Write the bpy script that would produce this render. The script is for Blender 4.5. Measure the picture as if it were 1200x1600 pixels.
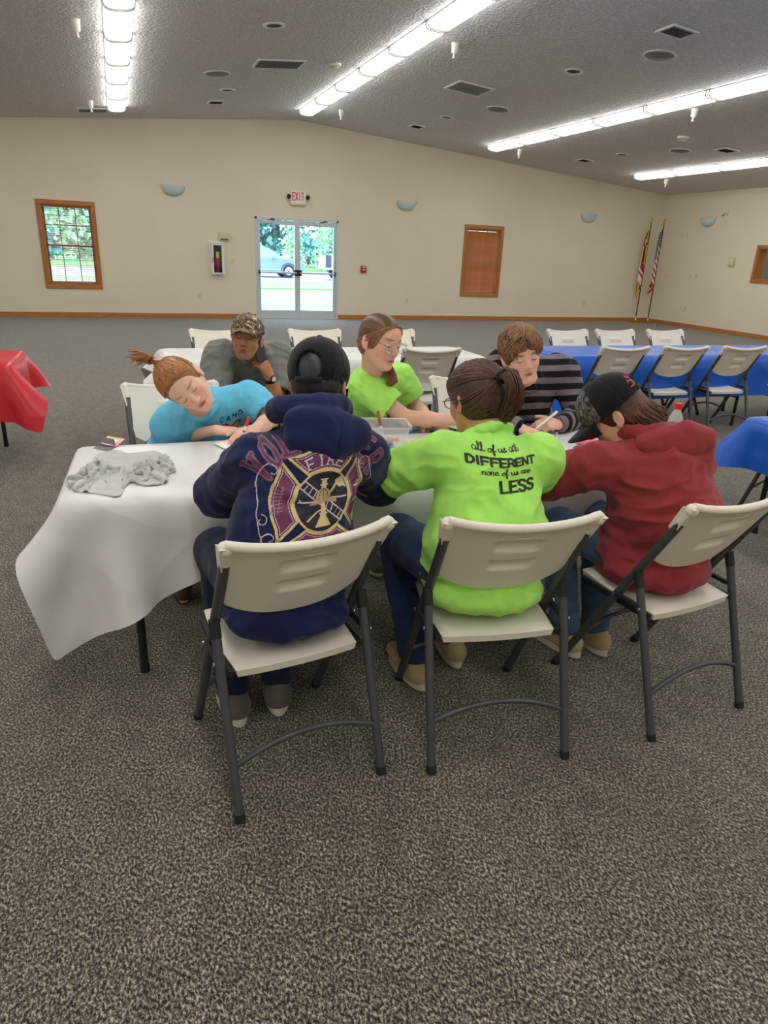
import bpy, bmesh, math, random
import numpy as np
from mathutils import Vector, Matrix
from mathutils.bvhtree import BVHTree

for _o in list(bpy.data.objects):
    bpy.data.objects.remove(_o)
SC = bpy.context.scene
COL = SC.collection
random.seed(7)
RNG = np.random.default_rng(11)

# ------------------------------------------------------------------ camera
F_PX, YAW, PITCH, ROLL, CAM_H = 1072.81, 0.3662, 0.3629, 0.0431, 1.5746
def cam_axes():
    cy, sy, cp, sp, cr, sr = (math.cos(YAW), math.sin(YAW), math.cos(PITCH), math.sin(PITCH), math.cos(ROLL), math.sin(ROLL))
    r = np.array([cy, -sy, 0.]); f0 = np.array([sy, cy, 0.]); u0 = np.array([0, 0, 1.])
    fw = f0*cp - u0*sp; u = u0*cp + f0*sp
    return r*cr + u*sr, -r*sr + u*cr, fw
CR, CU, CF = cam_axes()
camd = bpy.data.cameras.new('camera'); cam = bpy.data.objects.new('camera', camd); COL.objects.link(cam)
camd.sensor_fit = 'VERTICAL'; camd.sensor_height = 36.0; camd.sensor_width = 27.0
camd.lens = F_PX/1600*36.0; camd.clip_start = 0.05; camd.clip_end = 400
M = Matrix.Identity(4)
for i in range(3):
    M[i][0] = CR[i]; M[i][1] = CU[i]; M[i][2] = -CF[i]
M[2][3] = CAM_H
cam.matrix_world = M
SC.camera = cam

# ------------------------------------------------------------------ world, exposure
SC.view_settings.view_transform = 'Standard'
SC.view_settings.look = 'None'
SC.view_settings.gamma = 1.0
SC.view_settings.use_curve_mapping = False
SC.view_settings.exposure = 0.30
LAMP_STRENGTH = 9.0
w = bpy.data.worlds.new('overcast_sky'); SC.world = w; w.use_nodes = True
bg = w.node_tree.nodes['Background']
bg.inputs[0].default_value = (0.62, 0.80, 1.0, 1); bg.inputs[1].default_value = 7.0

# ------------------------------------------------------------------ geometry of the photograph
def at_axis(x, y, v, axis):
    """point on the ray of photo pixel (x, y) where world coordinate `axis` equals v"""
    d = CF*F_PX + CR*(x-600) - CU*(y-800); o = np.array([0, 0, CAM_H])
    return o + d*((v-o[axis])/d[axis])
def at_z(x, y, z): return at_axis(x, y, z, 2)
def at_y(x, y, Y): return at_axis(x, y, Y, 1)
def camdir(a, b, c):
    """direction given as (right, up, towards viewer)"""
    v = CR*a + CU*b - CF*c
    return v/np.linalg.norm(v)

# ------------------------------------------------------------------ materials
MATS = {}
def srgb(r, g, b):
    f = lambda c: c/12.92 if c <= .04045 else ((c+.055)/1.055)**2.4
    return (f(r/255), f(g/255), f(b/255), 1)
def newmat(name):
    m = bpy.data.materials.new(name); m.use_nodes = True; MATS[name] = m
    nt = m.node_tree; b = nt.nodes['Principled BSDF']
    return m, nt, b
def nd(nt, t, **kw):
    n = nt.nodes.new(t)
    for k, v in kw.items():
        if k.startswith('i_'):
            key = k[2:]; key = int(key) if key.isdigit() else key.replace('_', ' ')
            n.inputs[key].default_value = v
        else: setattr(n, k, v)
    return n
def plain(name, col, rough=.6, metal=0, noise=0, nscale=40, bump=0, bscale=None, coat=0, spec=.5, sheen=0, subsurf=0, stretch=None, alpha=1, trans=0, ior=1.45):
    """procedural surface: base colour with a little tonal noise and a fine bump"""
    m, nt, b = newmat(name); L = nt.links
    b.inputs['Base Color'].default_value = col; b.inputs['Roughness'].default_value = rough
    b.inputs['Metallic'].default_value = metal; b.inputs['Specular IOR Level'].default_value = spec
    b.inputs['IOR'].default_value = ior
    if coat: b.inputs['Coat Weight'].default_value = coat
    if sheen: b.inputs['Sheen Weight'].default_value = sheen
    if trans: b.inputs['Transmission Weight'].default_value = trans
    if alpha < 1: b.inputs['Alpha'].default_value = alpha
    if subsurf:
        b.inputs['Subsurface Weight'].default_value = subsurf; b.inputs['Subsurface Radius'].default_value = (1, .4, .25); b.inputs['Subsurface Scale'].default_value = .006
    if noise or bump:
        tc = nd(nt, 'ShaderNodeTexCoord'); src = tc.outputs['Object']
        if stretch:
            mp = nd(nt, 'ShaderNodeMapping'); mp.inputs['Scale'].default_value = stretch; L.new(src, mp.inputs[0]); src = mp.outputs[0]
    if noise:
        n = nd(nt, 'ShaderNodeTexNoise'); n.inputs['Scale'].default_value = nscale; n.inputs['Detail'].default_value = 4; L.new(src, n.inputs[0])
        r = nd(nt, 'ShaderNodeValToRGB')
        lo = tuple(c*(1-noise) for c in col[:3])+(1,); hi = tuple(min(1, c*(1+noise)) for c in col[:3])+(1,)
        r.color_ramp.elements[0].color = lo; r.color_ramp.elements[1].color = hi
        r.color_ramp.elements[0].position = .3; r.color_ramp.elements[1].position = .7
        L.new(n.outputs[0], r.inputs[0]); L.new(r.outputs[0], b.inputs['Base Color'])
    if bump:
        n2 = nd(nt, 'ShaderNodeTexNoise'); n2.inputs['Scale'].default_value = bscale or nscale*2; n2.inputs['Detail'].default_value = 5; L.new(src, n2.inputs[0])
        bp = nd(nt, 'ShaderNodeBump'); bp.inputs['Strength'].default_value = bump; bp.inputs['Distance'].default_value = .01
        L.new(n2.outputs[0], bp.inputs['Height']); L.new(bp.outputs[0], b.inputs['Normal'])
    return m
def emis(name, col, s):
    m, nt, b = newmat(name)
    b.inputs['Base Color'].default_value = col; b.inputs['Emission Color'].default_value = col; b.inputs['Emission Strength'].default_value = s
    return m
def attrmat(name, rough=.75, bump=0, bscale=300, subsurf=0, noise=0, nscale=30, sheen=0, spec=.4):
    """surface whose own colour comes from the colour attribute Col of the mesh"""
    m, nt, b = newmat(name); L = nt.links
    a = nd(nt, 'ShaderNodeAttribute', attribute_name='Col'); out = a.outputs['Color']
    b.inputs['Roughness'].default_value = rough; b.inputs['Specular IOR Level'].default_value = spec
    if sheen: b.inputs['Sheen Weight'].default_value = sheen
    tc = nd(nt, 'ShaderNodeTexCoord')
    if noise:
        n = nd(nt, 'ShaderNodeTexNoise'); n.inputs['Scale'].default_value = nscale; n.inputs['Detail'].default_value = 4; L.new(tc.outputs['Object'], n.inputs[0])
        mr = nd(nt, 'ShaderNodeMapRange'); mr.inputs[1].default_value = .3; mr.inputs[2].default_value = .7; mr.inputs[3].default_value = 1-noise; mr.inputs[4].default_value = 1+noise
        L.new(n.outputs[0], mr.inputs[0])
        mx = nd(nt, 'ShaderNodeVectorMath', operation='SCALE'); L.new(out, mx.inputs[0]); L.new(mr.outputs[0], mx.inputs['Scale']); out = mx.outputs[0]
    L.new(out, b.inputs['Base Color'])
    if subsurf:
        b.inputs['Subsurface Weight'].default_value = subsurf; b.inputs['Subsurface Radius'].default_value = (1, .4, .25); b.inputs['Subsurface Scale'].default_value = .006
    if bump:
        n2 = nd(nt, 'ShaderNodeTexNoise'); n2.inputs['Scale'].default_value = bscale; L.new(tc.outputs['Object'], n2.inputs[0])
        bp = nd(nt, 'ShaderNodeBump'); bp.inputs['Strength'].default_value = bump; bp.inputs['Distance'].default_value = .004
        L.new(n2.outputs[0], bp.inputs['Height']); L.new(bp.outputs[0], b.inputs['Normal'])
    return m

# ------------------------------------------------------------------ mesh builder
class MB:
    def __init__(s): s.v = []; s.f = []; s.m = []; s.cur = 0
    def add(s, vs, fs):
        o = len(s.v); s.v += [tuple(map(float, v)) for v in vs]; s.f += [tuple(i+o for i in f) for f in fs]; s.m += [s.cur]*len(fs); return s
    def box(s, c, d, R=None, bev=0):
        hx, hy, hz = (x/2 for x in d)
        if bev <= 0:
            P = [(a*hx, b*hy, e*hz) for a in (-1, 1) for b in (-1, 1) for e in (-1, 1)]
            Fq = [(0, 1, 3, 2), (4, 6, 7, 5), (0, 4, 5, 1), (2, 3, 7, 6), (0, 2, 6, 4), (1, 5, 7, 3)]
        else:
            bv = min(bev, hx*.99, hy*.99, hz*.99)
            bm = bmesh.new(); bmesh.ops.create_cube(bm, size=1)
            for v in bm.verts: v.co = Vector((v.co.x*2*hx, v.co.y*2*hy, v.co.z*2*hz))
            bmesh.ops.bevel(bm, geom=bm.edges[:], offset=bv, segments=2, profile=.6, affect='EDGES')
            bm.verts.index_update()
            P = [tuple(v.co) for v in bm.verts]; Fq = [tuple(v.index for v in f.verts) for f in bm.faces]; bm.free()
        if R is not None: P = [tuple(np.asarray(R) @ np.array(p)) for p in P]
        return s.add([(p[0]+c[0], p[1]+c[1], p[2]+c[2]) for p in P], Fq)
    def tube(s, pts, r, n=10, caps=True, flat=None):
        """swept tube; r a number or a list; flat=(axis, factor) squeezes the section"""
        pts = [np.array(p, float) for p in pts]; m = len(pts)
        rs = [r]*m if np.isscalar(r) else list(r)
        t0 = pts[1]-pts[0]; t0 /= np.linalg.norm(t0)+1e-12
        a = np.array([0, 0, 1.]) if abs(t0[2]) < .9 else np.array([1., 0, 0])
        u = np.cross(t0, a); u /= np.linalg.norm(u)
        vs = []; fs = []
        for i in range(m):
            t = (pts[min(i+1, m-1)]-pts[max(i-1, 0)]); t /= np.linalg.norm(t)+1e-12
            u = u - t*(u@t); u /= np.linalg.norm(u)+1e-12; w_ = np.cross(t, u)
            for k in range(n):
                an = 2*math.pi*k/n; vs.append(pts[i]+rs[i]*(math.cos(an)*u+math.sin(an)*w_))
        for i in range(m-1):
            for k in range(n):
                fs.append((i*n+k, i*n+(k+1) % n, (i+1)*n+(k+1) % n, (i+1)*n+k))
        if caps: fs += [tuple(range(n-1, -1, -1)), tuple(range((m-1)*n, m*n))]
        return s.add(vs, fs)
    def lathe(s, prof, n=24, c=(0, 0, 0), R=None, caps=True):
        vs = []; fs = []
        for (r, z) in prof:
            for k in range(n):
                a = 2*math.pi*k/n; vs.append((r*math.cos(a), r*math.sin(a), z))
        for i in range(len(prof)-1):
            for k in range(n): fs.append((i*n+k, i*n+(k+1) % n, (i+1)*n+(k+1) % n, (i+1)*n+k))
        if caps: fs += [tuple(range(n-1, -1, -1)), tuple(range((len(prof)-1)*n, len(prof)*n))]
        if R is not None: vs = [tuple(np.asarray(R) @ np.array(p)) for p in vs]
        return s.add([(p[0]+c[0], p[1]+c[1], p[2]+c[2]) for p in vs], fs)
    def prism(s, poly, ax, d0, d1):
        """2D polygon extruded along axis ax (0,1,2) from d0 to d1"""
        def mk(p, d):
            q = list(p); q.insert(ax, d); return tuple(q)
        n = len(poly)
        vs = [mk(p, d0) for p in poly]+[mk(p, d1) for p in poly]
        fs = [tuple(range(n-1, -1, -1)), tuple(range(n, 2*n))]+[(i, (i+1) % n, n+(i+1) % n, n+i) for i in range(n)]
        return s.add(vs, fs)
    def mesh(s, name, smooth=False):
        me = bpy.data.meshes.new(name); me.from_pydata(s.v, [], s.f)
        bm = bmesh.new(); bm.from_mesh(me); bmesh.ops.recalc_face_normals(bm, faces=bm.faces[:]); bm.to_mesh(me); bm.free()
        if smooth: smooth_mesh(me)
        return me
    def build(s, name, mat, parent=None, smooth=False, loc=None, **kw):
        o = link(name, s.mesh(name, smooth), mat, parent, **kw)
        if loc is not None: o.location = loc
        return o
def smooth_mesh(me, angle=40):
    me.polygons.foreach_set('use_smooth', [True]*len(me.polygons))
    try: me.set_sharp_from_angle(angle=math.radians(angle))
    except Exception: pass
def link(name, me, mat, parent=None, label=None, cat=None, group=None, kind=None):
    o = bpy.data.objects.new(name, me); COL.objects.link(o)
    for mm in (mat if isinstance(mat, (list, tuple)) else [mat]):
        if mm is not None: me.materials.append(MATS[mm] if isinstance(mm, str) else mm)
    if parent is not None: o.parent = parent
    return tag(o, label, cat, group, kind)
def tag(o, label=None, cat=None, group=None, kind=None):
    if label: o['label'] = label
    if cat: o['category'] = cat
    if group: o['group'] = group
    if kind: o['kind'] = kind
    return o
def thing(name, label, cat, loc=(0, 0, 0), rz=0, group=None):
    o = bpy.data.objects.new(name, None); COL.objects.link(o); o.empty_display_size = .05
    o.location = loc; o.rotation_euler = (0, 0, rz)
    return tag(o, label, cat, group)
def copy_tree(o, parent=None):
    c = o.copy(); COL.objects.link(c)
    if parent is not None: c.parent = parent
    for ch in [x for x in CHILD.get(o.name, [])]: copy_tree(ch, c)
    return c
CHILD = {}
def remember(root):
    """note the children of a prototype so that copies need no scene update"""
    for o in bpy.data.objects:
        if o.parent is not None: CHILD.setdefault(o.parent.name, []); 
    CHILD[root.name] = list(root.children)
    for c in root.children:
        CHILD[c.name] = list(c.children)
def rotz(a): return np.array([[math.cos(a), -math.sin(a), 0], [math.sin(a), math.cos(a), 0], [0, 0, 1]])
def frame(f, u):
    """rotation matrix with columns right, forward, up"""
    f = np.array(f, float); f /= np.linalg.norm(f); u = np.array(u, float); u -= f*(u@f); u /= np.linalg.norm(u)
    return np.stack([np.cross(f, u), f, u], 1)
def catmull(P, n=8, closed=False):
    P = [np.array(p, float) for p in P]; out = []; m = len(P)
    for i in range(m if closed else m-1):
        p0, p1, p2, p3 = (P[(i-1) % m], P[i], P[(i+1) % m], P[(i+2) % m]) if closed else (P[max(i-1, 0)], P[i], P[i+1], P[min(i+2, m-1)])
        for k in range(n):
            t = k/n; out.append(.5*((2*p1)+(-p0+p2)*t+(2*p0-5*p1+4*p2-p3)*t*t+(-p0+3*p1-3*p2+p3)*t**3))
    if not closed: out.append(P[-1])
    return out
# ------------------------------------------------------------------ implicit surfaces (bodies, clothes, soft things)
def smin(a, b, k):
    if k <= 0: return np.minimum(a, b)
    h = np.maximum(k-np.abs(a-b), 0)/k
    return np.minimum(a, b)-h*h*k*.25
class SDF:
    """list of rounded cones, ellipsoids and half-spaces joined with smooth blends"""
    def __init__(s): s.p = []
    def cone(s, a, b, ra, rb, k=.02, op='u', flat=None):
        a = np.array(a, float); b = np.array(b, float)
        Q = None
        if flat is not None:                       # (axis, factor): section thinner (<1) along that axis
            n = np.array(flat[0], float); n /= np.linalg.norm(n); Q = np.eye(3)+np.outer(n, n)*(1/flat[1]-1)
        s.p.append(('c', op, k, a, b, ra, rb, Q)); return s
    def chain(s, pts, rs, k=.02, op='u', flat=None):
        for i in range(len(pts)-1): s.cone(pts[i], pts[i+1], rs[i], rs[i+1], k, op, flat)
        return s
    def ell(s, c, r, R=None, k=.02, op='u'):
        R = np.eye(3) if R is None else np.array(R, float)
        s.p.append(('e', op, k, np.array(c, float), np.array(r, float), R.T.copy())); return s
    def half(s, pt, n, k=.004):
        """cut away everything on the side the normal points to"""
        n = np.array(n, float); n /= np.linalg.norm(n)
        s.p.append(('h', 'i', k, np.array(pt, float), n)); return s
    @staticmethod
    def dist(pr, P):
        if pr[0] == 'c':
            a, b, ra, rb, Q = pr[3:]
            if Q is not None: P = P@Q.T; a = Q@a; b = Q@b
            d = b-a; L2 = d@d+1e-12; pa = P-a
            h = np.clip(pa@d/L2, 0, 1)
            q = pa-h[:, None]*d
            return np.sqrt(np.einsum('ij,ij->i', q, q))-(ra+(rb-ra)*h)
        if pr[0] == 'e':
            c, r, Rt = pr[3:]
            q = (P-c)@Rt.T
            q1 = q/r; k0 = np.sqrt(np.einsum('ij,ij->i', q1, q1)); q2 = q1/r; k1 = np.sqrt(np.einsum('ij,ij->i', q2, q2))+1e-9
            return np.where(k0 < .05, -r.min(), k0*(k0-1)/k1)
        return (P-pr[3])@pr[4]
    def ev(s, P, use=None):
        d = np.full(len(P), 10.)
        for i in (range(len(s.p)) if use is None else use):
            pr = s.p[i]; x = SDF.dist(pr, P); k = pr[2]
            if pr[1] == 'u': d = smin(d, x, k)
            elif pr[1] == 's': d = -smin(-d, x, k)
            else: d = -smin(-d, -x, k)
        return d
    def bounds(s):
        lo = []; hi = []
        for pr in s.p:
            if pr[1] != 'u': continue
            if pr[0] == 'c':
                r = max(pr[5], pr[6])*1.35; lo += [pr[3]-r, pr[4]-r]; hi += [pr[3]+r, pr[4]+r]
            else:
                r = pr[4].max(); lo.append(pr[3]-r); hi.append(pr[3]+r)
        return np.min(lo, 0)-.02, np.max(hi, 0)+.02
    def mesh(s, vox=.005, B=12, smooth=1):
        lo, hi = s.bounds(); bs = vox*B
        nb = np.ceil((hi-lo)/bs).astype(int)
        gi = np.stack(np.meshgrid(*[np.arange(n) for n in nb], indexing='ij'), -1).reshape(-1, 3)
        C = lo+(gi+.5)*bs; hd = bs*.8661
        Dm = np.stack([SDF.dist(pr, C) for pr in s.p], 1)
        d = s.ev(C); act = np.abs(d) < hd*1.6+.012
        N = nb*B+2; off = np.arange(B+1)
        loc = np.stack(np.meshgrid(off, off, off, indexing='ij'), -1).reshape(-1, 3)
        n1 = B+1
        cells = []; pos = []; quads = []
        corner = [(i, j, k) for i in (0, 1) for j in (0, 1) for k in (0, 1)]
        edges = [(a, b) for a in range(8) for b in range(a+1, 8) if sum(abs(corner[a][t]-corner[b][t]) for t in range(3)) == 1]
        lin = lambda q: (q[:, 0]*N[1]+q[:, 1])*N[2]+q[:, 2]
        for bi in np.nonzero(act)[0]:
            use = [i for i in range(len(s.p)) if s.p[i][0] == 'h' or Dm[bi, i] < hd*1.5+s.p[i][2]+.01]
            if not any(s.p[i][1] == 'u' for i in use): continue
            base = gi[bi]*B
            v = s.ev(lo+(base+loc)*vox, use).reshape(n1, n1, n1)
            sg = v < 0
            if sg.all() or not sg.any(): continue
            cs = [sg[i:i+B, j:j+B, k:k+B] for i, j, k in corner]
            cnt = sum(c.astype(np.int8) for c in cs)
            ii = np.argwhere((cnt > 0) & (cnt < 8))
            vals = np.stack([v[ii[:, 0]+i, ii[:, 1]+j, ii[:, 2]+k] for i, j, k in corner], 1)
            acc = np.zeros((len(ii), 3)); nn = np.zeros(len(ii))
            for a, b in edges:
                va, vb = vals[:, a], vals[:, b]; cr = (va < 0) != (vb < 0)
                t = np.where(cr, va/np.where(cr, va-vb, 1), 0)
                pa = np.array(corner[a], float); pb = np.array(corner[b], float)
                acc += (pa+(pb-pa)*t[:, None])*cr[:, None]; nn += cr
            cells.append(lin(ii+base)); pos.append(lo+(ii+base+acc/nn[:, None])*vox)
            for ax in range(3):
                sl = [slice(0, B)]*3; sl2 = list(sl); sl2[ax] = slice(1, B+1)
                s0 = sg[tuple(sl)]; s1 = sg[tuple(sl2)]
                e = np.argwhere(s0 != s1)
                if not len(e): continue
                inside = s0[e[:, 0], e[:, 1], e[:, 2]]
                g = e+base; o1 = np.zeros(3, int); o2 = np.zeros(3, int); o1[(ax+1) % 3] = 1; o2[(ax+2) % 3] = 1
                q = np.stack([lin(g), lin(g-o1), lin(g-o1-o2), lin(g-o2)], 1)
                q = np.where(inside[:, None], q, q[:, ::-1]); quads.append(q)
        cells = np.concatenate(cells); pos = np.concatenate(pos); quads = np.concatenate(quads)
        od = np.argsort(cells); cells = cells[od]; pos = pos[od]
        ix = np.searchsorted(cells, quads); ix[ix >= len(cells)] = 0
        ok = (cells[ix] == quads).all(1); F = ix[ok]
        for _ in range(smooth):
            E2 = np.concatenate([F[:, [0, 1]], F[:, [1, 2]], F[:, [2, 3]], F[:, [3, 0]]])
            sm = np.stack([np.bincount(E2[:, 0], pos[E2[:, 1], t], len(pos))+np.bincount(E2[:, 1], pos[E2[:, 0], t], len(pos)) for t in range(3)], 1)
            ct = np.bincount(E2[:, 0], minlength=len(pos))+np.bincount(E2[:, 1], minlength=len(pos))
            pos = .5*pos+.5*sm/np.maximum(ct, 1)[:, None]
        return pos, F
def vnormals(V, F):
    n = np.cross(V[F[:, 2]]-V[F[:, 0]], V[F[:, 3]]-V[F[:, 1]])
    out = np.stack([sum(np.bincount(F[:, j], n[:, t], len(V)) for j in range(4)) for t in range(3)], 1)
    return out/(np.linalg.norm(out, axis=1)[:, None]+1e-12)
_LAT = np.random.default_rng(3).random((32, 32, 32))
def vnoise(P):
    """smooth value noise, about -1..1"""
    P = np.asarray(P); i = np.floor(P).astype(int); f = P-i; f = f*f*(3-2*f); r = 0
    for a in (0, 1):
        for b in (0, 1):
            for c in (0, 1):
                wgt = (f[:, 0] if a else 1-f[:, 0])*(f[:, 1] if b else 1-f[:, 1])*(f[:, 2] if c else 1-f[:, 2])
                r = r+wgt*_LAT[(i[:, 0]+a) % 32, (i[:, 1]+b) % 32, (i[:, 2]+c) % 32]
    return 2*r-1
def npmesh(name, V, F, smooth=True, col=None, attrs=None):
    me = bpy.data.meshes.new(name)
    V = np.asarray(V, np.float32); F = np.asarray(F, np.int32); k = F.shape[1]
    me.vertices.add(len(V)); me.vertices.foreach_set('co', V.ravel())
    me.loops.add(F.size); me.loops.foreach_set('vertex_index', F.ravel())
    me.polygons.add(len(F)); me.polygons.foreach_set('loop_start', np.arange(0, F.size, k, dtype=np.int32))
    me.update(calc_edges=True); me.validate()
    if smooth: me.polygons.foreach_set('use_smooth', np.ones(len(me.polygons), bool))
    if col is not None:
        a = me.color_attributes.new('Col', 'FLOAT_COLOR', 'POINT')
        a.data.foreach_set('color', np.concatenate([col, np.ones((len(col), 1))], 1).astype(np.float32).ravel())
    for kk, vv in (attrs or {}).items():
        a = me.attributes.new(kk, 'FLOAT', 'POINT'); a.data.foreach_set('value', np.asarray(vv, np.float32))
    return me
def ridged(P, scale, stretch=None, seed=0):
    Q = P*scale
    if stretch is not None: Q = Q*np.asarray(stretch)
    return 1-2*np.abs(vnoise(Q+seed*7.3))
def cloth_folds(V, F, amp=.004, scale=9, dirs=(1, 1, 1), seed=0, mask=None):
    """soft creases pushed along the normals"""
    n = vnormals(V, F)
    d = amp*(ridged(V, scale, dirs, seed)*.7+.3*vnoise(V*scale*2.3*np.asarray(dirs)+seed))
    if mask is not None: d = d*mask
    return V+n*d[:, None]

# ------------------------------------------------------------------ flat print: small painted cells laid on a surface
class Canvas:
    def __init__(s, w, h, step):
        s.w, s.h, s.st = w, h, step; s.nx = int(w/step); s.ny = int(h/step)
        x = (np.arange(s.nx)+.5)*step-w/2; y = (np.arange(s.ny)+.5)*step-h/2
        s.X, s.Y = np.meshgrid(x, y, indexing='ij'); s.c = np.zeros((s.nx, s.ny, 3)); s.a = np.zeros((s.nx, s.ny), bool)
    def put(s, m, col): s.c[m] = col[:3]; s.a[m] = True
    def erase(s, m): s.a[m] = False
    def inpoly(s, P):
        m = np.zeros(s.X.shape, bool); n = len(P)
        for i in range(n):
            x0, y0 = P[i]; x1, y1 = P[(i+1) % n]
            if y0 == y1: continue
            c = (y0 > s.Y) != (y1 > s.Y); m ^= c & (s.X < (x1-x0)*(s.Y-y0)/(y1-y0)+x0)
        return m
    def dline(s, P):
        d = np.full(s.X.shape, 9.)
        for i in range(len(P)-1):
            a = np.array(P[i]); b = np.array(P[i+1]); e = b-a; L = e@e+1e-12
            h = np.clip(((s.X-a[0])*e[0]+(s.Y-a[1])*e[1])/L, 0, 1)
            d = np.minimum(d, np.hypot(s.X-a[0]-h*e[0], s.Y-a[1]-h*e[1]))
        return d
    def poly(s, P, col): s.put(s.inpoly(P), col)
    def line(s, P, wd, col): s.put(s.dline(P) < wd/2, col)
    def disc(s, c, r, col): s.put(np.hypot(s.X-c[0], s.Y-c[1]) < r, col)
    def build(s, name, mapper, mat, parent):
        """mapper takes (n,2) plane coordinates and gives (n,3) points"""
        gx, gy = np.meshgrid(np.arange(s.nx+1)*s.st-s.w/2, np.arange(s.ny+1)*s.st-s.h/2, indexing='ij')
        ii = np.argwhere(s.a); lin = lambda i, j: i*(s.ny+1)+j
        q = np.stack([lin(ii[:, 0], ii[:, 1]), lin(ii[:, 0]+1, ii[:, 1]), lin(ii[:, 0]+1, ii[:, 1]+1), lin(ii[:, 0], ii[:, 1]+1)], 1)
        us, inv = np.unique(q, return_inverse=True); inv = inv.reshape(q.shape)
        P2 = np.stack([gx.ravel()[us], gy.ravel()[us]], 1); P3, ok = mapper(P2)
        keep = ok[inv].all(1); Fq = inv[keep]
        me = bpy.data.meshes.new(name)
        me.vertices.add(len(P3)); me.vertices.foreach_set('co', P3.astype(np.float32).ravel())
        me.loops.add(Fq.size); me.loops.foreach_set('vertex_index', Fq.astype(np.int32).ravel())
        me.polygons.add(len(Fq)); me.polygons.foreach_set('loop_start', np.arange(0, Fq.size, 4, dtype=np.int32))
        me.update(calc_edges=True)
        ca = me.color_attributes.new('Col', 'FLOAT_COLOR', 'CORNER')
        cc = s.c[s.a][keep]; cc = np.repeat(np.concatenate([cc, np.ones((len(cc), 1))], 1), 4, 0)
        ca.data.foreach_set('color', cc.astype(np.float32).ravel())
        me.polygons.foreach_set('use_smooth', np.ones(len(me.polygons), bool))
        return link(name, me, mat, parent)
def flat_mapper(o, ex, ey):
    o, ex, ey = (np.array(t, float) for t in (o, ex, ey))
    return lambda P: (o+P[:, :1]*ex+P[:, 1:]*ey, np.ones(len(P), bool))
def surf_mapper(V, F, o, ex, ey, off=.0025, reach=.35):
    """lay the print on a mesh by casting along the plane normal"""
    bv = BVHTree.FromPolygons([tuple(map(float, v)) for v in V], [tuple(int(i) for i in f) for f in F])
    o, ex, ey = (np.array(t, float) for t in (o, ex, ey)); n = np.cross(ex, ey)
    def mp(P):
        out = np.zeros((len(P), 3)); ok = np.zeros(len(P), bool); dn = Vector(-n)
        for i, (a, b) in enumerate(P):
            s0 = o+a*ex+b*ey
            hit = bv.ray_cast(Vector(s0+n*reach), dn, 2*reach)
            if hit[0] is not None: out[i] = np.array(hit[0])+n*off; ok[i] = True
            else: out[i] = s0
        return out, ok
    return mp
# block letters as strokes in a unit box
GLYPH = {
 'A': [[(0, 0), (.5, 1), (1, 0)], [(.2, .36), (.8, .36)]],
 'C': [[(.95, .8), (.7, 1), (.3, 1), (0, .7), (0, .3), (.3, 0), (.7, 0), (.95, .2)]],
 'D': [[(0, 0), (0, 1), (.5, 1), (.9, .75), (1, .5), (.9, .25), (.5, 0), (0, 0)]],
 'E': [[(1, 1), (0, 1), (0, 0), (1, 0)], [(0, .52), (.8, .52)]],
 'F': [[(1, 1), (0, 1), (0, 0)], [(0, .5), (.8, .5)]],
 'I': [[(.5, 0), (.5, 1)]],
 'L': [[(0, 1), (0, 0), (1, 0)]],
 'M': [[(0, 0), (0, 1), (.5, .35), (1, 1), (1, 0)]],
 'N': [[(0, 0), (0, 1), (1, 0), (1, 1)]],
 'O': [[(.5, 1), (.15, .85), (0, .5), (.15, .15), (.5, 0), (.85, .15), (1, .5), (.85, .85), (.5, 1)]],
 'P': [[(0, 0), (0, 1), (.6, 1), (.95, .85), (.95, .62), (.6, .48), (0, .48)]],
 'R': [[(0, 0), (0, 1), (.6, 1), (.95, .85), (.95, .62), (.6, .48), (0, .48)], [(.5, .48), (1, 0)]],
 'S': [[(.95, .85), (.7, 1), (.3, 1), (.05, .82), (.1, .62), (.5, .5), (.9, .38), (.95, .18), (.7, 0), (.3, 0), (.03, .15)]],
 'T': [[(0, 1), (1, 1)], [(.5, 1), (.5, 0)]],
 'U': [[(0, 1), (0, .25), (.25, 0), (.75, 0), (1, .25), (1, 1)]],
 'V': [[(0, 1), (.5, 0), (1, 1)]],
 'X': [[(0, 0), (1, 1)], [(0, 1), (1, 0)]],
}
SERIF = {'F': [(0, 1, 0), (0, 0, 0)], 'I': [(.5, 0, 0), (.5, 1, 0)], 'R': [(0, 0, 0), (1, 0, 0)], 'E': [(0, 1, 0), (0, 0, 0)], 'V': [(0, 1, 0), (1, 1, 0)], 'L': [(0, 1, 0), (0, 0, 0)], 'U': [(0, 1, 0), (1, 1, 0)], 'N': [(0, 0, 0), (1, 1, 0)], 'T': [(.5, 0, 0)]}
def letter_strokes(ch, o, ex, ey, serif=False):
    """strokes of a letter mapped with 2D axes ex (width) and ey (height) from its lower left corner"""
    o, ex, ey = (np.array(t, float) for t in (o, ex, ey)); out = []
    for st in GLYPH[ch]: out.append([tuple(o+p[0]*ex+p[1]*ey) for p in st])
    if serif:
        for (a, b, _) in SERIF.get(ch, []):
            out.append([tuple(o+(a-.2)*ex+b*ey), tuple(o+(a+.2)*ex+b*ey)])
    return out

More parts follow.
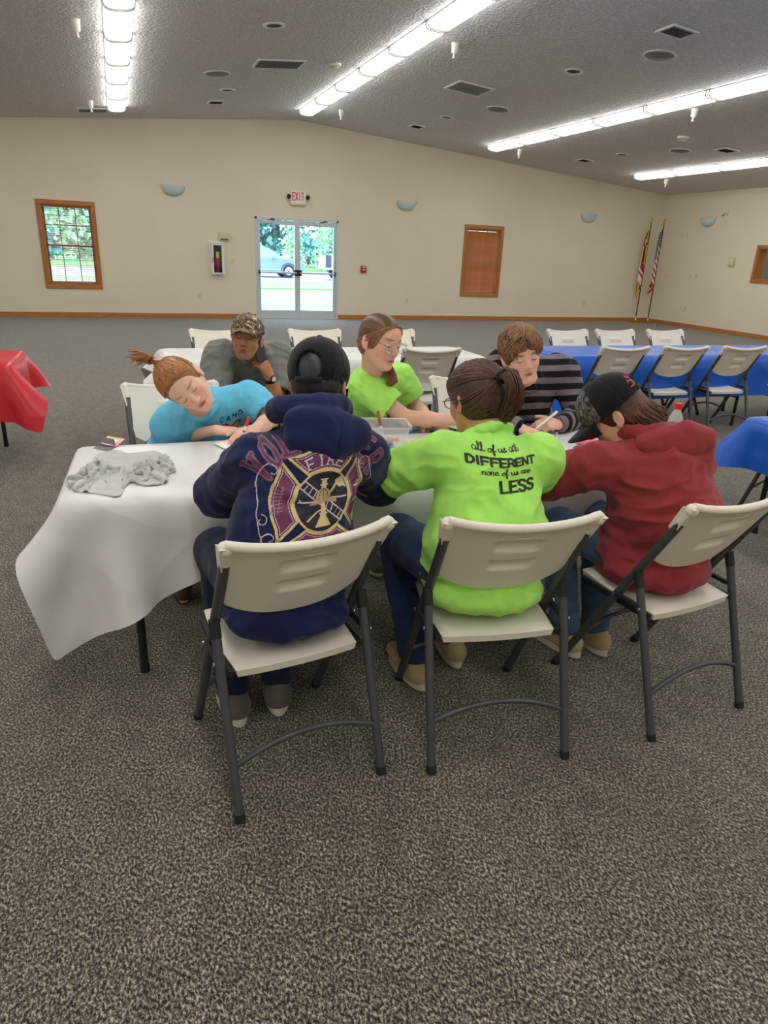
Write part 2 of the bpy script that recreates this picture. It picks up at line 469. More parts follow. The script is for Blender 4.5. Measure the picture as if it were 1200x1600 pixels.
# ------------------------------------------------------------------ plastic table covers: a small cloth relaxation
def drape(L, W, ox0, ox1, oy0, oy1, ztop=.745, step=.035, iters=260, seed=0, stiff=.9, cuty=None, skew=0., wind=.0, shift=(0, 0)):
    """cover over a table top L x W centred at 0; overhang at -x, +x, -y, +y; returns V, F"""
    nx = int((L+ox0+ox1)/step)+1; ny = int((W+oy0+oy1)/step)+1
    gx = np.linspace(-L/2-ox0, L/2+ox1, nx); 
    rest = np.zeros((nx, ny, 3))
    for i, x in enumerate(gx):
        b = oy0 if cuty is None else cuty(x)
        gy = np.linspace(-W/2-b, W/2+oy1, ny); rest[i, :, 0] = x+skew*gy; rest[i, :, 1] = gy
    rest[..., 0] += shift[0]; rest[..., 1] += shift[1]
    P = rest.copy(); P[..., 2] = ztop
    rg = np.random.default_rng(seed)
    # start folded down a little beyond the edges so that it falls outwards
    ex = np.maximum(np.abs(P[..., 0])-L/2, 0); ey = np.maximum(np.abs(P[..., 1])-W/2, 0)
    P[..., 2] -= .5*np.hypot(ex, ey)
    P += rg.normal(0, .0015, P.shape)
    V = np.zeros_like(P)
    cons = []
    def addc(di, dj, k):
        i0 = slice(0, nx-di); i1 = slice(di, nx)
        j0 = slice(0, ny-dj) if dj >= 0 else slice(-dj, ny); j1 = slice(dj, ny) if dj >= 0 else slice(0, ny+dj)
        r = np.linalg.norm(rest[i0, j0]-rest[i1, j1], axis=-1); cons.append((i0, j0, i1, j1, r, k))
    addc(1, 0, 1); addc(0, 1, 1); addc(1, 1, .7); addc(1, -1, .7); addc(2, 0, .25*stiff); addc(0, 2, .25*stiff); addc(4, 0, .1*stiff); addc(0, 4, .1*stiff); addc(3, 3, .08*stiff); addc(3, -3, .08*stiff)
    # count for jacobi averaging
    cnt = np.zeros((nx, ny))
    for i0, j0, i1, j1, r, k in cons: cnt[i0, j0] += 1; cnt[i1, j1] += 1
    g = .0022
    rad = .012
    for it in range(iters):
        V *= .97; V[..., 2] -= g*.25; Pn = P+V
        for sub in range(6):
            dlt = np.zeros_like(Pn)
            for i0, j0, i1, j1, r, k in cons:
                d = Pn[i1, j1]-Pn[i0, j0]; l = np.linalg.norm(d, axis=-1)+1e-9
                c = (d*((l-r)/l*.5*k)[..., None]); dlt[i0, j0] += c; dlt[i1, j1] -= c
            Pn = Pn+dlt/cnt[..., None]*1.9
            # collide with the table top slab
            qx = np.abs(Pn[..., 0])-L/2; qy = np.abs(Pn[..., 1])-W/2
            ins = (qx < 0) & (qy < 0) & (Pn[..., 2] < ztop) & (Pn[..., 2] > ztop-.06)
            up = ztop-Pn[..., 2]
            top = ins & (up < np.minimum(-qx, -qy)+.02)
            Pn[..., 2] = np.where(top, ztop, Pn[..., 2])
            sx = ins & ~top & (-qx <= -qy); Pn[..., 0] = np.where(sx, np.sign(Pn[..., 0])*(L/2+.002), Pn[..., 0])
            sy = ins & ~top & (-qx > -qy); Pn[..., 1] = np.where(sy, np.sign(Pn[..., 1])*(W/2+.002), Pn[..., 1])
            # no passing under the slab: keep hanging parts outside the outline
            und = (qx < -.004) & (qy < -.004) & (Pn[..., 2] <= ztop-.06)
            ux = und & (-qx <= -qy); Pn[..., 0] = np.where(ux, np.sign(Pn[..., 0])*(L/2+.001), Pn[..., 0])
            uy = und & (-qx > -qy); Pn[..., 1] = np.where(uy, np.sign(Pn[..., 1])*(W/2+.001), Pn[..., 1])
        V = (Pn-P); P = Pn
    idx = np.arange(nx*ny).reshape(nx, ny)
    Fq = np.stack([idx[:-1, :-1], idx[1:, :-1], idx[1:, 1:], idx[:-1, 1:]], -1).reshape(-1, 4)
    return P.reshape(-1, 3), Fq
# ================================================================== setting
YF, XR, XL, YB = 16.43, 14.03, -6.20, -5.0
RX, RZ, SL = 3.92, 4.133, .0843
def ceil_z(x): return RZ-SL*abs(x-RX)

def wall_mat(name, col, bscale=60, bump=.06):
    return plain(name, col, rough=.75, noise=.03, nscale=1.2, bump=bump, bscale=bscale, spec=.25)
wall_mat('wall_paint', srgb(226, 216, 194))
# knock-down texture ceiling
m, nt, b = newmat('ceiling_texture'); L = nt.links
b.inputs['Roughness'].default_value = .85; b.inputs['Specular IOR Level'].default_value = .2
tc = nd(nt, 'ShaderNodeTexCoord')
vo = nd(nt, 'ShaderNodeTexNoise'); vo.inputs['Scale'].default_value = 26; vo.inputs['Detail'].default_value = 3; vo.inputs['Roughness'].default_value = .55; L.new(tc.outputs['Object'], vo.inputs[0])
rp = nd(nt, 'ShaderNodeValToRGB'); rp.color_ramp.elements[0].position = .42; rp.color_ramp.elements[1].position = .62; L.new(vo.outputs[0], rp.inputs[0])
bp = nd(nt, 'ShaderNodeBump'); bp.inputs['Strength'].default_value = .8; bp.inputs['Distance'].default_value = .012; L.new(rp.outputs[0], bp.inputs['Height']); L.new(bp.outputs[0], b.inputs['Normal'])
cm = nd(nt, 'ShaderNodeMix', data_type='RGBA'); cm.inputs[6].default_value = srgb(214, 212, 212); cm.inputs[7].default_value = srgb(232, 230, 230); L.new(rp.outputs[0], cm.inputs[0]); L.new(cm.outputs[2], b.inputs['Base Color'])
# berber carpet: fine loops of dark, taupe and sand yarn
m, nt, b = newmat('carpet'); L = nt.links
b.inputs['Roughness'].default_value = .95; b.inputs['Specular IOR Level'].default_value = .1; b.inputs['Sheen Weight'].default_value = .25
tc = nd(nt, 'ShaderNodeTexCoord'); mp = nd(nt, 'ShaderNodeMapping'); mp.inputs['Rotation'].default_value = (0, 0, .5); mp.inputs['Scale'].default_value = (1, .62, 1); L.new(tc.outputs['Object'], mp.inputs[0])
n1 = nd(nt, 'ShaderNodeTexNoise'); n1.inputs['Scale'].default_value = 150; n1.inputs['Detail'].default_value = 4; n1.inputs['Roughness'].default_value = .75; L.new(mp.outputs[0], n1.inputs[0])
rp = nd(nt, 'ShaderNodeValToRGB'); e = rp.color_ramp.elements
e[0].position = .40; e[0].color = srgb(22, 20, 18); e[1].position = .62; e[1].color = srgb(190, 181, 160)
x = e.new(.46); x.color = srgb(58, 53, 47); x = e.new(.53); x.color = srgb(116, 109, 96)
L.new(n1.outputs[0], rp.inputs[0])
n2 = nd(nt, 'ShaderNodeTexNoise'); n2.inputs['Scale'].default_value = 14; n2.inputs['Detail'].default_value = 4; L.new(mp.outputs[0], n2.inputs[0])
mr = nd(nt, 'ShaderNodeMapRange'); mr.inputs[1].default_value = .3; mr.inputs[2].default_value = .7; mr.inputs[3].default_value = .78; mr.inputs[4].default_value = 1.22; L.new(n2.outputs[0], mr.inputs[0])
sc = nd(nt, 'ShaderNodeVectorMath', operation='SCALE'); L.new(rp.outputs[0], sc.inputs[0]); L.new(mr.outputs[0], sc.inputs['Scale']); L.new(sc.outputs[0], b.inputs['Base Color'])
bp = nd(nt, 'ShaderNodeBump'); bp.inputs['Strength'].default_value = .7; bp.inputs['Distance'].default_value = .006; L.new(n1.outputs[0], bp.inputs['Height']); L.new(bp.outputs[0], b.inputs['Normal'])
# oak
def wood(name, c0, c1, stretch=(14, 14, 1.2), rough=.4):
    m, nt, b = newmat(name); L = nt.links
    tc = nd(nt, 'ShaderNodeTexCoord'); mp = nd(nt, 'ShaderNodeMapping'); mp.inputs['Scale'].default_value = stretch; L.new(tc.outputs['Object'], mp.inputs[0])
    n = nd(nt, 'ShaderNodeTexNoise'); n.inputs['Scale'].default_value = 3; n.inputs['Detail'].default_value = 5; n.inputs['Distortion'].default_value = .6; L.new(mp.outputs[0], n.inputs[0])
    r = nd(nt, 'ShaderNodeValToRGB'); r.color_ramp.elements[0].position = .3; r.color_ramp.elements[1].position = .7; r.color_ramp.elements[0].color = c0; r.color_ramp.elements[1].color = c1
    L.new(n.outputs[0], r.inputs[0]); L.new(r.outputs[0], b.inputs['Base Color']); b.inputs['Roughness'].default_value = rough
wood('oak', srgb(150, 92, 42), srgb(190, 124, 62)); wood('oak_long', srgb(158, 100, 46), srgb(194, 130, 66), (1.2, 1.2, 20))
wood('blind_wood', srgb(150, 88, 46), srgb(198, 128, 74), (1.5, 20, 20), .5)
plain('aluminium', srgb(204, 209, 216), rough=.38, metal=.35, noise=.04, nscale=8)
plain('white_metal', srgb(232, 232, 228), rough=.4, noise=.02, nscale=10)
plain('white_plastic', srgb(232, 228, 216), rough=.45, noise=.02, nscale=15)
plain('almond_plastic', srgb(214, 203, 172), rough=.45, noise=.02, nscale=20)
plain('dark_metal', srgb(40, 38, 38), rough=.5, metal=.3, noise=.1, nscale=20)
plain('black_plastic', srgb(22, 22, 24), rough=.45, noise=.08, nscale=30)
plain('speaker_grille', srgb(128, 124, 120), rough=.7, noise=.15, nscale=160)
plain('grille_dark', srgb(66, 66, 68), rough=.7, noise=.1, nscale=30)
plain('red_paint', srgb(168, 26, 30), rough=.3, noise=.05, nscale=20)
plain('yellow_tag', srgb(222, 214, 60), rough=.6, noise=.05, nscale=20)
plain('frosted_glass', srgb(196, 208, 204), rough=.35, noise=.05, nscale=14)
plain('chrome', srgb(200, 200, 204), rough=.18, metal=1, noise=.03, nscale=20)
plain('brass', srgb(196, 152, 74), rough=.28, metal=1, noise=.05, nscale=20)
# window glass: clear with a reflection that the surface itself has
def glassmat(name, tint=(1, 1, 1, 1), refl=.06):
    m, nt, b = newmat(name); L = nt.links
    t = nd(nt, 'ShaderNodeBsdfTransparent'); t.inputs[0].default_value = tint
    g = nd(nt, 'ShaderNodeBsdfGlossy'); g.inputs['Roughness'].default_value = .02
    mx = nd(nt, 'ShaderNodeMixShader'); mx.inputs[0].default_value = refl
    L.new(t.outputs[0], mx.inputs[1]); L.new(g.outputs[0], mx.inputs[2]); L.new(mx.outputs[0], nt.nodes['Material Output'].inputs[0])
glassmat('window_glass', (.93, .97, 1, 1), .05)
attrmat('print', rough=.55, noise=.08, nscale=60)

def struct(o): o['kind'] = 'structure'; return o
# floor, ceiling
struct(MB().box(((XL+XR)/2, (YB+YF)/2, -.06), (XR-XL+.4, YF-YB+.4, .12)).build('floor', 'carpet'))
mb = MB()
mb.prism([(XL-.2, ceil_z(XL-.2)), (RX, RZ), (XR+.2, ceil_z(XR+.2)), (XR+.2, ceil_z(XR+.2)+.15), (RX, RZ+.15), (XL-.2, ceil_z(XL-.2)+.15)], 1, YB-.2, YF+.2)
struct(mb.build('ceiling', 'ceiling_texture'))
# far wall with its openings
DX0, DX1, DZ = 3.916-.965, 3.916+.965, 2.18
WINS = [(-.854, .577, 1.692, 1.096), (8.643, .577, 1.692, 1.096)]
TR = .085
ops = sorted([(DX0, DX1, 0, DZ)]+[(c-w_/2+TR*.6, c+w_/2-TR*.6, z0+TR*.6, z0+h-TR*.6) for c, z0, h, w_ in WINS])
mb = MB(); xs = [XL-.2]
for a, b_, c, d in ops: xs += [a, b_]
xs.append(XR+.2)
for i in range(len(xs)-1):
    a, b_ = xs[i], xs[i+1]; top = [(b_, ceil_z(b_)+.02), (a, ceil_z(a)+.02)]
    if a < RX < b_: top.insert(1, (RX, RZ+.02))
    if i % 2 == 0: mb.prism([(a, -.02), (b_, -.02)]+top, 1, YF, YF+.18)
    else:
        _, _, z0, z1 = ops[i//2]
        if z0 > 0: mb.prism([(a, -.02), (b_, -.02), (b_, z0), (a, z0)], 1, YF, YF+.18)
        mb.prism([(a, z1), (b_, z1)]+top, 1, YF, YF+.18)
struct(mb.build('wall_far', 'wall_paint'))
# right wall with the oak framed hatch
HY0, HY1, HZ0, HZ1 = 11.55, 13.00, 1.30, 1.98
mb = MB(); zt = ceil_z(XR)+.02
for y0, y1, z0, z1 in ((YB, HY0, -.02, zt), (HY1, YF+.02, -.02, zt), (HY0, HY1, -.02, HZ0), (HY0, HY1, HZ1, zt)):
    mb.box((XR+.09, (y0+y1)/2, (z0+z1)/2), (.18, y1-y0, z1-z0))
struct(mb.build('wall_right', 'wall_paint'))
zt = ceil_z(XL)+.02
struct(MB().box((XL-.09, (YB+YF)/2, zt/2), (.18, YF-YB+.2, zt+.02)).build('wall_left', 'wall_paint'))
mb = MB(); mb.prism([(XL-.2, -.02), (XR+.2, -.02), (XR+.2, ceil_z(XR)+.02), (RX, RZ+.02), (XL-.2, ceil_z(XL)+.02)], 1, YB-.18, YB)
struct(mb.build('wall_back', 'wall_paint'))
# kitchen seen through the hatch
plain('kitchen_wall', srgb(190, 188, 176), rough=.8, noise=.03, nscale=2)
mb = MB(); mb.box((XR+2.2, 12.3, 1.6), (.1, 4.4, 3.2)); mb.box((XR+1.2, 14.5, 1.6), (2.1, .1, 3.2)); mb.box((XR+1.2, 10.1, 1.6), (2.1, .1, 3.2)); mb.box((XR+1.2, 12.3, 3.2), (2.1, 4.4, .1)); mb.box((XR+1.2, 12.3, 0), (2.1, 4.4, .1))
struct(mb.build('wall_kitchen', 'kitchen_wall'))
mb = MB(); t = .075
for y, z, dy, dz in (((HY0+HY1)/2, HZ1+t/2, HY1-HY0+2*t, t), ((HY0+HY1)/2, HZ0-t/2, HY1-HY0+2*t, t), (HY0-t/2, (HZ0+HZ1)/2, t, HZ1-HZ0), (HY1+t/2, (HZ0+HZ1)/2, t, HZ1-HZ0)):
    mb.box((XR-.01, y, z), (.03, dy, dz), bev=.005)
for y, z, dy, dz in (((HY0+HY1)/2, HZ1-.008, HY1-HY0, .016), ((HY0+HY1)/2, HZ0+.008, HY1-HY0, .016), (HY0+.008, (HZ0+HZ1)/2, .016, HZ1-HZ0), (HY1-.008, (HZ0+HZ1)/2, .016, HZ1-HZ0)):
    mb.box((XR+.09, y, z), (.2, dy, dz))
struct(mb.build('trim_1', 'oak'))
# baseboards
mb = MB(); bh = .10
for a, b_ in ((XL, DX0-.02), (DX1+.02, XR)):
    mb.box(((a+b_)/2, YF-.009, bh/2), (b_-a, .018, bh), bev=.004)
struct(mb.build('baseboard_far', 'oak_long'))
struct(MB().box((XR-.009, (YB+YF)/2, bh/2), (.018, YF-YB, bh), bev=.004).build('baseboard_right', 'oak_long'))
struct(MB().box((XL+.009, (YB+YF)/2, bh/2), (.018, YF-YB, bh), bev=.004).build('baseboard_left', 'oak_long'))

# ---- glazed double door
fr = .05
mb = MB()
mb.box((DX0+fr/2, YF+.05, DZ/2), (fr, .12, DZ), bev=.004); mb.box((DX1-fr/2, YF+.05, DZ/2), (fr, .12, DZ), bev=.004); mb.box(((DX0+DX1)/2, YF+.05, DZ-fr/2), (DX1-DX0, .12, fr), bev=.004)
mb.box(((DX0+DX1)/2, YF+.06, .008), (DX1-DX0, .16, .02))
struct(mb.build('trim_2', 'aluminium'))
lw = (DX1-DX0-2*fr)/2
for k in (0, 1):
    x0 = DX0+fr+k*lw; x1 = x0+lw; g = .003; st = .06
    d = bpy.data.objects.new('door_%d' % (k+1), None); COL.objects.link(d); d.location = ((x0+x1)/2, YF+.04, 0); struct(d)
    d['label'] = ['left glazed aluminium leaf of the exit double door', 'right glazed aluminium leaf of the exit double door'][k]
    X0, X1 = x0-(x0+x1)/2+g, x1-(x0+x1)/2-g
    zt = DZ-fr-.004
    for xx in (X0+st/2, X1-st/2): MB().box((xx, 0, zt/2+.006), (st, .045, zt-.012), bev=.004).build('stile', 'aluminium', d)
    MB().box((0, 0, zt-.05), (X1-X0-2*st, .045, .09), bev=.004).build('rail', 'aluminium', d)
    MB().box((0, 0, .10), (X1-X0-2*st, .045, .18), bev=.004).build('rail', 'aluminium', d)
    MB().box((0, 0, (zt-.095+.19)/2), (X1-X0-2*st, .008, zt-.095-.19)).build('pane', 'window_glass', d)
    bar = MB(); bar.tube([(X0+.03, -.075, 1.02), (X1-.03, -.075, 1.02)], .022, 10); bar.build('push_bar', 'aluminium', d, smooth=True)
    for xx, ww in (((X1-.04, .09) if k == 0 else (X0+.04, .09)), ((X0+.03, .04) if k == 0 else (X1-.03, .04))):
        MB().box((xx, -.055, 1.02), (ww, .075, .13 if ww > .05 else .08), bev=.01).build('bar_end', 'black_plastic', d)
    cl = MB(); cx0 = X0+.22 if k == 0 else X1-.40
    cl.box((cx0, -.05, zt-.045), (.24, .06, .06), bev=.008); c = cl.build('door_closer', 'aluminium', d)
    ar = MB(); ar.tube([(cx0, -.07, zt-.01), (cx0+.17, -.13, zt+.01), (cx0+.06, -.02, zt+.03)], .009, 6); ar.build('closer_arm', 'dark_metal', c, smooth=True)

# ---- windows with wooden blinds
def window(n, cx, z0, h, w_, closed, label):
    root = bpy.data.objects.new('window_%d' % n, None); COL.objects.link(root); root.location = (cx, YF, z0); struct(root); root['label'] = label
    t = TR
    for x, z, dx, dz in ((-w_/2+t/2, h/2, t, h-2*t), (w_/2-t/2, h/2, t, h-2*t), (0, h-t/2, w_, t), (0, t/2, w_, t)):
        MB().box((x, -.012, z), (dx, .028, dz), bev=.006).build('casing', 'oak' if dz > dx else 'oak_long', root)
    iw, ih = w_-2*t, h-2*t
    mb = MB()
    for x, z, dx, dz in ((-iw/2, h/2, .02, ih), (iw/2, h/2, .02, ih), (0, h-t, iw, .02), (0, t, iw, .02)): mb.box((x, .075, z), (dx+.012, .15, dz+.012))
    mb.build('jamb', 'oak', root)
    mb = MB(); y = .12
    for x, z, dx, dz in ((-iw/2+.03, h/2, .04, ih), (iw/2-.03, h/2, .04, ih), (0, h-t-.03, iw, .04), (0, t+.03, iw, .04), (0, h/2, iw, .045)): mb.box((x, y, z), (dx, .04, dz), bev=.004)
    mb.build('sash', 'sash_paint', root)
    for i in (1, 2): MB().box((-iw/2+iw*i/3, y-.005, h/2), (.018, .022, ih-.04)).build('muntin', 'sash_paint', root)
    for i in (1, 3): MB().box((0, y-.005, t+ih*i/4), (iw-.04, .022, .018)).build('muntin', 'sash_paint', root)
    MB().box((0, y+.008, h/2), (iw-.03, .006, ih-.03)).build('pane', 'window_glass', root)
    MB().box((0, .055, h-t-.03), (iw-.03, .05, .045), bev=.004).build('blind_headrail', 'blind_wood', root)
    MB().box((0, .055, t+.03), (iw-.04, .035, .02), bev=.004).build('blind_rail', 'blind_wood', root)
    n_s = 40; zz = np.linspace(t+.06, h-t-.075, n_s)
    sl = MB(); ang = 1.0 if closed else .35
    sl.box((0, 0, 0), (iw-.04, .044 if closed else .03, .003), R=np.array([[1, 0, 0], [0, math.cos(ang), -math.sin(ang)], [0, math.sin(ang), math.cos(ang)]])); me = sl.mesh('slat')
    me.materials.append(MATS['blind_wood'])
    for z in zz:
        o = bpy.data.objects.new('slat', me); COL.objects.link(o); o.parent = root; o.location = (0, .055, z)
    for xx in (-iw*.3, iw*.3):
        c = MB(); c.tube([(xx, .035, h-t-.05), (xx, .035, t+.03)], .0025, 5); c.build('ladder_cord', 'blind_wood', root)
    c = MB(); c.tube([(iw*.42, .03, h-t-.05), (iw*.42, .028, h*.42)], .003, 5); c.build('pull_cord', 'almond_plastic', root)
plain('sash_paint', srgb(120, 70, 62), rough=.5, noise=.05, nscale=20)
window(1, *WINS[0], False, 'oak framed window with its wooden blind open onto the lawn')
window(2, *WINS[1], True, 'oak framed window with its wooden blind shut')
# ================================================================== ceiling
ORD = ['first', 'second', 'third', 'fourth', 'fifth', 'sixth', 'seventh', 'eighth', 'ninth', 'tenth', 'eleventh', 'twelfth', 'thirteenth', 'fourteenth', 'fifteenth', 'sixteenth']
m, nt, b = newmat('lamp_lens'); L = nt.links
b.inputs['Base Color'].default_value = (.9, .92, .9, 1); b.inputs['Roughness'].default_value = .3
b.inputs['Emission Color'].default_value = (1.0, .99, .965, 1); b.inputs['Emission Strength'].default_value = LAMP_STRENGTH
plain('lamp_pan', srgb(236, 236, 232), rough=.4, noise=.02, nscale=10)
FL = 1.27
def lamp_meshes():
    prof = []; hw, hh = .145, .075
    for k in range(13):
        a = math.pi*k/12; c, s = math.cos(a), math.sin(a)
        prof.append((hw*math.copysign(abs(c)**.55, c), -.012-hh*abs(s)**.6))
    n = len(prof); vs = []; fs = []
    ys = [(-FL/2+.035, .80), (-FL/2+.07, 1), (FL/2-.07, 1), (FL/2-.035, .80)]
    for y, s in ys: vs += [(p[0]*s, y, -.012+(p[1]+.012)*s) for p in prof]
    for i in range(len(ys)-1):
        for k in range(n-1): fs.append((i*n+k, i*n+k+1, (i+1)*n+k+1, (i+1)*n+k))
    fs += [tuple(range(n)), tuple(range(len(ys)*n-1, (len(ys)-1)*n-1, -1))]
    a = MB(); a.add(vs, fs); lens = a.mesh('lens', True)
    pan = MB(); pan.box((0, 0, -.006), (.31, FL, .012), bev=.003).mesh('pan')
    band = MB(); band.tube([(p[0]*1.02, 0, p[1]*1.02) for p in prof], .006, 5)
    cap = MB()
    cap.tube([(p[0]*1.03, 0, p[1]*1.03) for p in prof], 0.011, 6); end = cap.mesh('end_band')
    pn = MB(); pn.box((0, 0, -.006), (.31, FL, .012), bev=.003)
    return lens, pn.mesh('pan'), end
lens, pan, endb = lamp_meshes()
lens.materials.append(MATS['lamp_lens']); pan.materials.append(MATS['lamp_pan']); plain('lamp_gap', srgb(132, 132, 128), rough=.6, noise=.05, nscale=30); endb.materials.append(MATS['lamp_gap'])
ROWS = [(.25, 15.05, 'in the row left of the ridge'), (3.80, 15.15, 'in the row along the ridge'), (7.93, 15.0, 'in the row right of the ridge'), (11.72, 14.8, 'in the row nearest the right wall'), (-3.6, 15.0, 'in the row nearest the left wall')]
for x, yend, rl in ROWS:
    for k in range(15):
        y = yend-FL*(k+.5)
        if y < YB+.7: break
        o = thing('fluorescent_light', 'lit fluorescent fixture, %s from the far wall %s' % (ORD[k], rl), 'ceiling light', (x, y, ceil_z(x)-(.014 if abs(x-RX) < .2 else .001)), 0, 'fluorescent fixtures on the ceiling')
        o.rotation_euler = (0, 0 if abs(x-RX) < .2 else (-math.atan(SL) if x < RX else math.atan(SL)), 0)
        for nm, me, dy in (('pan', pan, 0), ('lens', lens, 0), ('end_band', endb, -FL/2+.03), ('end_band', endb, FL/2-.03)):
            c = bpy.data.objects.new(nm, me); COL.objects.link(c); c.parent = o; c.location = (0, dy, 0)
o = thing('fluorescent_light', 'lit fluorescent fixture in the kitchen behind the hatch', 'ceiling light', (XR+1.2, 12.3, 3.145), 0)  # extra fixture out of view, added to brighten the kitchen
for nm, me in (('pan', pan), ('lens', lens)):
    c = bpy.data.objects.new(nm, me); COL.objects.link(c); c.parent = o
def on_ceiling(name, label, cat, x, y, group):
    o = thing(name, label, cat, (x, y, ceil_z(x)-.001), 0, group); o.rotation_euler = (0, -math.atan(SL) if x < RX else math.atan(SL), 0); return o
plain('vent_slat', srgb(168, 168, 166), rough=.5, noise=.05, nscale=20)
def vent(x, y, w_, d_, label, n=7, mat='white_metal', along='x', panes=False):
    o = on_ceiling('ceiling_vent', label, 'vent', x, y, 'vents in the ceiling'); f = .035
    for cx, cy, dx, dy in ((0, d_/2-f/2, w_, f), (0, -d_/2+f/2, w_, f), (w_/2-f/2, 0, f, d_-2*f), (-w_/2+f/2, 0, f, d_-2*f)):
        MB().box((cx, cy, -.008), (dx, dy, .016), bev=.003).build('frame', 'white_metal', o)
    MB().box((0, 0, -.002), (w_-2*f, d_-2*f, .003)).build('backing', 'grille_dark', o)
    a = .7; R = np.array([[1, 0, 0], [0, math.cos(a), -math.sin(a)], [0, math.sin(a), math.cos(a)]])
    sl = MB(); sl.box((0, 0, 0), (w_-2*f, min(.03, (d_-2*f)/n*.8), .002), R=R); me = sl.mesh('slat'); me.materials.append(MATS[mat])
    for i in range(n):
        c = bpy.data.objects.new('slat', me); COL.objects.link(c); c.parent = o; c.location = (0, -d_/2+f+(d_-2*f)*(i+.5)/n, -.012)
    return o
vent(2.42, 11.25, .70, .52, 'large louvred ceiling vent left of the ridge lights', 9, 'vent_slat')
vent(-.16, 15.45, .55, .42, 'wide dark ceiling vent beside the far end of the left light row', 6, 'vent_slat')
vent(1.94, 14.4, .28, .30, 'small ceiling vent near the far wall between left and ridge lights', 4, 'grille_dark')
vent(5.42, 11.2, .62, .58, 'large pale ceiling grille right of the ridge lights', 8)
vent(5.95, 14.6, .26, .30, 'small ceiling vent near the far wall right of the ridge lights', 4, 'grille_dark')
vent(6.0, 7.3, .36, .30, 'square ceiling vent above a round speaker, top right', 5, 'vent_slat')
vent(10.7, 11.15, .34, .32, 'small ceiling vent between the two right light rows', 4, 'grille_dark')
vent(9.9, 14.4, .28, .30, 'small ceiling vent near the far wall between the right light rows', 4, 'grille_dark')
for x, y, lb in ((1.65, 12.0, 'flush round ceiling speaker left of the louvred vent'), (6.36, 11.98, 'flush round ceiling speaker beyond the pale grille'), (6.39, 8.02, 'large round ceiling speaker at the top right below the square vent'), (10.29, 11.89, 'flush round ceiling speaker between the two right light rows')):
    o = on_ceiling('ceiling_speaker', lb, 'speaker', x, y, 'ceiling speakers')
    MB().lathe([(.20, 0), (.20, -.008), (.185, -.012)], 32).build('rim', 'white_metal', o, smooth=True)
    MB().lathe([(.184, -.006), (.17, -.016), (.05, -.020), (.004, -.020)], 32).build('grille', 'speaker_grille', o, smooth=True)
for x, y, lb in ((1.955, 9.33, 'recessed can light with white ring nearest on the left slope'), (1.98, 13.26, 'recessed can light left of the ridge near the far wall'), (6.04, 9.30, 'recessed can light right of the ridge near the pale grille'), (6.03, 13.33, 'recessed can light right of the ridge near the far wall'), (9.94, 13.16, 'recessed can light between the two right light rows')):
    o = on_ceiling('recessed_light', lb, 'ceiling light', x, y, 'unlit recessed lights')
    MB().lathe([(.135, 0), (.135, -.008), (.10, -.014), (.088, -.004)], 28, caps=False).build('trim_ring', 'white_metal', o, smooth=True)
    MB().lathe([(.10, -.004), (.05, -.002), (.003, -.002)], 28).build('baffle', 'grille_dark', o, smooth=True)
for x, y, lb in ((-.19, 9.5, 'white sprinkler head left of the left light row, nearest'), (-.185, 14.5, 'white sprinkler head left of the left light row, by the far wall'), (4.36, 14.6, 'white sprinkler head right of the ridge lights, by the far wall'), (4.33, 9.45, 'white sprinkler head right of the ridge lights, nearest'), (8.46, 14.75, 'white sprinkler head at the far end of the right light row'), (8.37, 9.5, 'white sprinkler head midway along the right light row'), (12.35, 14.55, 'white sprinkler head at the far end of the row nearest the right wall')):
    o = on_ceiling('sprinkler_head', lb, 'sprinkler', x, y, 'ceiling sprinklers')
    MB().lathe([(.055, 0), (.05, -.02), (.04, -.10), (.028, -.115)], 16).build('escutcheon', 'white_plastic', o, smooth=True)
    MB().lathe([(.014, -.11), (.014, -.15), (.02, -.155), (.02, -.16), (.012, -.17)], 12).build('nozzle', 'white_plastic', o, smooth=True)
for x, y, lb in ((3.21, 11.15, 'round white smoke detector beside the ridge lights'), (9.54, 11.0, 'round white smoke detector between the right light rows')):
    o = on_ceiling('smoke_detector', lb, 'smoke detector', x, y, 'smoke detectors')
    MB().lathe([(.10, 0), (.10, -.02), (.085, -.035)], 24).build('base', 'white_plastic', o, smooth=True)
    MB().lathe([(.06, -.03), (.06, -.055), (.045, -.065)], 24).build('chamber', 'white_plastic', o, smooth=True)
    MB().lathe([(.062, -.040), (.064, -.044), (.062, -.048)], 24, caps=False).build('slot', 'dark_metal', o, smooth=True)

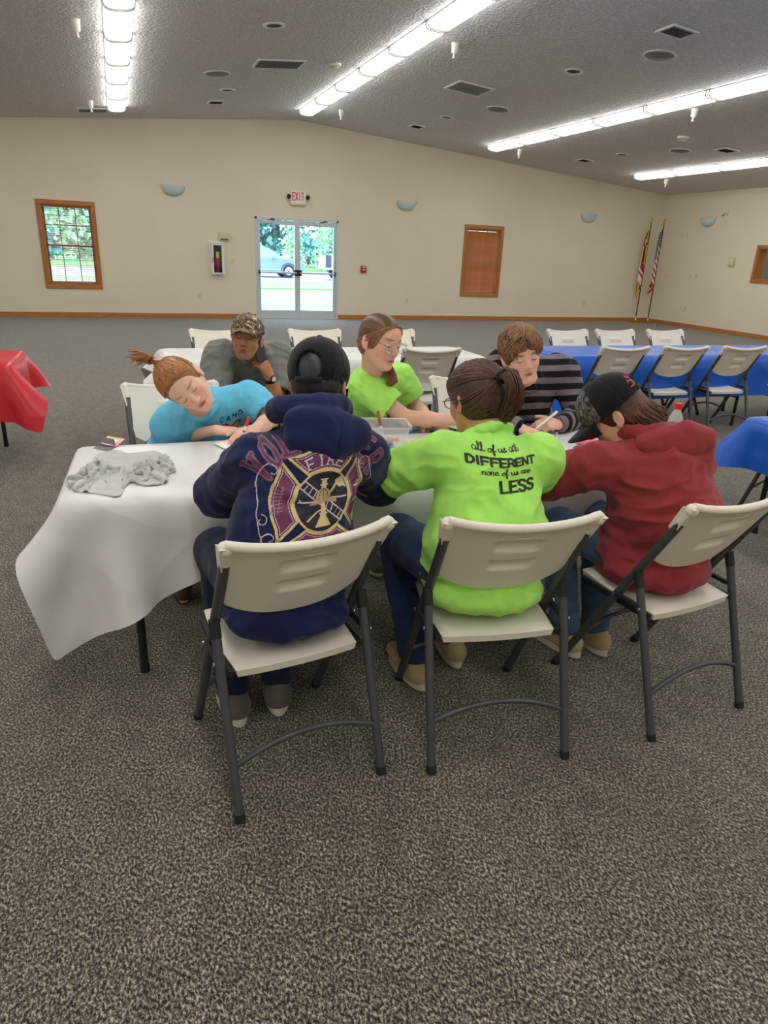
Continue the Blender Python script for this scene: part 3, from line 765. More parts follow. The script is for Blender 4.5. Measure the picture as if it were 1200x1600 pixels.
# ================================================================== things on the walls
# wall frame: local x along the wall, y out of the wall, z up
def on_wall(name, label, cat, x, y, z, right=False, group=None):
    return thing(name, label, cat, (x, y, z), math.pi if not right else math.pi/2, group)
def sconce(x, y, z, right, lb):
    o = on_wall('wall_sconce', lb, 'sconce', x, y, z, right, 'half bowl wall sconces'); W = .24
    vs = []; fs = []; nu, nv = 16, 8
    for i in range(nv+1):
        ph = (math.pi/2)*i/nv
        for k in range(nu+1):
            th = math.pi*k/nu
            vs.append((W*math.cos(th)*math.cos(ph)**.8, .006+.13*math.sin(th)*math.cos(ph)**.8, -.20*math.sin(ph)))
    for i in range(nv):
        for k in range(nu): fs.append((i*(nu+1)+k, i*(nu+1)+k+1, (i+1)*(nu+1)+k+1, (i+1)*(nu+1)+k))
    a = MB(); a.add(vs, fs); bo = a.build('bowl', 'frosted_glass', o, smooth=True); md = bo.modifiers.new('thick', 'SOLIDIFY'); md.thickness = .004
    r = MB(); r.tube([(W*math.cos(math.pi*k/16)*1.01, .006+.13*math.sin(math.pi*k/16)*1.01, 0) for k in range(17)], .006, 6); r.build('rim', 'white_metal', o, smooth=True)
    for s in (-1, 1):
        r = MB(); r.tube([(s*(W+.0), .02, -.01), (s*(W+.02), .022, .005), (s*(W+.035), .022, .02), (s*(W+.03), .022, .034), (s*(W+.015), .022, .03)], .005, 6); r.build('scroll', 'white_metal', o, smooth=True)
    MB().box((0, .006, -.08), (.10, .012, .12), bev=.003).build('backplate', 'white_metal', o)
sconce(1.255, YF, 2.68, False, 'half bowl wall sconce between the left window and the door')
sconce(6.53, YF, 2.68, False, 'half bowl wall sconce between the door and the shut window')
sconce(11.64, YF, 2.68, False, 'half bowl wall sconce between the shut window and the flags')
sconce(XR, 14.76, 2.67, True, 'half bowl wall sconce on the right hand wall')
def plate(x, y, z, right, lb, kind, w_=.075, h=.12):
    o = on_wall({'outlet': 'wall_outlet', 'switch': 'light_switch', 'blank': 'wall_plate'}[kind], lb, {'outlet': 'outlet', 'switch': 'switch', 'blank': 'wall plate'}[kind], x, y, z, right, 'electrical plates on the walls')
    MB().box((0, .004, 0), (w_, .008, h), bev=.002).build('cover', 'almond_plastic', o)
    if kind == 'outlet':
        for s in (-1, 1):
            c = MB().box((0, .009, s*.026), (.034, .004, .032), bev=.001).build('socket', 'almond_plastic', o)
            for t in (-1, 1): MB().box((t*.007, .0115, s*.026), (.003, .002, .010)).build('slot', 'dark_metal', c)
    elif kind == 'switch':
        MB().box((0, .012, 0), (.011, .012, .024), bev=.001).build('toggle', 'almond_plastic', o)
plate(2.445, YF, 1.216, False, 'light switch between the extinguisher cabinet and the door', 'switch', .085)
plate(1.685, YF, .48, False, 'outlet low on the far wall below the extinguisher cabinet', 'outlet')
plate(6.67, YF, .45, False, 'outlet low on the far wall between the door and the shut window', 'outlet')
plate(11.88, YF, .46, False, 'outlet low on the far wall between the shut window and the flags', 'outlet')
plate(XR, 15.58, 2.27, True, 'farther of two blank plates high on the right wall', 'blank')
plate(XR, 15.42, 2.27, True, 'nearer of two blank plates high on the right wall', 'blank')
plate(XR, 15.02, 1.28, True, 'farther switch of the pair at mid height on the right wall', 'switch', .11)
plate(XR, 14.83, 1.28, True, 'nearer switch of the pair at mid height on the right wall', 'switch', .12)
plate(XR, 15.15, .475, True, 'farther outlet of the low pair on the right wall', 'outlet')
plate(XR, 15.0, .475, True, 'nearer outlet of the low pair on the right wall', 'outlet', .12)
plate(13.78, YF, 1.24, False, 'grey plate on the far wall beside the flags', 'blank')
plate(XR, 15.9, 1.24, True, 'grey plate on the right wall just beyond the national flag', 'blank')
o = on_wall('thermostat_box', 'beige chime box above the extinguisher cabinet', 'box', 2.27, YF, 1.73, False)
MB().box((0, .04, 0), (.21, .08, .155), bev=.008).build('cover', 'almond_plastic', o); MB().box((0, .083, -.055), (.16, .004, .02)).build('grille', 'dark_metal', o)
o = on_wall('wall_strobe', 'beige square alarm box on the right wall', 'box', XR, 13.73, 1.67, True)
MB().box((0, .03, 0), (.17, .06, .18), bev=.008).build('cover', 'almond_plastic', o); MB().box((0, .062, .03), (.10, .005, .05), bev=.002).build('lens', 'white_plastic', o)
o = on_wall('security_camera', 'small white security camera high on the right wall', 'camera', XR, 14.2, 2.78, True)
MB().lathe([(.05, 0), (.05, .015), (.02, .02), (.02, .05)], 16, R=np.array([[1, 0, 0], [0, 0, 1], [0, -1, 0]])).build('mount', 'white_plastic', o, smooth=True)
MB().lathe([(.035, -.01), (.045, .02), (.04, .07), (.01, .09)], 16, c=(0, .05, -.01), R=np.array([[1, 0, 0], [0, .7, .7], [0, -.7, .7]])).build('head', 'white_plastic', o, smooth=True)
MB().lathe([(.028, 0), (.02, .012), (.004, .016)], 12, c=(0, .115, -.07), R=np.array([[1, 0, 0], [0, .7, .7], [0, -.7, .7]])).build('lens', 'black_plastic', o, smooth=True)
# exit sign
o = on_wall('exit_sign', 'white exit sign with red letters and two lamps above the door', 'exit sign', 3.92, YF, 2.61, False)
MB().box((0, .035, 0), (.34, .07, .26), bev=.01).build('housing', 'white_plastic', o)
MB().box((0, .035, -.145), (.34, .06, .035), bev=.006).build('tray', 'almond_plastic', o)
cv = Canvas(.32, .24, .002)
for i, ch in enumerate('EXIT'):
    x0 = -.128+i*.068
    for st in letter_strokes(ch, (x0+(.0 if ch != 'I' else -.004), -.07), (.046, 0), (0, .15)): cv.line(st, .019, srgb(214, 32, 58))
cv.build('lettering', flat_mapper((0, .0715, .012), (-1, 0, 0), (0, 0, 1)), 'print', o)
for s in (-1, 1):
    MB().tube([(s*.15, .04, -.12), (s*.19, .05, -.03), (s*.21, .05, 0)], .012, 8).build('lamp_arm', 'almond_plastic', o, smooth=True)
    MB().lathe([(.012, -.05), (.045, 0), (.048, .012), (.03, .022), (.004, .024)], 16, c=(s*.215, .07, .01), R=np.array([[1, 0, 0], [0, 0, 1], [0, -1, 0]])).build('lamp_head', 'dark_metal', o, smooth=True)
# extinguisher cabinet, a fire extinguisher inside
CX, CZ = 2.10, 1.265
o = on_wall('extinguisher_cabinet', 'white wall cabinet with glass front holding the fire extinguisher', 'cabinet', CX, YF, CZ, False)
W_, H_ = .33, .73
for x, z, dx, dz in ((-W_/2+.02, 0, .04, H_), (W_/2-.02, 0, .04, H_), (0, H_/2-.02, W_-.08, .04), (0, -H_/2+.02, W_-.08, .04)):
    MB().box((x, .012, z), (dx, .03, dz), bev=.004).build('frame', 'white_metal', o)
for x, z, dx, dz in ((-W_/2+.06, 0, .035, H_-.09), (W_/2-.06, 0, .035, H_-.09), (0, H_/2-.065, W_-.16, .035), (0, -H_/2+.065, W_-.16, .035)):
    MB().box((x, .125, z), (dx, .012, dz), bev=.003).build('door_rail', 'white_metal', o)
mb = MB()
for x, z, dx, dz in ((-W_/2+.045, 0, .006, H_-.08), (W_/2-.045, 0, .006, H_-.08), (0, H_/2-.05, W_-.09, .006), (0, -H_/2+.05, W_-.09, .006)): mb.box((x, .065, z), (dx, .12, dz))
mb.build('box_side', 'white_metal', o); MB().box((0, .003, 0), (W_-.1, .004, H_-.1)).build('back_panel', 'dark_metal', o)
MB().box((0, .122, 0), (W_-.15, .003, H_-.16)).build('pane', 'window_glass', o)
MB().box((W_/2-.055, .14, -.02), (.018, .02, .10), bev=.004).build('latch', 'chrome', o)
e = on_wall('fire_extinguisher', 'red fire extinguisher with a yellow tag inside the wall cabinet', 'extinguisher', CX, YF-.065, CZ-.30, False)
MB().lathe([(.045, 0), (.052, .01), (.052, .30), (.046, .335), (.025, .36), (.016, .37), (.016, .40)], 20).build('cylinder', 'red_paint', e, smooth=True)
MB().box((0, 0, .415), (.03, .03, .04), bev=.005).build('valve', 'dark_metal', e); MB().box((0, .015, .452), (.02, .11, .012), bev=.003).build('handle', 'dark_metal', e)
MB().tube([(.02, 0, .41), (.055, .01, .39), (.058, .02, .25), (.05, .02, .12)], .009, 8).build('hose', 'black_plastic', e, smooth=True)
MB().box((0, .050, .385), (.065, .003, .13), bev=.001).build('inspection_tag', 'yellow_tag', e)
# fire alarm pull
o = on_wall('fire_alarm_pull', 'red fire alarm pull station right of the door', 'fire alarm', 5.505, YF, 1.15, False)
MB().box((0, .025, 0), (.13, .05, .155), bev=.006).build('housing', 'red_paint', o); MB().box((0, .058, -.01), (.07, .018, .025), bev=.004).build('pull_bar', 'white_plastic', o); MB().box((0, .052, .05), (.08, .004, .02)).build('plate', 'white_plastic', o)

# ---- flags on poles in the corner
plain('flag_gold', srgb(236, 178, 44), rough=.7, noise=.08, nscale=60); plain('flag_black', srgb(24, 22, 26), rough=.7, noise=.1, nscale=60)
plain('flag_red', srgb(176, 30, 48), rough=.7, noise=.08, nscale=60); plain('flag_white', srgb(226, 222, 220), rough=.7, noise=.05, nscale=60); plain('flag_blue', srgb(34, 38, 78), rough=.7, noise=.1, nscale=60)
plain('gold_fringe', srgb(206, 150, 52), rough=.8, noise=.25, nscale=200)
def flag(base, top_z, lb, kind, seed=0):
    o = thing('flag', lb, 'flag', (base[0], base[1], 0), 0, 'flags in the corner')
    MB().lathe([(.155, 0), (.155, .02), (.13, .035), (.05, .05), (.03, .08), (.026, .14), (.018, .15)], 28).build('stand', 'brass', o, smooth=True)
    MB().tube([(0, 0, .12), (0, 0, top_z-.16)], .014, 10).build('pole', 'dark_metal', o, smooth=True)
    MB().lathe([(.014, 0), (.024, .02), (.012, .04), (.022, .07), (.03, .10), (.016, .16), (.003, .2)], 12, c=(0, 0, top_z-.18)).build('finial', 'brass', o, smooth=True)
    # hoist along the pole, fly gathered into hanging folds
    nu, nv = 60, 60; H = 1.15; FLY = 1.7; vs = np.zeros((nu+1, nv+1, 3))
    zt = top_z-.2; tot = H*.9+FLY*.56
    for i in range(nu+1):
        u = i/nu
        for j in range(nv+1):
            v = j/nv
            z = zt-v*H*(1-.1*u)-u*FLY*.56*(.9+.1*math.sin(3*v+seed)); t = min(1, max(0, (zt-z)/tot)); a = 3.2*math.pi*u+.7*math.sin(3*v+seed)
            wd = (.05+.20*t**.6)*(1-.45*max(0, t-.75)/.25)
            vs[i, j] = (-.015-wd*(.5-.5*math.cos(a))*(.75+.25*math.sin(5*t+seed))-.03*t, .05*math.sin(a)*(.3+t)-.02, z)
    def pat(u, v):
        if kind == 'us':
            if u < .4 and v < .54:
                k = (int(u*28) % 2 == 0) and (int(v*34) % 2 == 0); return 'flag_white' if k else 'flag_blue'
            return 'flag_red' if int(v*13) % 2 == 0 else 'flag_white'
        q = (u < .5) == (v < .5); uu, vv = (u*2) % 1, (v*2) % 1
        if q:
            col = int(uu*6) % 2; d = vv < 1-uu
            return 'flag_gold' if (col == 0) == d else 'flag_black'
        cr = abs(uu-.5) < .12 or abs(vv-.5) < .14; s = (uu < .5) == (vv < .5)
        return ('flag_red' if s else 'flag_white') if cr else ('flag_white' if s else 'flag_red')
    names = ['flag_gold', 'flag_black', 'flag_red', 'flag_white', 'flag_blue', 'gold_fringe']
    mb = MB(); fs = []; mi = []
    idx = lambda i, j: i*(nv+1)+j
    for i in range(nu):
        for j in range(nv):
            fs.append((idx(i, j), idx(i+1, j), idx(i+1, j+1), idx(i, j+1)))
            mi.append(5 if (i > nu-3 or j > nv-2) else names.index(pat((i+.5)/nu, (j+.5)/nv)))
    me = bpy.data.meshes.new('flag_cloth'); me.from_pydata([tuple(v) for v in vs.reshape(-1, 3)], [], fs)
    for n_ in names: me.materials.append(MATS[n_])
    me.polygons.foreach_set('material_index', mi); me.polygons.foreach_set('use_smooth', [True]*len(fs))
    link('flag_cloth', me, None, o).modifiers.new('thick', 'SOLIDIFY').thickness = .003
    return o
flag((13.50, 16.22), 2.68, 'black, gold, red and white state flag furled on its pole, left of the pair', 'md', .4)
flag((13.72, 15.98), 2.66, 'stars and stripes flag furled on its pole, right of the pair', 'us', 1.7)

# ================================================================== outdoors beyond the door and window
plain('asphalt', srgb(120, 126, 140), rough=.9, noise=.08, nscale=3, bump=.1, bscale=60)
plain('road', srgb(150, 148, 152), rough=.9, noise=.06, nscale=1)
plain('grass', srgb(112, 150, 74), rough=.9, noise=.25, nscale=6)
plain('line_paint', srgb(222, 206, 130), rough=.8, noise=.1, nscale=10)
for nm, y0, y1, mt, z in (('parking_lot', YF+.19, 28.5, 'asphalt', -.03), ('lawn_strip', 28.5, 35, 'grass', .02), ('road', 35, 47, 'road', -.02), ('meadow', 47, 120, 'grass', .0)):
    struct(MB().box((10, (y0+y1)/2, z-.1), (150, y1-y0, .2)).build(nm, mt))
a = at_z(438, 448, -.03); b_ = at_z(492, 471.5, -.03); dn = (b_-a)/np.linalg.norm(b_-a); pn = np.array([-dn[1], dn[0], 0])*.06
struct(MB().add([a-pn+[0, 0, .004], a+pn+[0, 0, .004], b_+pn+[0, 0, .004], b_-pn+[0, 0, .004]], [(0, 1, 2, 3)]).build('parking_line', 'line_paint'))
plain('car_paint', srgb(108, 128, 166), rough=.25, noise=.03, nscale=5, coat=.6); plain('car_white', srgb(222, 226, 232), rough=.25, noise=.03, nscale=5, coat=.6)
plain('car_glass', srgb(120, 146, 178), rough=.08, noise=.05, nscale=3); plain('tyre', srgb(38, 40, 46), rough=.85, noise=.1, nscale=20); plain('dark_trim', srgb(52, 60, 74), rough=.5, noise=.05, nscale=10)
def vehicle(name, lb, cat, loc, prof, glass, wheels, wr, paint, W=1.8, flip=False, pillars=()):
    o = thing(name, lb, cat, loc, math.pi if flip else 0)
    mb = MB(); n = len(prof)
    vs = []
    for s, ins in ((-1, .12), (-1, 0), (1, 0), (1, .12)):
        for (x, z) in prof:
            tum = max(0, z-.95)*.32
            vs.append((x, s*(W/2-ins*.5-tum), z if ins == 0 else z))
    # side shells closed by spanning roof/bonnet strips
    vs = [(x, s*(W/2-max(0, z-.95)*.32), z) for s in (-1, 1) for (x, z) in prof]
    fs = [tuple(range(n-1, -1, -1)), tuple(range(n, 2*n))]+[(i, (i+1) % n, n+(i+1) % n, n+i) for i in range(n)]
    mb.add(vs, fs); body = mb.build('body', paint, o); bv = body.modifiers.new('round', 'BEVEL'); bv.width = .05; bv.segments = 3; bv.limit_method = 'ANGLE'
    for poly in glass:
        for s in (-1, 1):
            g = MB(); pts = [(x, s*(W/2-max(0, z-.95)*.32+.006), z) for x, z in poly]; g.add(pts, [tuple(range(len(pts)))]); g.build('window', 'car_glass', o)
    for wx in wheels:
        for s in (-1, 1):
            R = np.array([[1, 0, 0], [0, 0, 1], [0, -1, 0]])
            wv = MB().lathe([(wr*.55, -.11), (wr*.97, -.11), (wr, -.08), (wr, .08), (wr*.97, .11), (wr*.55, .11)], 24, c=(wx, s*(W/2-.10), wr), R=R).build('tyre', 'tyre', o, smooth=True)
            MB().lathe([(wr*.6, -.112), (wr*.5, -.118), (.04, -.112)] if s < 0 else [(.04, .112), (wr*.5, .118), (wr*.6, .112)], 20, c=(wx, s*(W/2-.10), wr), R=R).build('hubcap', 'chrome', wv, smooth=True)
            MB().tube([(wx+(wr+.06)*math.cos(math.pi*k/10), s*(W/2+.005), wr+(wr+.06)*math.sin(math.pi*k/10)) for k in range(11)], .03, 6).build('wheel_arch', 'dark_trim', o, smooth=True)
    for s in (-1, 1):
        MB().box((.62, s*(W/2+.08), 1.02), (.12, .18, .14), bev=.04).build('mirror', paint, o)
        MB().box((0, s*(W/2+.004), .42), (2.2, .02, .05)).build('side_trim', 'chrome', o)
    return o
fx = at_y(471, 415, 40)[0]
vehicle('parked_car', 'slate blue crossover car parked beyond the grass, seen through the door', 'car', (fx-2.35, 40, -.02),
        [(-2.35, .35), (2.2, .30), (2.33, .5), (2.3, .78), (2.05, .92), (1.1, 1.05), (.35, 1.5), (-.2, 1.62), (-1.3, 1.62), (-2.0, 1.45), (-2.32, 1.0), (-2.38, .6)],
        [[(.95, 1.06), (.32, 1.44), (-.15, 1.53), (-.2, 1.06)], [(-.3, 1.06), (-.27, 1.53), (-1.25, 1.53), (-1.4, 1.06)], [(-1.5, 1.06), (-1.35, 1.52), (-1.9, 1.38), (-2.1, 1.08)]], (-1.45, 1.42), .35, 'car_paint')
tx = at_y(504, 405, 38)[0]
vehicle('pickup_truck', 'white pickup truck tail at the right edge of the door glass', 'truck', (tx+2.75, 38, -.02),
        [(-2.75, .55), (2.7, .45), (2.75, 1.0), (2.6, 1.12), (1.3, 1.2), (.75, 1.82), (-.55, 1.86), (-.75, 1.25), (-2.72, 1.25)],
        [[(1.15, 1.22), (.7, 1.72), (.15, 1.76), (.1, 1.22)], [(0, 1.22), (.05, 1.76), (-.5, 1.76), (-.62, 1.22)]], (-1.75, 1.75), .4, 'car_white', 1.95)
MB().box((tx+.05, 38-.99, .95), (.32, .12, .62), bev=.02).build('tail_lamp', 'dark_trim', bpy.data.objects['pickup_truck'])
bpy.data.objects['tail_lamp'].parent = None; bpy.data.objects['tail_lamp'].parent = bpy.data.objects['pickup_truck']; bpy.data.objects['tail_lamp'].location = (-(tx+2.75), -38, .02)

# trees: trunk and a crown of many small leaf quads
attrmat('foliage', rough=.8)
plain('bark', srgb(92, 84, 74), rough=.9, noise=.2, nscale=12)
def tree(x, y, h, r, col, lb, seed, n=2600, conical=False, base=.12):
    o = thing('tree', lb, 'tree', (x, y, 0), 0, 'trees beyond the road'); rg = np.random.default_rng(seed)
    MB().tube([(0, 0, -.1), (.05, .02, h*.35), (-.03, .05, h*.9)], [.035*h*.5, .022*h*.5, .01*h*.3], 8).build('trunk', 'bark', o, smooth=True)
    # leaf clumps
    nc = 26; cz = rg.uniform(base, 1, nc)*h
    if conical: rr = r*(1.05-cz/h)
    else: rr = r*np.sqrt(np.clip(1-((cz/h-.55)/.5)**2, .1, 1))
    an = rg.uniform(0, 6.283, nc); rad = rr*rg.uniform(.25, .85, nc)
    cc = np.stack([rad*np.cos(an), rad*np.sin(an), cz], 1)
    pick = rg.integers(0, nc, n); p = cc[pick]+rg.normal(0, 1, (n, 3))*np.array([r*.26, r*.26, h*.055])
    s = rg.uniform(.12, .26, n)*(h/9)
    d1 = rg.normal(0, 1, (n, 3)); d1 /= np.linalg.norm(d1, axis=1)[:, None]; d2 = np.cross(d1, rg.normal(0, 1, (n, 3))); d2 /= np.linalg.norm(d2, axis=1)[:, None]
    V = np.concatenate([p-d1*s[:, None]-d2*s[:, None]*.6, p+d1*s[:, None]-d2*s[:, None]*.6, p+d1*s[:, None]+d2*s[:, None]*.6, p-d1*s[:, None]+d2*s[:, None]*.6])
    Fq = np.stack([np.arange(n)+k*n for k in range(4)], 1)
    shade = (rg.uniform(.7, 1.25, nc)[pick]*rg.uniform(.8, 1.2, n))[:, None]; c = np.array(col)[None]*shade; c = np.concatenate([c]*4)
    me = npmesh('crown', V, Fq, False, c); ob = link('crown', me, 'foliage', o); ob['kind'] = 'stuff'
rg = np.random.default_rng(5)
GR = [srgb(138, 184, 152)[:3], srgb(110, 164, 158)[:3], srgb(170, 206, 160)[:3], srgb(90, 142, 142)[:3]]
LEFTW = ['tall dark green tree at the left in the window view', 'tall pale tree at the middle of the window view', 'tall green tree at the right in the window view']
for k, (x, h, r, c) in enumerate(((-5.6, 11, 3.0, 3), (-2.6, 9.5, 2.6, 2), (.6, 11, 3.0, 0))): tree(x, 60+k*.5, h, r, GR[c], LEFTW[k], 20+k, 2600, False, .05)
DOORT = [(9.6, 62, 11, 3.0, 0, 'tall green tree at the left edge of the door view'), (13.0, 64, 12, 3.0, 3, 'tall dark green tree behind the middle of the door view'), (16.6, 62, 11, 2.8, 1, 'tall blue green tree behind the right door leaf'), (20.2, 63, 10, 2.8, 0, 'tall green tree at the right edge of the door view')]
for k, (x, y, h, r, c, lb) in enumerate(DOORT): tree(x, y, h, r, GR[c], lb, 40+k, 2600, False, .05)
YT = [(12.2, 53, 3.6, 1.0, 2, 'young pale tree above the parked car bonnet'), (14.2, 52, 3.2, .9, 2, 'young pale tree at the left of the right door leaf'), (15.6, 53, 4.4, 1.1, 0, 'taller young tree in the middle of the right door leaf'), (17.0, 52.5, 3.4, .9, 2, 'young pale tree beside the pickup truck')]
for k, (x, y, h, r, c, lb) in enumerate(YT): tree(x, y, h, r, GR[c], lb, 60+k, 1000, True, .05)
# ================================================================== folding chairs
plain('chair_white', srgb(233, 226, 210), rough=.42, noise=.02, nscale=6, bump=.05, bscale=500)
plain('chair_steel', srgb(84, 84, 88), rough=.42, metal=.35, noise=.06, nscale=30)
plain('chair_black', srgb(34, 34, 36), rough=.5, noise=.08, nscale=20)
def make_chair():
    """origin mid between the rear feet; the sitter looks to +y"""
    o = thing('folding_chair', 'x', 'chair', (0, 0, 0), 0, 'white folding chairs')
    X = .225
    # seat: moulded slab, dished, rolled edges
    nx, ny = 18, 16; top = np.zeros((nx+1, ny+1, 3)); bot = top.copy()
    for i in range(nx+1):
        for j in range(ny+1):
            a = 2*i/nx-1; v = j/ny
            y = .125+.365*v
            wd = .192+.012*math.sin(math.pi*v)
            z = .448-.014*(1-a*a)*math.sin(math.pi*min(1, v*1.05))+.014*(v-.5)
            e = max(0, abs(a)-.88)/.12; e2 = max(0, abs(2*v-1)-.88)/.12; dr = .012*max(e, e2)**2
            yy = y-(.012*(1-a*a) if v < .5 else -.012*(1-a*a))*abs(2*v-1)**3
            top[i, j] = (a*wd, yy, z-dr); bot[i, j] = (a*(wd-.006), yy+(.004 if v < .5 else -.004), z-.036+.0*dr)
    V = np.concatenate([top.reshape(-1, 3), bot.reshape(-1, 3)]); n1 = (nx+1)*(ny+1); ix = lambda i, j: i*(ny+1)+j
    fs = []
    for i in range(nx):
        for j in range(ny):
            fs.append((ix(i, j), ix(i+1, j), ix(i+1, j+1), ix(i, j+1))); fs.append(tuple(n1+t for t in (ix(i, j), ix(i, j+1), ix(i+1, j+1), ix(i+1, j))))
    rim = [ix(i, 0) for i in range(nx)]+[ix(nx, j) for j in range(ny)]+[ix(i, ny) for i in range(nx, 0, -1)]+[ix(0, j) for j in range(ny, 0, -1)]
    for k in range(len(rim)): p, q = rim[k], rim[(k+1) % len(rim)]; fs.append((p, p+n1, q+n1, q))
    mb = MB(); mb.add(V, fs); st = mb.build('seat', 'chair_white', o, smooth=True)
    # backrest: curved panel wrapping the tubes, two pressed grip recesses
    fy = lambda z: .53-.575*z                       # line of the frame tube in side view
    nx, nz = 48, 40; fr = np.zeros((nx+1, nz+1, 3)); bk = fr.copy()
    for i in range(nx+1):
        a = 2*i/nx-1
        zb = .572+.055*abs(a)**2.6; zt = .866-.022*(1-a*a)
        for j in range(nz+1):
            v = j/nz; z = zb+(zt-zb)*v
            wd = .206+.046*v**.9; x = a*wd
            y = fy(z)-.035*(1-a*a)+.004
            th = .017 if abs(a) < .9 else .017+.02*((abs(a)-.9)/.1)*(1 if v > .62 else 0)
            lip = .010*max(0, (v-.86)/.14)
            dent = 0
            for cz, hw, hh in ((.765, .074, .023), (.685, .070, .023)):
                tx = abs(x)/hw; tz = (z-cz+.010*(x/hw)**2*0)/hh
                s = max(0, min(1, (1.0-tx)*9))*max(0, min(1, (1-abs(tz))*(5 if tz > 0 else 2.2)))
                dent = max(dent, s*(.026*(.62+.38*tz)))
            fr[i, j] = (x, y+th*.5+dent*.8, z); bk[i, j] = (x, y-th*.5-lip+dent, z)
    V = np.concatenate([fr.reshape(-1, 3), bk.reshape(-1, 3)]); n1 = (nx+1)*(nz+1); ix = lambda i, j: i*(nz+1)+j; fs = []
    for i in range(nx):
        for j in range(nz):
            fs.append((ix(i, j), ix(i, j+1), ix(i+1, j+1), ix(i+1, j))); fs.append(tuple(n1+t for t in (ix(i, j), ix(i+1, j), ix(i+1, j+1), ix(i, j+1))))
    rim = [ix(i, 0) for i in range(nx)]+[ix(nx, j) for j in range(nz)]+[ix(i, nz) for i in range(nx, 0, -1)]+[ix(0, j) for j in range(nz, 0, -1)]
    for k in range(len(rim)): p, q = rim[k], rim[(k+1) % len(rim)]; fs.append((p, q, q+n1, p+n1))
    mb = MB(); mb.add(V, fs); me = mb.mesh('backrest'); smooth_mesh(me, 55)
    brest = link('backrest', me, 'chair_white', o)
    top_edge = MB(); top_edge.tube([(a*.236, fy(.868-.022*(1-a*a))-.035*(1-a*a)-.004, .866-.022*(1-a*a)+.004*abs(a)**6) for a in np.linspace(-1, 1, 17)], .014, 10)
    top_edge.build('top_roll', 'chair_white', brest, smooth=True)
    for s in (-1, 1): MB().lathe([(.004, -.022), (.013, -.019), (.019, -.010), (.021, 0), (.019, .010), (.012, .017), (.003, .020)], 14, c=(s*.233, fy(.862)-.002, .858)).build('top_corner', 'chair_white', brest, smooth=True)
    # raised oval maker's mark
    zc = .818; yb = fy(zc)-.035-.0065
    ov = MB(); ov.tube([(.037*math.cos(t), yb-.001+.02*(0), zc+.0115*math.sin(t)) for t in np.linspace(0, 2*math.pi, 28)], .0012, 5); ov.build('maker_oval', 'chair_white', brest, smooth=True)
    wv = MB()
    SCR = {'L': [(0, .9), (.05, 1), (.05, 0), (.5, .05)], 'i': [(0, .6), (0, 0)], 'f': [(.3, 1), (.1, .9), (.1, -.2)], 'e': [(0, .3), (.4, .35), (.2, .6), (0, .3), (.2, 0), (.4, .1)], 't': [(.1, .9), (.1, 0), (.3, 0)], 'm': [(0, 0), (0, .55), (.25, .55), (.25, 0), (.25, .55), (.5, .55), (.5, 0)]}
    cx = .028
    for ch in 'Lifetime':
        g = SCR[ch]; wv.tube([(cx-p[0]*.0095, yb-.0012, zc-.003+p[1]*.0085) for p in g], .0008, 4); cx -= {'L': .0075, 'i': .004, 'f': .0055, 'e': .0068, 't': .005, 'm': .0085}[ch]
    wv.build('maker_name', 'chair_white', brest)
    for s in (-1, 1):
        fr_ = MB(); fr_.tube([(s*X, fy(.805), .805), (s*X, fy(.02), .02)], .0155, 12); c = fr_.build('front_leg', 'chair_steel', o, smooth=True)
        MB().tube([(s*X, fy(.024), .024), (s*X, fy(.0), .001)], .0175, 12).build('foot', 'chair_black', c, smooth=True)
        MB().tube([(s*X, fy(.805)+.0, .805), (s*(X+.004), fy(.86), .858)], [.019, .021], 12).build('socket', 'chair_white', brest, smooth=True)
        r = MB(); r.tube([(s*.233, .0075, .022), (s*.233, .176, .535)], .0145, 12); c = r.build('rear_leg', 'chair_steel', o, smooth=True)
        MB().tube([(s*.233, .0080, .024), (s*.233, .0, .001)], .0165, 12).build('foot', 'chair_black', c, smooth=True)
        MB().tube([(s*.233, .172, .522), (s*.233, .19, .575)], .0165, 12).build('collar', 'chair_black', c, smooth=True)
        MB().tube([(s*.236, fy(.455), .455), (s*.236, .148, .452)], .010, 8).build('link_bar', 'chair_black', o, smooth=True)
        for yy, zz in ((fy(.455), .455), (.148, .452)):
            MB().lathe([(.008, 0), (.008, .004), (.004, .006)], 10, c=(s*.248, yy, zz), R=np.array([[0, 0, s], [0, 1, 0], [-s, 0, 0]])).build('rivet', 'chrome', o, smooth=True)
        MB().box((s*.205, .30, .418), (.018, .34, .022), bev=.004).build('seat_rail', 'chair_black', o)
    def bow(y, z0, x, rise, r):
        return [(x*t, y(t), z0+rise*(1-t*t)) for t in np.linspace(-1, 1, 13)]
    MB().tube(bow(lambda t: .053, .16, .222, .055, .01), .0095, 10).build('rear_stretcher', 'chair_steel', o, smooth=True)
    MB().tube(bow(lambda t: fy(.21), .21, .214, .05, .01), .0095, 10).build('front_stretcher', 'chair_steel', o, smooth=True)
    return o
CHAIR0 = make_chair(); remember(CHAIR0); _first = [True]
def chair(x, y, deg, lb):
    if _first[0]: o = CHAIR0; _first[0] = False
    else: o = copy_tree(CHAIR0)
    o.location = (x, y, 0); o.rotation_euler = (0, 0, math.radians(deg)); o['label'] = lb; return o
def chair_by_top(px, py, deg, lb, cx=None):
    """chair whose top edge middle appears at the pixel"""
    p = at_z(px, py, .85); a = math.radians(deg); ly = .0
    return chair(p[0]+math.sin(a)*ly, p[1]-math.cos(a)*ly, deg, lb)
chair(.43, 1.613, 7.9, 'white folding chair under the person in the navy hoodie')
chair(1.047, 1.563, -8.8, 'white folding chair under the person in the lime shirt with back print')
chair(1.857, 1.538, 6.8, 'white folding chair under the person in the red hoodie')
chair(.215, 3.86, 183, 'white folding chair under the girl in the light blue shirt')
chair(.74, 4.68, 176, 'white folding chair under the man on the phone')
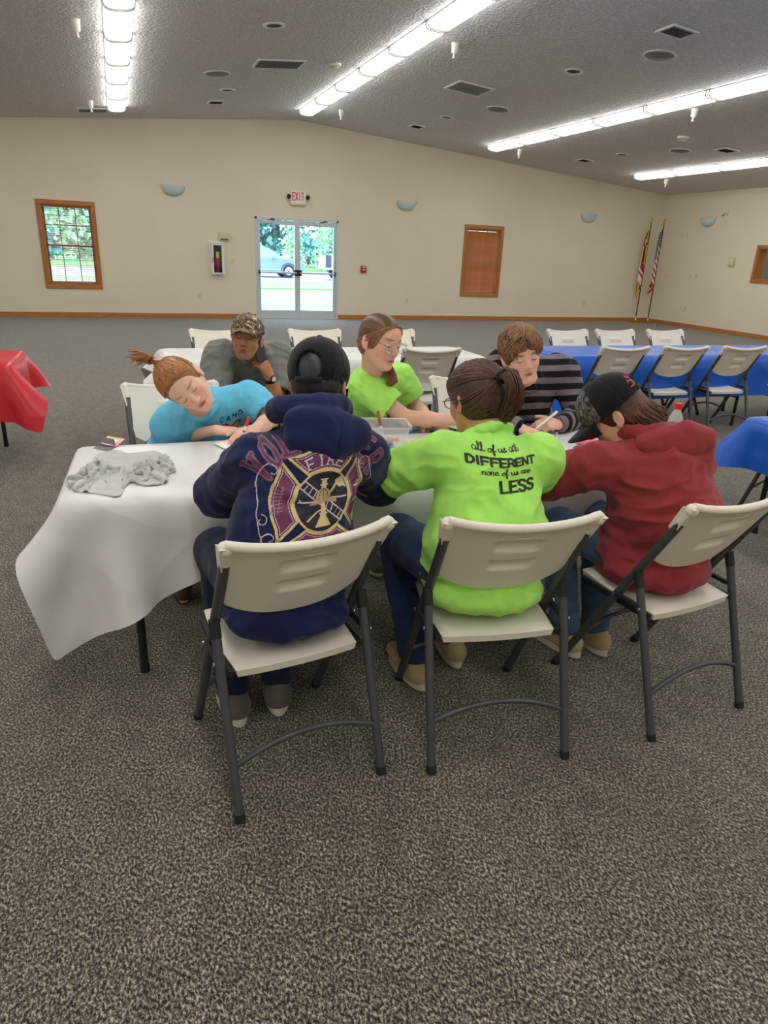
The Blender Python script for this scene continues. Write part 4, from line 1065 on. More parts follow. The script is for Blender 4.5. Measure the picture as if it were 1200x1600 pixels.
chair(1.16, 3.98, 178, 'white folding chair under the girl with glasses')
chair(1.98, 3.83, 172, 'white folding chair under the person in the striped shirt')
for px, lb, dg in ((340, 'white folding chair behind the white table, left of the three', 180), (490, 'white folding chair behind the white table, in line with the door', 180), (607, 'white folding chair behind the white table, right of the three', 180)): chair_by_top(px, 518, dg, lb)
chair(2.29, 5.03, -3, 'white folding chair pushed up to the near side of the white table')
for px, lb in ((883, 'white folding chair behind the blue table, left of the three'), (957, 'white folding chair behind the blue table, middle of the three'), (1035, 'white folding chair behind the blue table, right of the three')): chair_by_top(px, 518, 180, lb)
for px, py, lb in ((4.16, 5.03, 'white folding chair on the near side of the far blue table, left of three'), (4.83, 5.02, 'white folding chair on the near side of the far blue table, middle of three'), (5.50, 4.99, 'white folding chair on the near side of the far blue table, at the right edge')): chair(px, py, -3, lb)
chair(4.17, 3.36, 182, 'white folding chair half cut by the right edge behind the near blue table')

# ================================================================== folding tables and their covers
plain('table_top', srgb(224, 222, 216), rough=.5, noise=.02, nscale=8); plain('table_leg', srgb(40, 40, 42), rough=.5, metal=.2, noise=.08, nscale=20)
def plastic(name, col, rough=.32, t=.15):
    m = plain(name, col, rough=rough, noise=.02, nscale=4, bump=.35, bscale=5); b = m.node_tree.nodes['Principled BSDF']
    nt = m.node_tree; L = nt.links; bp = [n for n in nt.nodes if n.type == 'BUMP'][0]; tc = [n for n in nt.nodes if n.type == 'TEX_COORD'][0]
    nz = nd(nt, 'ShaderNodeTexNoise'); nz.inputs['Scale'].default_value = 3; L.new(tc.outputs['Object'], nz.inputs[0])
    mixv = nd(nt, 'ShaderNodeMix', data_type='VECTOR'); mixv.inputs[0].default_value = .12; L.new(tc.outputs['Object'], mixv.inputs[4]); L.new(nz.outputs['Color'], mixv.inputs[5])
    vo = nd(nt, 'ShaderNodeTexVoronoi'); vo.inputs['Scale'].default_value = 3.2; L.new(mixv.outputs[1], vo.inputs['Vector'])
    b2 = nd(nt, 'ShaderNodeBump'); b2.inputs['Strength'].default_value = .5; b2.inputs['Distance'].default_value = .05; L.new(vo.outputs['Distance'], b2.inputs['Height']); L.new(bp.outputs[0], b2.inputs['Normal']); L.new(b2.outputs[0], b.inputs['Normal'])
    return m
plastic('cover_white', srgb(226, 225, 223), .38); plastic('cover_blue', srgb(22, 92, 196), .34); plastic('cover_red', srgb(208, 44, 58), .34)
def table(name, lb, cx, cy, L, W, deg, cover, clb, ov, seed=0, cut=None, legs=None, iters=240, skew=0., shift=(0, 0), spans=1, step=.035):
    o = thing('folding_table', lb, 'table', (cx, cy, 0), math.radians(deg), 'folding tables')
    seg = L/spans
    MB().box((0, 0, .70), (L-.05, W-.05, .04), bev=.014).build('table_top', 'table_top', o)
    for k in range(spans):
        for s in (-1, 1):
            x = -L/2+seg*(k+.5)+s*(seg/2-.24)
            for t in (-1, 1):
                c = MB(); c.tube([(x, t*(W/2-.09), .70), (x, t*(W/2-.09), .03)], .016, 12); c = c.build('leg', 'table_leg', o, smooth=True)
                MB().tube([(x, t*(W/2-.09), .035), (x, t*(W/2-.09), .001)], .0185, 12).build('foot', 'chair_black', c, smooth=True)
            MB().tube([(x, -W/2+.09, .30), (x, W/2-.09, .30)], .012, 8).build('crossbar', 'table_leg', o, smooth=True)
            MB().tube([(x, 0, .30), (x-s*.32, 0, .69)], .010, 8).build('brace', 'table_leg', o, smooth=True)
    V, Fq = drape(L, W, *ov, ztop=.7475, seed=seed, cuty=cut, skew=skew, shift=shift, iters=iters, step=step)
    me = npmesh('table_cover', V, Fq)
    c = link('table_cover', me, cover); c.location = (cx, cy, 0); c.rotation_euler = (0, 0, math.radians(deg)); tag(c, clb, 'tablecloth', 'plastic table covers')
    sb = c.modifiers.new('sub', 'SUBSURF'); sb.levels = 1; sb.render_levels = 1
    return o, c, V
TX0, TX1, TDEG, TW = -.28, 2.465, -3.0, .76
tcx, tcy = (TX0+TX1)/2, 2.685
def cut_main(x):
    # near side of the main cover hangs deep at its left corner and is pulled up to the right
    return float(np.interp(x, [-1.64, -1.19, -.99, -.76, -.44, 1.04, 1.37, 1.64], [.43, .35, .29, .19, .17, .17, .26, .30]))
TABLE, COVER, COVER_V = table('main', 'folding table with a white cover where the group sits', tcx, tcy, 2.70, TW, TDEG, 'cover_white', 'white plastic cover on the table where the group sits, corner hanging', (.17, .22, .2, .16), 1, cut_main, iters=300)
table('white', 'folding table with a white cover behind the group', 1.62, 5.745, 2.72, .76, 0, 'cover_white', 'white plastic cover on the table behind the group', (.17, .17, .22, .2), 2, step=.045)
table('blue', 'long run of folding tables with a blue cover behind the striped shirt', 6.2, 5.70, 4.9, .80, -1, 'cover_blue', 'blue plastic cover on the far table run', (.25, .25, .36, .3), 3, spans=2, step=.05)
table('blue2', 'folding table with a blue cover cut by the right edge', 4.62, 2.66, 2.42, .76, 0, 'cover_blue', 'blue plastic cover on the table at the right edge', (.24, .24, .24, .2), 4, step=.04)
table('red', 'folding table with a red cover at the left edge', -1.93, 5.72, 2.44, .76, -1, 'cover_red', 'red plastic cover on the table at the left edge', (.28, .24, .32, .2), 5, step=.045)
# ================================================================== people
def A(*t): return np.array(t, float)
def unit(v): v = np.asarray(v, float); return v/(np.linalg.norm(v)+1e-12)
attrmat('skin', rough=.52, subsurf=.25, noise=.04, nscale=40, spec=.4)
attrmat('hair', rough=.42, noise=.25, nscale=90, spec=.5)
def fabric(name, col, rough=.9, bump=.25, noise=.06, bscale=420):
    plain(name, col, rough=rough, noise=noise, nscale=22, bump=bump, bscale=bscale, sheen=.15, spec=.2)
fabric('navy_fleece', srgb(26, 34, 74)); fabric('lime_cotton', srgb(176, 240, 108)); fabric('red_fleece', srgb(150, 56, 62), noise=.1); fabric('sky_cotton', srgb(104, 196, 230))
fabric('grey_cotton', srgb(128, 128, 124), noise=.12); fabric('grey_fleece', srgb(198, 197, 195), noise=.08); fabric('denim', srgb(38, 56, 96), noise=.18, bscale=600); fabric('dark_denim', srgb(24, 32, 58), noise=.15, bscale=600); fabric('faded_denim', srgb(70, 94, 124), noise=.25, bscale=500)
fabric('black_cap', srgb(26, 24, 27)); fabric('khaki_shoe', srgb(176, 160, 120)); fabric('brown_shoe', srgb(74, 56, 46)); fabric('grey_shoe', srgb(96, 90, 84)); plain('shoe_sole', srgb(210, 204, 190), rough=.7, noise=.06, nscale=30); plain('dark_sole', srgb(48, 44, 42), rough=.8, noise=.1, nscale=30)
def camo(name, cols, scale=26, stretch=(1, 1, 1)):
    m, nt, b = newmat(name); L = nt.links; b.inputs['Roughness'].default_value = .9
    tc = nd(nt, 'ShaderNodeTexCoord'); mp = nd(nt, 'ShaderNodeMapping'); mp.inputs['Scale'].default_value = stretch; L.new(tc.outputs['Object'], mp.inputs[0])
    n = nd(nt, 'ShaderNodeTexNoise'); n.inputs['Scale'].default_value = scale; n.inputs['Detail'].default_value = 3; n.inputs['Distortion'].default_value = 1.2; L.new(mp.outputs[0], n.inputs[0])
    r = nd(nt, 'ShaderNodeValToRGB'); r.color_ramp.interpolation = 'CONSTANT'; e = r.color_ramp.elements
    for i, c in enumerate(cols):
        p = .36+.30*i/len(cols) if i else 0
        if i < 2: e[i].position = p; e[i].color = c
        else: e.new(p).color = c
    L.new(n.outputs[0], r.inputs[0]); L.new(r.outputs[0], b.inputs['Base Color'])
camo('camo_brown', [srgb(52, 40, 34), srgb(104, 84, 70), srgb(78, 60, 50), srgb(150, 128, 108), srgb(96, 76, 62), srgb(206, 188, 164)], 34, (1, 1, .55))
camo('camo_grey', [srgb(40, 38, 40), srgb(104, 96, 100), srgb(60, 56, 60), srgb(128, 120, 122)], 22)
# striped knit: black and grey bands counted by the attribute Band
m, nt, b = newmat('striped_knit'); L = nt.links; b.inputs['Roughness'].default_value = .9; b.inputs['Specular IOR Level'].default_value = .2
a_ = nd(nt, 'ShaderNodeAttribute', attribute_name='Band'); fr = nd(nt, 'ShaderNodeMath', operation='FRACT'); L.new(a_.outputs['Fac'], fr.inputs[0])
gt = nd(nt, 'ShaderNodeMath', operation='GREATER_THAN'); gt.inputs[1].default_value = .52; L.new(fr.outputs[0], gt.inputs[0])
mx = nd(nt, 'ShaderNodeMix', data_type='RGBA'); mx.inputs[6].default_value = srgb(32, 27, 31); mx.inputs[7].default_value = srgb(124, 116, 120); L.new(gt.outputs[0], mx.inputs[0]); L.new(mx.outputs[2], b.inputs['Base Color'])
tc = nd(nt, 'ShaderNodeTexCoord'); n2 = nd(nt, 'ShaderNodeTexNoise'); n2.inputs['Scale'].default_value = 400; L.new(tc.outputs['Object'], n2.inputs[0]); bp = nd(nt, 'ShaderNodeBump'); bp.inputs['Strength'].default_value = .25; bp.inputs['Distance'].default_value = .004; L.new(n2.outputs[0], bp.inputs['Height']); L.new(bp.outputs[0], b.inputs['Normal'])

def hand_prims(S, W, d, n, side, curl=(.35, .5, .4), spread=.0, thumb=None, s=1., curls=None, k=.004):
    """palm, four fingers and thumb grown from the wrist; n is the back of the hand. Returns fingertip positions"""
    d = unit(d); n = unit(n-d*(n@d)); x = np.cross(d, n)*(1 if side == 'l' else -1); W = np.asarray(W, float); tips = []
    for i in range(4):
        b0 = W+x*(.013-.009*i)*s+d*.004*s; b1 = W+d*(.086-.003*abs(i-1)-.004*(i == 3))*s+x*(.027-.0185*i)*s
        S.cone(b0, b1, .0145*s, .0105*s, .012)
        cu = curls[i] if curls is not None else curl
        Ls = np.array([(.042, .026, .021), (.046, .029, .022), (.043, .027, .021), (.034, .020, .018)][i])*s
        ang = 0; p = b1; fd = unit(d+x*spread*(1.2-i)*.25)
        for j in range(3):
            ang += cu[j]; q = p+(fd*math.cos(ang)-n*math.sin(ang))*Ls[j]
            r0 = (.0098, .0088, .0080)[j]*s*(1 if i < 3 else .88); r1 = (.0090, .0082, .0066)[j]*s*(1 if i < 3 else .88)
            S.cone(p, q, r0, r1, k if j else .006); p = q
        tips.append(p)
    S.ell(W+d*.045*s+x*.002*s, (.036*s, .046*s, .0135*s), np.stack([x, d, n], 1), .012)
    td = unit(d*.62+x*.72-n*.28) if thumb is None else unit(d*thumb[0]+x*thumb[1]+n*thumb[2])
    p0 = W+d*.018*s+x*.020*s-n*.004*s; p1 = p0+unit(td*.7+x*.3)*.040*s; p2 = p1+td*.031*s; p3 = p2+unit(td+d*.25-x*.25)*.026*s
    S.cone(p0, p1, .0155*s, .0125*s, .012); S.cone(p1, p2, .0118*s, .0102*s, .005); S.cone(p2, p3, .0102*s, .0082*s, .004)
    return tips, p3

def head_prims(S, c, R, s=1., child=False, nose=1.):
    T = lambda *p: c+R@(np.array(p)*s)
    def E(p, r, k=.015, op='u', Rl=None): S.ell(T(*p), np.array(r)*s, R if Rl is None else R@Rl, k*s, op)
    def K(p, q, ra, rb, k=.012, op='u'): S.cone(T(*p), T(*q), ra*s, rb*s, k*s, op)
    E((0, -.014, .034), (.074, .094, .079)); E((0, .030, .034), (.061, .058, .058), .03); E((0, .028, -.036), (.056, .060, .070), .03)
    for t in (-1, 1):
        K((t*.050, -.004, -.045), (t*.020, .056, -.094), .020, .017, .025); E((t*.034, .056, -.028), (.024, .022, .026), .02)
    E((0, .066, -.098), (.021, .017, .015), .018)
    K((-.030, .078, .020), (.030, .078, .020), .0105, .0105, .014)
    for t in (-1, 1): E((t*.031, .096, .001), (.016, .013, .0105), .012, 's')
    for t in (-1, 1): E((t*.031, .0765, .000), (.0145, .0125, .0120), .003)
    K((0, .084, .010), (0, .104*(.97+.03*nose), -.030), .0070, .0112*nose, .008)
    for t in (-1, 1): E((t*.0105*nose, .094, -.034), (.0080, .0095, .0072), .006)
    K((-.019, .0795, -.060), (.019, .0795, -.060), .0055, .0055, .006); K((-.010, .087, -.0585), (.010, .087, -.0585), .0058, .0058, .005)
    K((-.015, .083, -.070), (.015, .083, -.070), .0066, .0066, .005)
    E((0, .094, -.0645), (.021, .010, .0016), .002, 's')
    Rl = np.array([[math.cos(.3), -math.sin(.3), 0], [math.sin(.3), math.cos(.3), 0], [0, 0, 1]])
    for t in (-1, 1):
        Re = np.array([[math.cos(t*.3), -math.sin(t*.3), 0], [math.sin(t*.3), math.cos(t*.3), 0], [0, 0, 1]])
        E((t*.078, -.012, -.008), (.0075, .0185, .031), .004, 'u', Re); E((t*.087, -.006, -.006), (.007, .0105, .018), .005, 's', Re)
        E((t*.077, -.004, -.033), (.0075, .009, .010), .005)
    return T
def skin_colour(V, c, R, s, base, hairc=None, flush=.3, brow=True, beard=0., lash=(.08, .05, .04), lip=None):
    """skin colours: lips, brows, lashes, flushed cheeks, stubble; shade painted into mouth line and nostrils"""
    q = (V-c)@R/s; col = np.tile(np.array(base[:3]), (len(V), 1))
    def mixc(w, cc):
        w = np.clip(w, 0, 1)[:, None]; col[:] = col*(1-w)+np.array(cc)*w
    g = lambda p, r: np.exp(-(((q-np.array(p))/np.array(r))**2).sum(1))
    b = np.array(base[:3]); red = b*np.array([1.02, .72, .68])
    near = np.linalg.norm(q, axis=1) < .16
    fl = flush*(g((-.038, .07, -.03), (.02, .03, .018))+g((.038, .07, -.03), (.02, .03, .018))+g((0, .105, -.03), (.012, .02, .012))+.6*g((.08, -.01, -.01), (.01, .03, .03))+.6*g((-.08, -.01, -.01), (.01, .03, .03)))
    mixc(fl, red)
    if beard: mixc(beard*(g((0, .07, -.085), (.05, .06, .026))+.8*g((0, .095, -.048), (.024, .02, .008))), np.array([.10, .075, .065]))
    mixc(np.where((q[:, 1] > .06) & near, 1.25*g((0, .088, -.0645), (.0185, .03, .0085)), 0), lip if lip is not None else b*np.array([.80, .42, .42]))
    mixc(np.where((q[:, 1] > .06) & near, 1.5*g((0, .09, -.0645), (.017, .03, .0022)), 0), b*np.array([.35, .14, .13]))  # shade of the lip parting painted as a dark line
    if brow and hairc is not None:
        for t in (-1, 1): mixc(np.where((q[:, 1] > .05) & near, .95*np.exp(-((q[:, 0]*t-.033)/.0185)**4-((q[:, 2]-.0215-.004*np.cos((q[:, 0]*t-.036)*60))/.0042)**2), 0), hairc)
    for t in (-1, 1):
        mixc(np.where((q[:, 1] > .05) & near, .95*np.exp(-((q[:, 0]*t-.031)/.0145)**4-((q[:, 2]+.0055-.0035*((q[:, 0]*t-.031)/.014)**2)/.0028)**2), 0), lash)
        mixc(.45*np.where((q[:, 1] > .05) & near, g((t*.0105, .10, -.040), (.0045, .02, .0035)), 0), b*.3)  # nostril shade put into the skin colour
    return col

def torso_prims(S, J, w=.15, d=.70, hip=.16, inf=0., k=.05, chestw=None, belly=0., yoke=.072):
    """trunk from the hips to the neck; J holds joints"""
    P, Wt, C, N = J['pelvis'], J['waist'], J['chest'], J['neck']; sl, sr = J['sl'], J['sr']
    side = unit(sr-sl); up = unit(C-P); fr = unit(np.cross(up, side)); cw = chestw or w
    S.cone(P, Wt, hip+inf, w+inf, k, flat=(fr, d+belly)); S.cone(Wt, C-up*(cw*.42), w+inf, cw+inf, k, flat=(fr, d+belly*.5))
    S.cone(J['hl'], J['hr'], .085+inf, .085+inf, k)
    S.cone(sl*.86+sr*.14, sr*.86+sl*.14, yoke+inf, yoke+inf, k); S.cone(C, N, cw*.66+inf, .066+inf, k, flat=(fr, .85))
    for q in (sl, sr): S.cone(C*.5+q*.5-up*.02, q, .075+inf, yoke*.86+inf, k)
    return side, up, fr
def build_body(J, s, root, base, hairc, vox, hands, headkw=None, colkw=None, arm=1., slim=.80, rest_legs=True, hs=1.):
    S = SDF()
    torso_prims(S, J, .13*slim, .68, .135*slim, 0., .05, yoke=.05)
    for q in 'lr':
        S.cone(J['s'+q], J['e'+q], .046*arm, .039*arm, .03); S.cone(J['e'+q], J['e'+q]*.6+J['w'+q]*.4, .038*arm, .039*arm, .02); S.cone(J['e'+q]*.6+J['w'+q]*.4, J['w'+q], .039*arm, .0265*arm, .02, flat=None)
        if rest_legs:
            S.cone(J['h'+q], J['k'+q], .068, .050, .03); S.cone(J['k'+q], J['a'+q], .048, .033, .03); S.cone(J['a'+q], J['t'+q], .030, .022, .02)
    R = frame(J['hf'], J['hu']); c = J['head']; T = head_prims(S, c, R, s, **(headkw or {}))
    nk = T(0, -.022, -.055); S.cone(nk, J['neck']+A(0, 0, -.02), .054*s, .050*s, .022)
    tips = {}
    for q, h in hands.items(): tips[q] = hand_prims(S, J['w'+q], h['d'], h['n'], q, s=hs, **{kk: vv for kk, vv in h.items() if kk not in 'dn'})
    V, F = S.mesh(vox)
    col = skin_colour(V, c, R, s, base, hairc, **(colkw or {}))
    ob = link('body', npmesh('body', V, F, True, col), 'skin', root)
    return R, T, tips
def shirt(name, mat, J, root, vox=.006, slen_r=None, collar=.012, w=.17, d=.74, hip=.19, chestw=None, belly=0., sleeve='short', slen=.62, srad=(.078, .072), long_r=(.072, .062, .046), seed=0, amp=.005, neck_r=.068, hem=.0, band=False, hood=None, extra=None, yoke=.078, fold=9, fdir=(1, 1, 1.6), hemdir=None, drop=0., armfold=.004, cuff=.0):
    S = SDF(); side, up, fr = torso_prims(S, J, w, d, hip, 0, .05, chestw, belly, yoke)
    for q in 'lr':
        s0, e, wr = J['s'+q], J['e'+q], J['w'+q]
        if sleeve == 'short':
            en = s0+(e-s0)*(slen_r if q == 'r' and slen_r else slen); S.cone(s0, en+unit(e-s0)*.03, srad[0], srad[1], .03)
        else:
            S.cone(s0, e, long_r[0], long_r[1], .03); S.cone(e, e+(wr-e)*.80, long_r[1], long_r[2], .03)
            S.cone(e+(wr-e)*.80, e+(wr-e)*.97, long_r[2]*.86, long_r[2]*.80, .012)
    if extra: extra(S, J, side, up, fr)
    for q in 'lr':
        s0, e, wr = J['s'+q], J['e'+q], J['w'+q]
        if sleeve == 'short':
            en = s0+(e-s0)*(slen_r if q == 'r' and slen_r else slen)
            S.p.append(('x', 'i', .004, en, unit(e-s0), srad[1]*1.25))
            S.cone(en-unit(e-s0)*.05, en+unit(e-s0)*.05, srad[1]-.014, srad[1]-.005, .003, 's')
        else:
            S.cone(e+(wr-e)*.9, wr+(wr-e)*.15, long_r[2]*.66, long_r[2]*.66, .003, 's')
    if not hood and collar is not None:
        nd_ = unit(J['head']-J['neck']); c_ = J['neck']+nd_*collar; e1 = unit(np.cross(nd_, A(1, .2, 0))); e2 = np.cross(nd_, e1)
        for k in range(14):
            p_, q_ = (c_+(neck_r+.008)*(e1*math.cos(t)+e2*math.sin(t)) for t in (2*math.pi*k/14, 2*math.pi*(k+1)/14)); S.cone(p_, q_, .0115, .0115, .012)
    if True: S.cone(J['neck']+unit(J['head']-J['neck'])*((collar or 0)+neck_r*.55), J['head']+unit(J['head']-J['neck'])*.08, neck_r, neck_r+.012, .006, 's')
    if hem is not None:
        hd = unit(hemdir) if hemdir is not None else -up
        S.half(J['pelvis']+hd*(.10+hem), hd, .01)
    V, F = S.mesh(vox)
    # sleeves crease across the arm, the trunk hangs in soft folds
    n = vnormals(V, F); am = np.zeros(len(V)); tarm = np.zeros(len(V))
    for q in 'lr':
        for a, b, off in ((J['s'+q], J['e'+q], 0), (J['e'+q], J['w'+q], np.linalg.norm(J['e'+q]-J['s'+q]))):
            dd = b-a; L_ = np.linalg.norm(dd); t = np.clip((V-a)@dd/L_**2, 0, 1); dist = np.linalg.norm(V-a-t[:, None]*dd, axis=1)
            wgt = np.exp(-(dist/.085)**4)*np.clip((t*L_+off-.07)/.06, 0, 1); sel = wgt > am
            am = np.where(sel, wgt, am); tarm = np.where(sel, t*L_+off, tarm)
    wp = V+.05*np.stack([vnoise(V*6+seed), vnoise(V*6+seed+9), vnoise(V*6+seed+17)], 1)
    disp = amp*(1-am)*(.9*ridged(wp, fold, fdir, seed)+.45*ridged(wp, fold*2.1, fdir, seed+3)+.3*vnoise(V*fold*.6+seed))
    disp = disp+am*armfold*(.9*ridged(wp*A(1, 1, 1)+unit(A(1, .5, .2))*tarm[:, None]*.5, 15, (1, 1, 1), seed+5)+.6*np.sin(tarm*70+5*vnoise(V*11+seed))*np.clip(.3+vnoise(V*9+seed*2), 0, 1)+.25*vnoise(V*30))
    V = V+n*disp[:, None]
    at = None
    if band: 
        tb = (V-J['pelvis'])@unit(A(0, .25, 1))/.062; s0 = (J['sl']-J['pelvis'])@unit(A(0, .25, 1))/.062; at = {'Band': np.where(am > .6, s0-(tarm-.02)/.062, tb)+20}
    ob = link(name, npmesh(name, V, F, True, None, at), mat, root)
    if hood:
        S2 = SDF(); hood(S2, J, side, up, fr); V2, F2 = S2.mesh(.0055); n2 = vnormals(V2, F2)
        V2 = V2+n2*(.0035*ridged(V2, 13, (1, 1, 1.3), seed+4)+.0015*vnoise(V2*34))[:, None]
        link('hood', npmesh('hood', V2, F2), mat, ob)
    return ob, V, F, side, up, fr
# sleeve end cut acts only near its own arm
_old_dist = SDF.dist
def _dist(pr, P):
    if pr[0] == 'x':
        q = P-pr[3]; ax = q@pr[4]; rad = np.sqrt(np.maximum((q*q).sum(1)-ax*ax, 0))
        return np.minimum(np.minimum(ax, pr[5]+.02-rad), .07-ax)
    return _old_dist(pr, P)
SDF.dist = staticmethod(_dist)
def trousers(mat, J, root, vox=.007, th=.092, kn=.072, an=.058, seed=0, hip=.15, name='jeans'):
    S = SDF(); sd = unit(J['hr']-J['hl'])
    S.cone(J['hl'], J['hr'], .092, .092, .03); S.cone(J['pelvis']-A(0, 0, .02), J['waist']*.3+J['pelvis']*.7, hip, hip*.9, .04, flat=(unit(np.cross(sd, A(0, 0, 1))), .75))
    for q in 'lr':
        S.cone(J['h'+q], J['k'+q], th, kn, .04); S.cone(J['k'+q], J['a'+q]+A(0, 0, .02), kn, an, .03)
        S.half(J['a'+q]+A(0, 0, -.005), A(0, 0, -1), .004) if q == 'l' else None
    S.half(A(0, 0, .452), A(0, 0, -1), .01) if False else None
    V, F = S.mesh(vox); V = cloth_folds(V, F, .006, 11, (1, 1, 1.8), seed)
    return link(name, npmesh(name, V, F), mat, root)
def shoe(mat, sole, ankle, toe, root, s=1.):
    d = toe-ankle; d[2] = 0; d = unit(d); sd = np.cross(d, A(0, 0, 1)); h = A(ankle[0], ankle[1], 0)-d*.05*s; zl = max(0, ankle[2]-.095)
    S = SDF(); up = A(0, 0, zl)
    S.cone(h+up+A(0, 0, .05), h+d*.13*s+up+A(0, 0, .046), .046*s, .042*s, .02); S.cone(h+d*.13*s+up+A(0, 0, .046), h+d*.215*s+up+A(0, 0, .036), .045*s, .034*s, .02)
    S.cone(h+d*.03*s+up+A(0, 0, .05), h+d*.04*s+up+A(0, 0, .105), .042*s, .040*s, .02)
    S.cone(h+d*.04*s+up+A(0, 0, .10), h+d*.035*s+up+A(0, 0, .16), .034*s, .034*s, .003, 's'); S.half(A(0, 0, zl+.026), A(0, 0, -1), .003); S.half(A(0, 0, zl+.118), A(0, 0, 1), .003)
    V, F = S.mesh(.006); o = link('shoe', npmesh('shoe', V, F), mat, root)
    pts = []
    for t in np.linspace(0, 2*math.pi, 28, endpoint=False):
        y = math.cos(t); x = math.sin(t); wd = (.043+.006*max(0, y))*s; pts.append(h+d*(.082+.150*y*(1 if y > 0 else .86))*s+sd*x*wd)
    mb = MB(); n = len(pts); mb.add([p+A(0, 0, zl+.002) for p in pts]+[p+A(0, 0, zl+.030) for p in pts], [tuple(range(n-1, -1, -1)), tuple(range(n, 2*n))]+[(i, (i+1) % n, n+(i+1) % n, n+i) for i in range(n)])
    mb.build('sole', sole, o, smooth=True)
    lc = MB()
    for k in range(4):
        t = .075+.028*k; c = h+d*t*s+up+A(0, 0, .094-.010*k); lc.tube([c-sd*.022*s-A(0, 0, .008), c, c+sd*.022*s-A(0, 0, .008)], .003, 5)
    lc.build('laces', 'shoe_sole', o)

# ---- hair: a close shell plus combed strands
def strand_mesh(paths, rad, cols, name, root, n=4):
    mb_v = []; mb_f = []; cc = []; off = 0
    for P, r, c in zip(paths, rad, cols):
        P = np.asarray(P); m_ = len(P)
        t = np.gradient(P, axis=0); t /= np.linalg.norm(t, axis=1)[:, None]+1e-9
        a = np.where(np.abs(t[:, 2:3]) < .9, A(0, 0, 1)[None], A(1, 0, 0)[None]); u = np.cross(t, a); u /= np.linalg.norm(u, axis=1)[:, None]+1e-9; w_ = np.cross(t, u)
        rr = r*np.clip(np.minimum(np.linspace(.55, 4, m_), np.linspace(4, .25, m_)), .2, 1)
        ring = [P+rr[:, None]*(math.cos(2*math.pi*k/n)*u+math.sin(2*math.pi*k/n)*w_) for k in range(n)]
        v = np.stack(ring, 1).reshape(-1, 3); mb_v.append(v); cc.append(np.tile(c, (len(v), 1)))
        i = np.arange(m_-1)[:, None]*n; k = np.arange(n)[None]; k2 = (k+1) % n
        mb_f.append(np.stack([i+k, i+k2, i+n+k2, i+n+k], -1).reshape(-1, 4)+off); off += len(v)
    me = npmesh(name, np.concatenate(mb_v), np.concatenate(mb_f), True, np.concatenate(cc))
    return link(name, me, 'hair', root)
def hcol(base, rg, var=.28): 
    return np.array(base[:3])*rg.uniform(1-var, 1+var)*np.array([1, rg.uniform(.95, 1.04), rg.uniform(.9, 1.06)])
def hair_shell(T, R, s, c, base, root, infl=.007, cut=None, name='hair', vox=.005, extra=None, groove=.0):
    S = SDF(); S.ell(T(0, -.014, .034), np.array([.074+infl, .094+infl, .079+infl])*s, R, .01); S.ell(T(0, -.03, -.015), np.array([.070+infl, .070+infl, .07])*s, R, .03)
    S.ell(T(0, .026, .036), np.array([.062+infl, .058+infl, .058+infl])*s, R, .03)
    if extra: extra(S)
    for p, r in (cut or []): S.ell(T(*p), np.array(r)*s, R, .006, 's')
    V, F = S.mesh(vox); q = (V-c)@R
    col = np.array(base[:3])[None]*(.75+.35*vnoise(q*A(260, 60, 60)))[:, None]*.9
    SHELL['bvh'] = BVHTree.FromPolygons([tuple(map(float, v)) for v in V], [tuple(int(i) for i in f) for f in F]); SHELL['R'] = R; SHELL['s'] = s; SHELL['c'] = c
    return link(name, npmesh(name, V, F, True, np.clip(col, 0, 1)), 'hair', root)
SHELL = {}
def on_shell(p, off):
    """push a head-local point out to the hair shell along the ray from the middle of the skull"""
    o = A(0, -.014, .03); d = SHELL['R']@unit(p-o); w0 = SHELL['c']+SHELL['R']@(o*SHELL['s'])
    h = SHELL['bvh'].ray_cast(Vector(w0+d*.25), Vector(-d), .25)
    if h[0] is None: return p
    r = np.linalg.norm(np.array(h[0])-w0)/SHELL['s']+off
    return o+unit(p-o)*max(r, np.linalg.norm(p-o)-.004)
def on_skull(T, v, infl):
    v = unit(v); return A(0, -.014, .034)+v*(1/math.sqrt((v[0]/(.074+infl))**2+(v[1]/(.094+infl))**2+(v[2]/(.079+infl))**2))
def comb_back(T, s, base, root, tie, n=260, infl=.010, rg=None, line=None, rad=.0021, name='hair_strands', var=.34):
    """strands drawn over the skull from the hairline to the tie point (head-local)"""
    rg = rg or np.random.default_rng(1); paths = []; cols = []
    for i in range(n):
        t = rg.uniform(-1, 1)
        hl = line(t); a = unit(A(*hl)-A(0, -.014, .034)); b = unit(A(*tie)-A(0, -.014, .034)); P = []
        om = math.acos(np.clip(a@b, -1, 1))
        for u in np.linspace(0, 1, 12):
            v = (math.sin((1-u)*om)*a+math.sin(u*om)*b)/math.sin(om)
            P.append(on_shell(on_skull(T, v, infl), .0008+abs(rg.normal(0, .0012))))
        P = [T(*p) for p in P[:-1]]+[T(*tie)]
        paths.append(np.array(P)); cols.append(hcol(base, rg, var))
    return strand_mesh(paths, np.full(n, rad*s), cols, name, root)
def tail(ctrl, width, base, root, n=170, rg=None, rad=.0024, name='ponytail', flat=1.):
    rg = rg or np.random.default_rng(2); paths = []; cols = []; ctrl = [np.array(p, float) for p in ctrl]
    mid = np.array(catmull(ctrl, 6)); tt = np.linspace(0, 1, len(mid))
    wv = np.interp(tt, np.linspace(0, 1, len(width)), width)
    for i in range(n):
        o = rg.normal(0, 1, 3); o = unit(o)*rg.uniform(.1, 1)**.5; e = int(len(mid)*rg.uniform(.86, 1.0))
        jit = np.cumsum(rg.normal(0, .0012, (len(mid), 3)), 0)
        paths.append((mid+o*wv[:, None]+jit*.7)[:max(4, e)]); cols.append(hcol(base, rg, .35))
    return strand_mesh(paths, np.full(n, rad), cols, name, root)
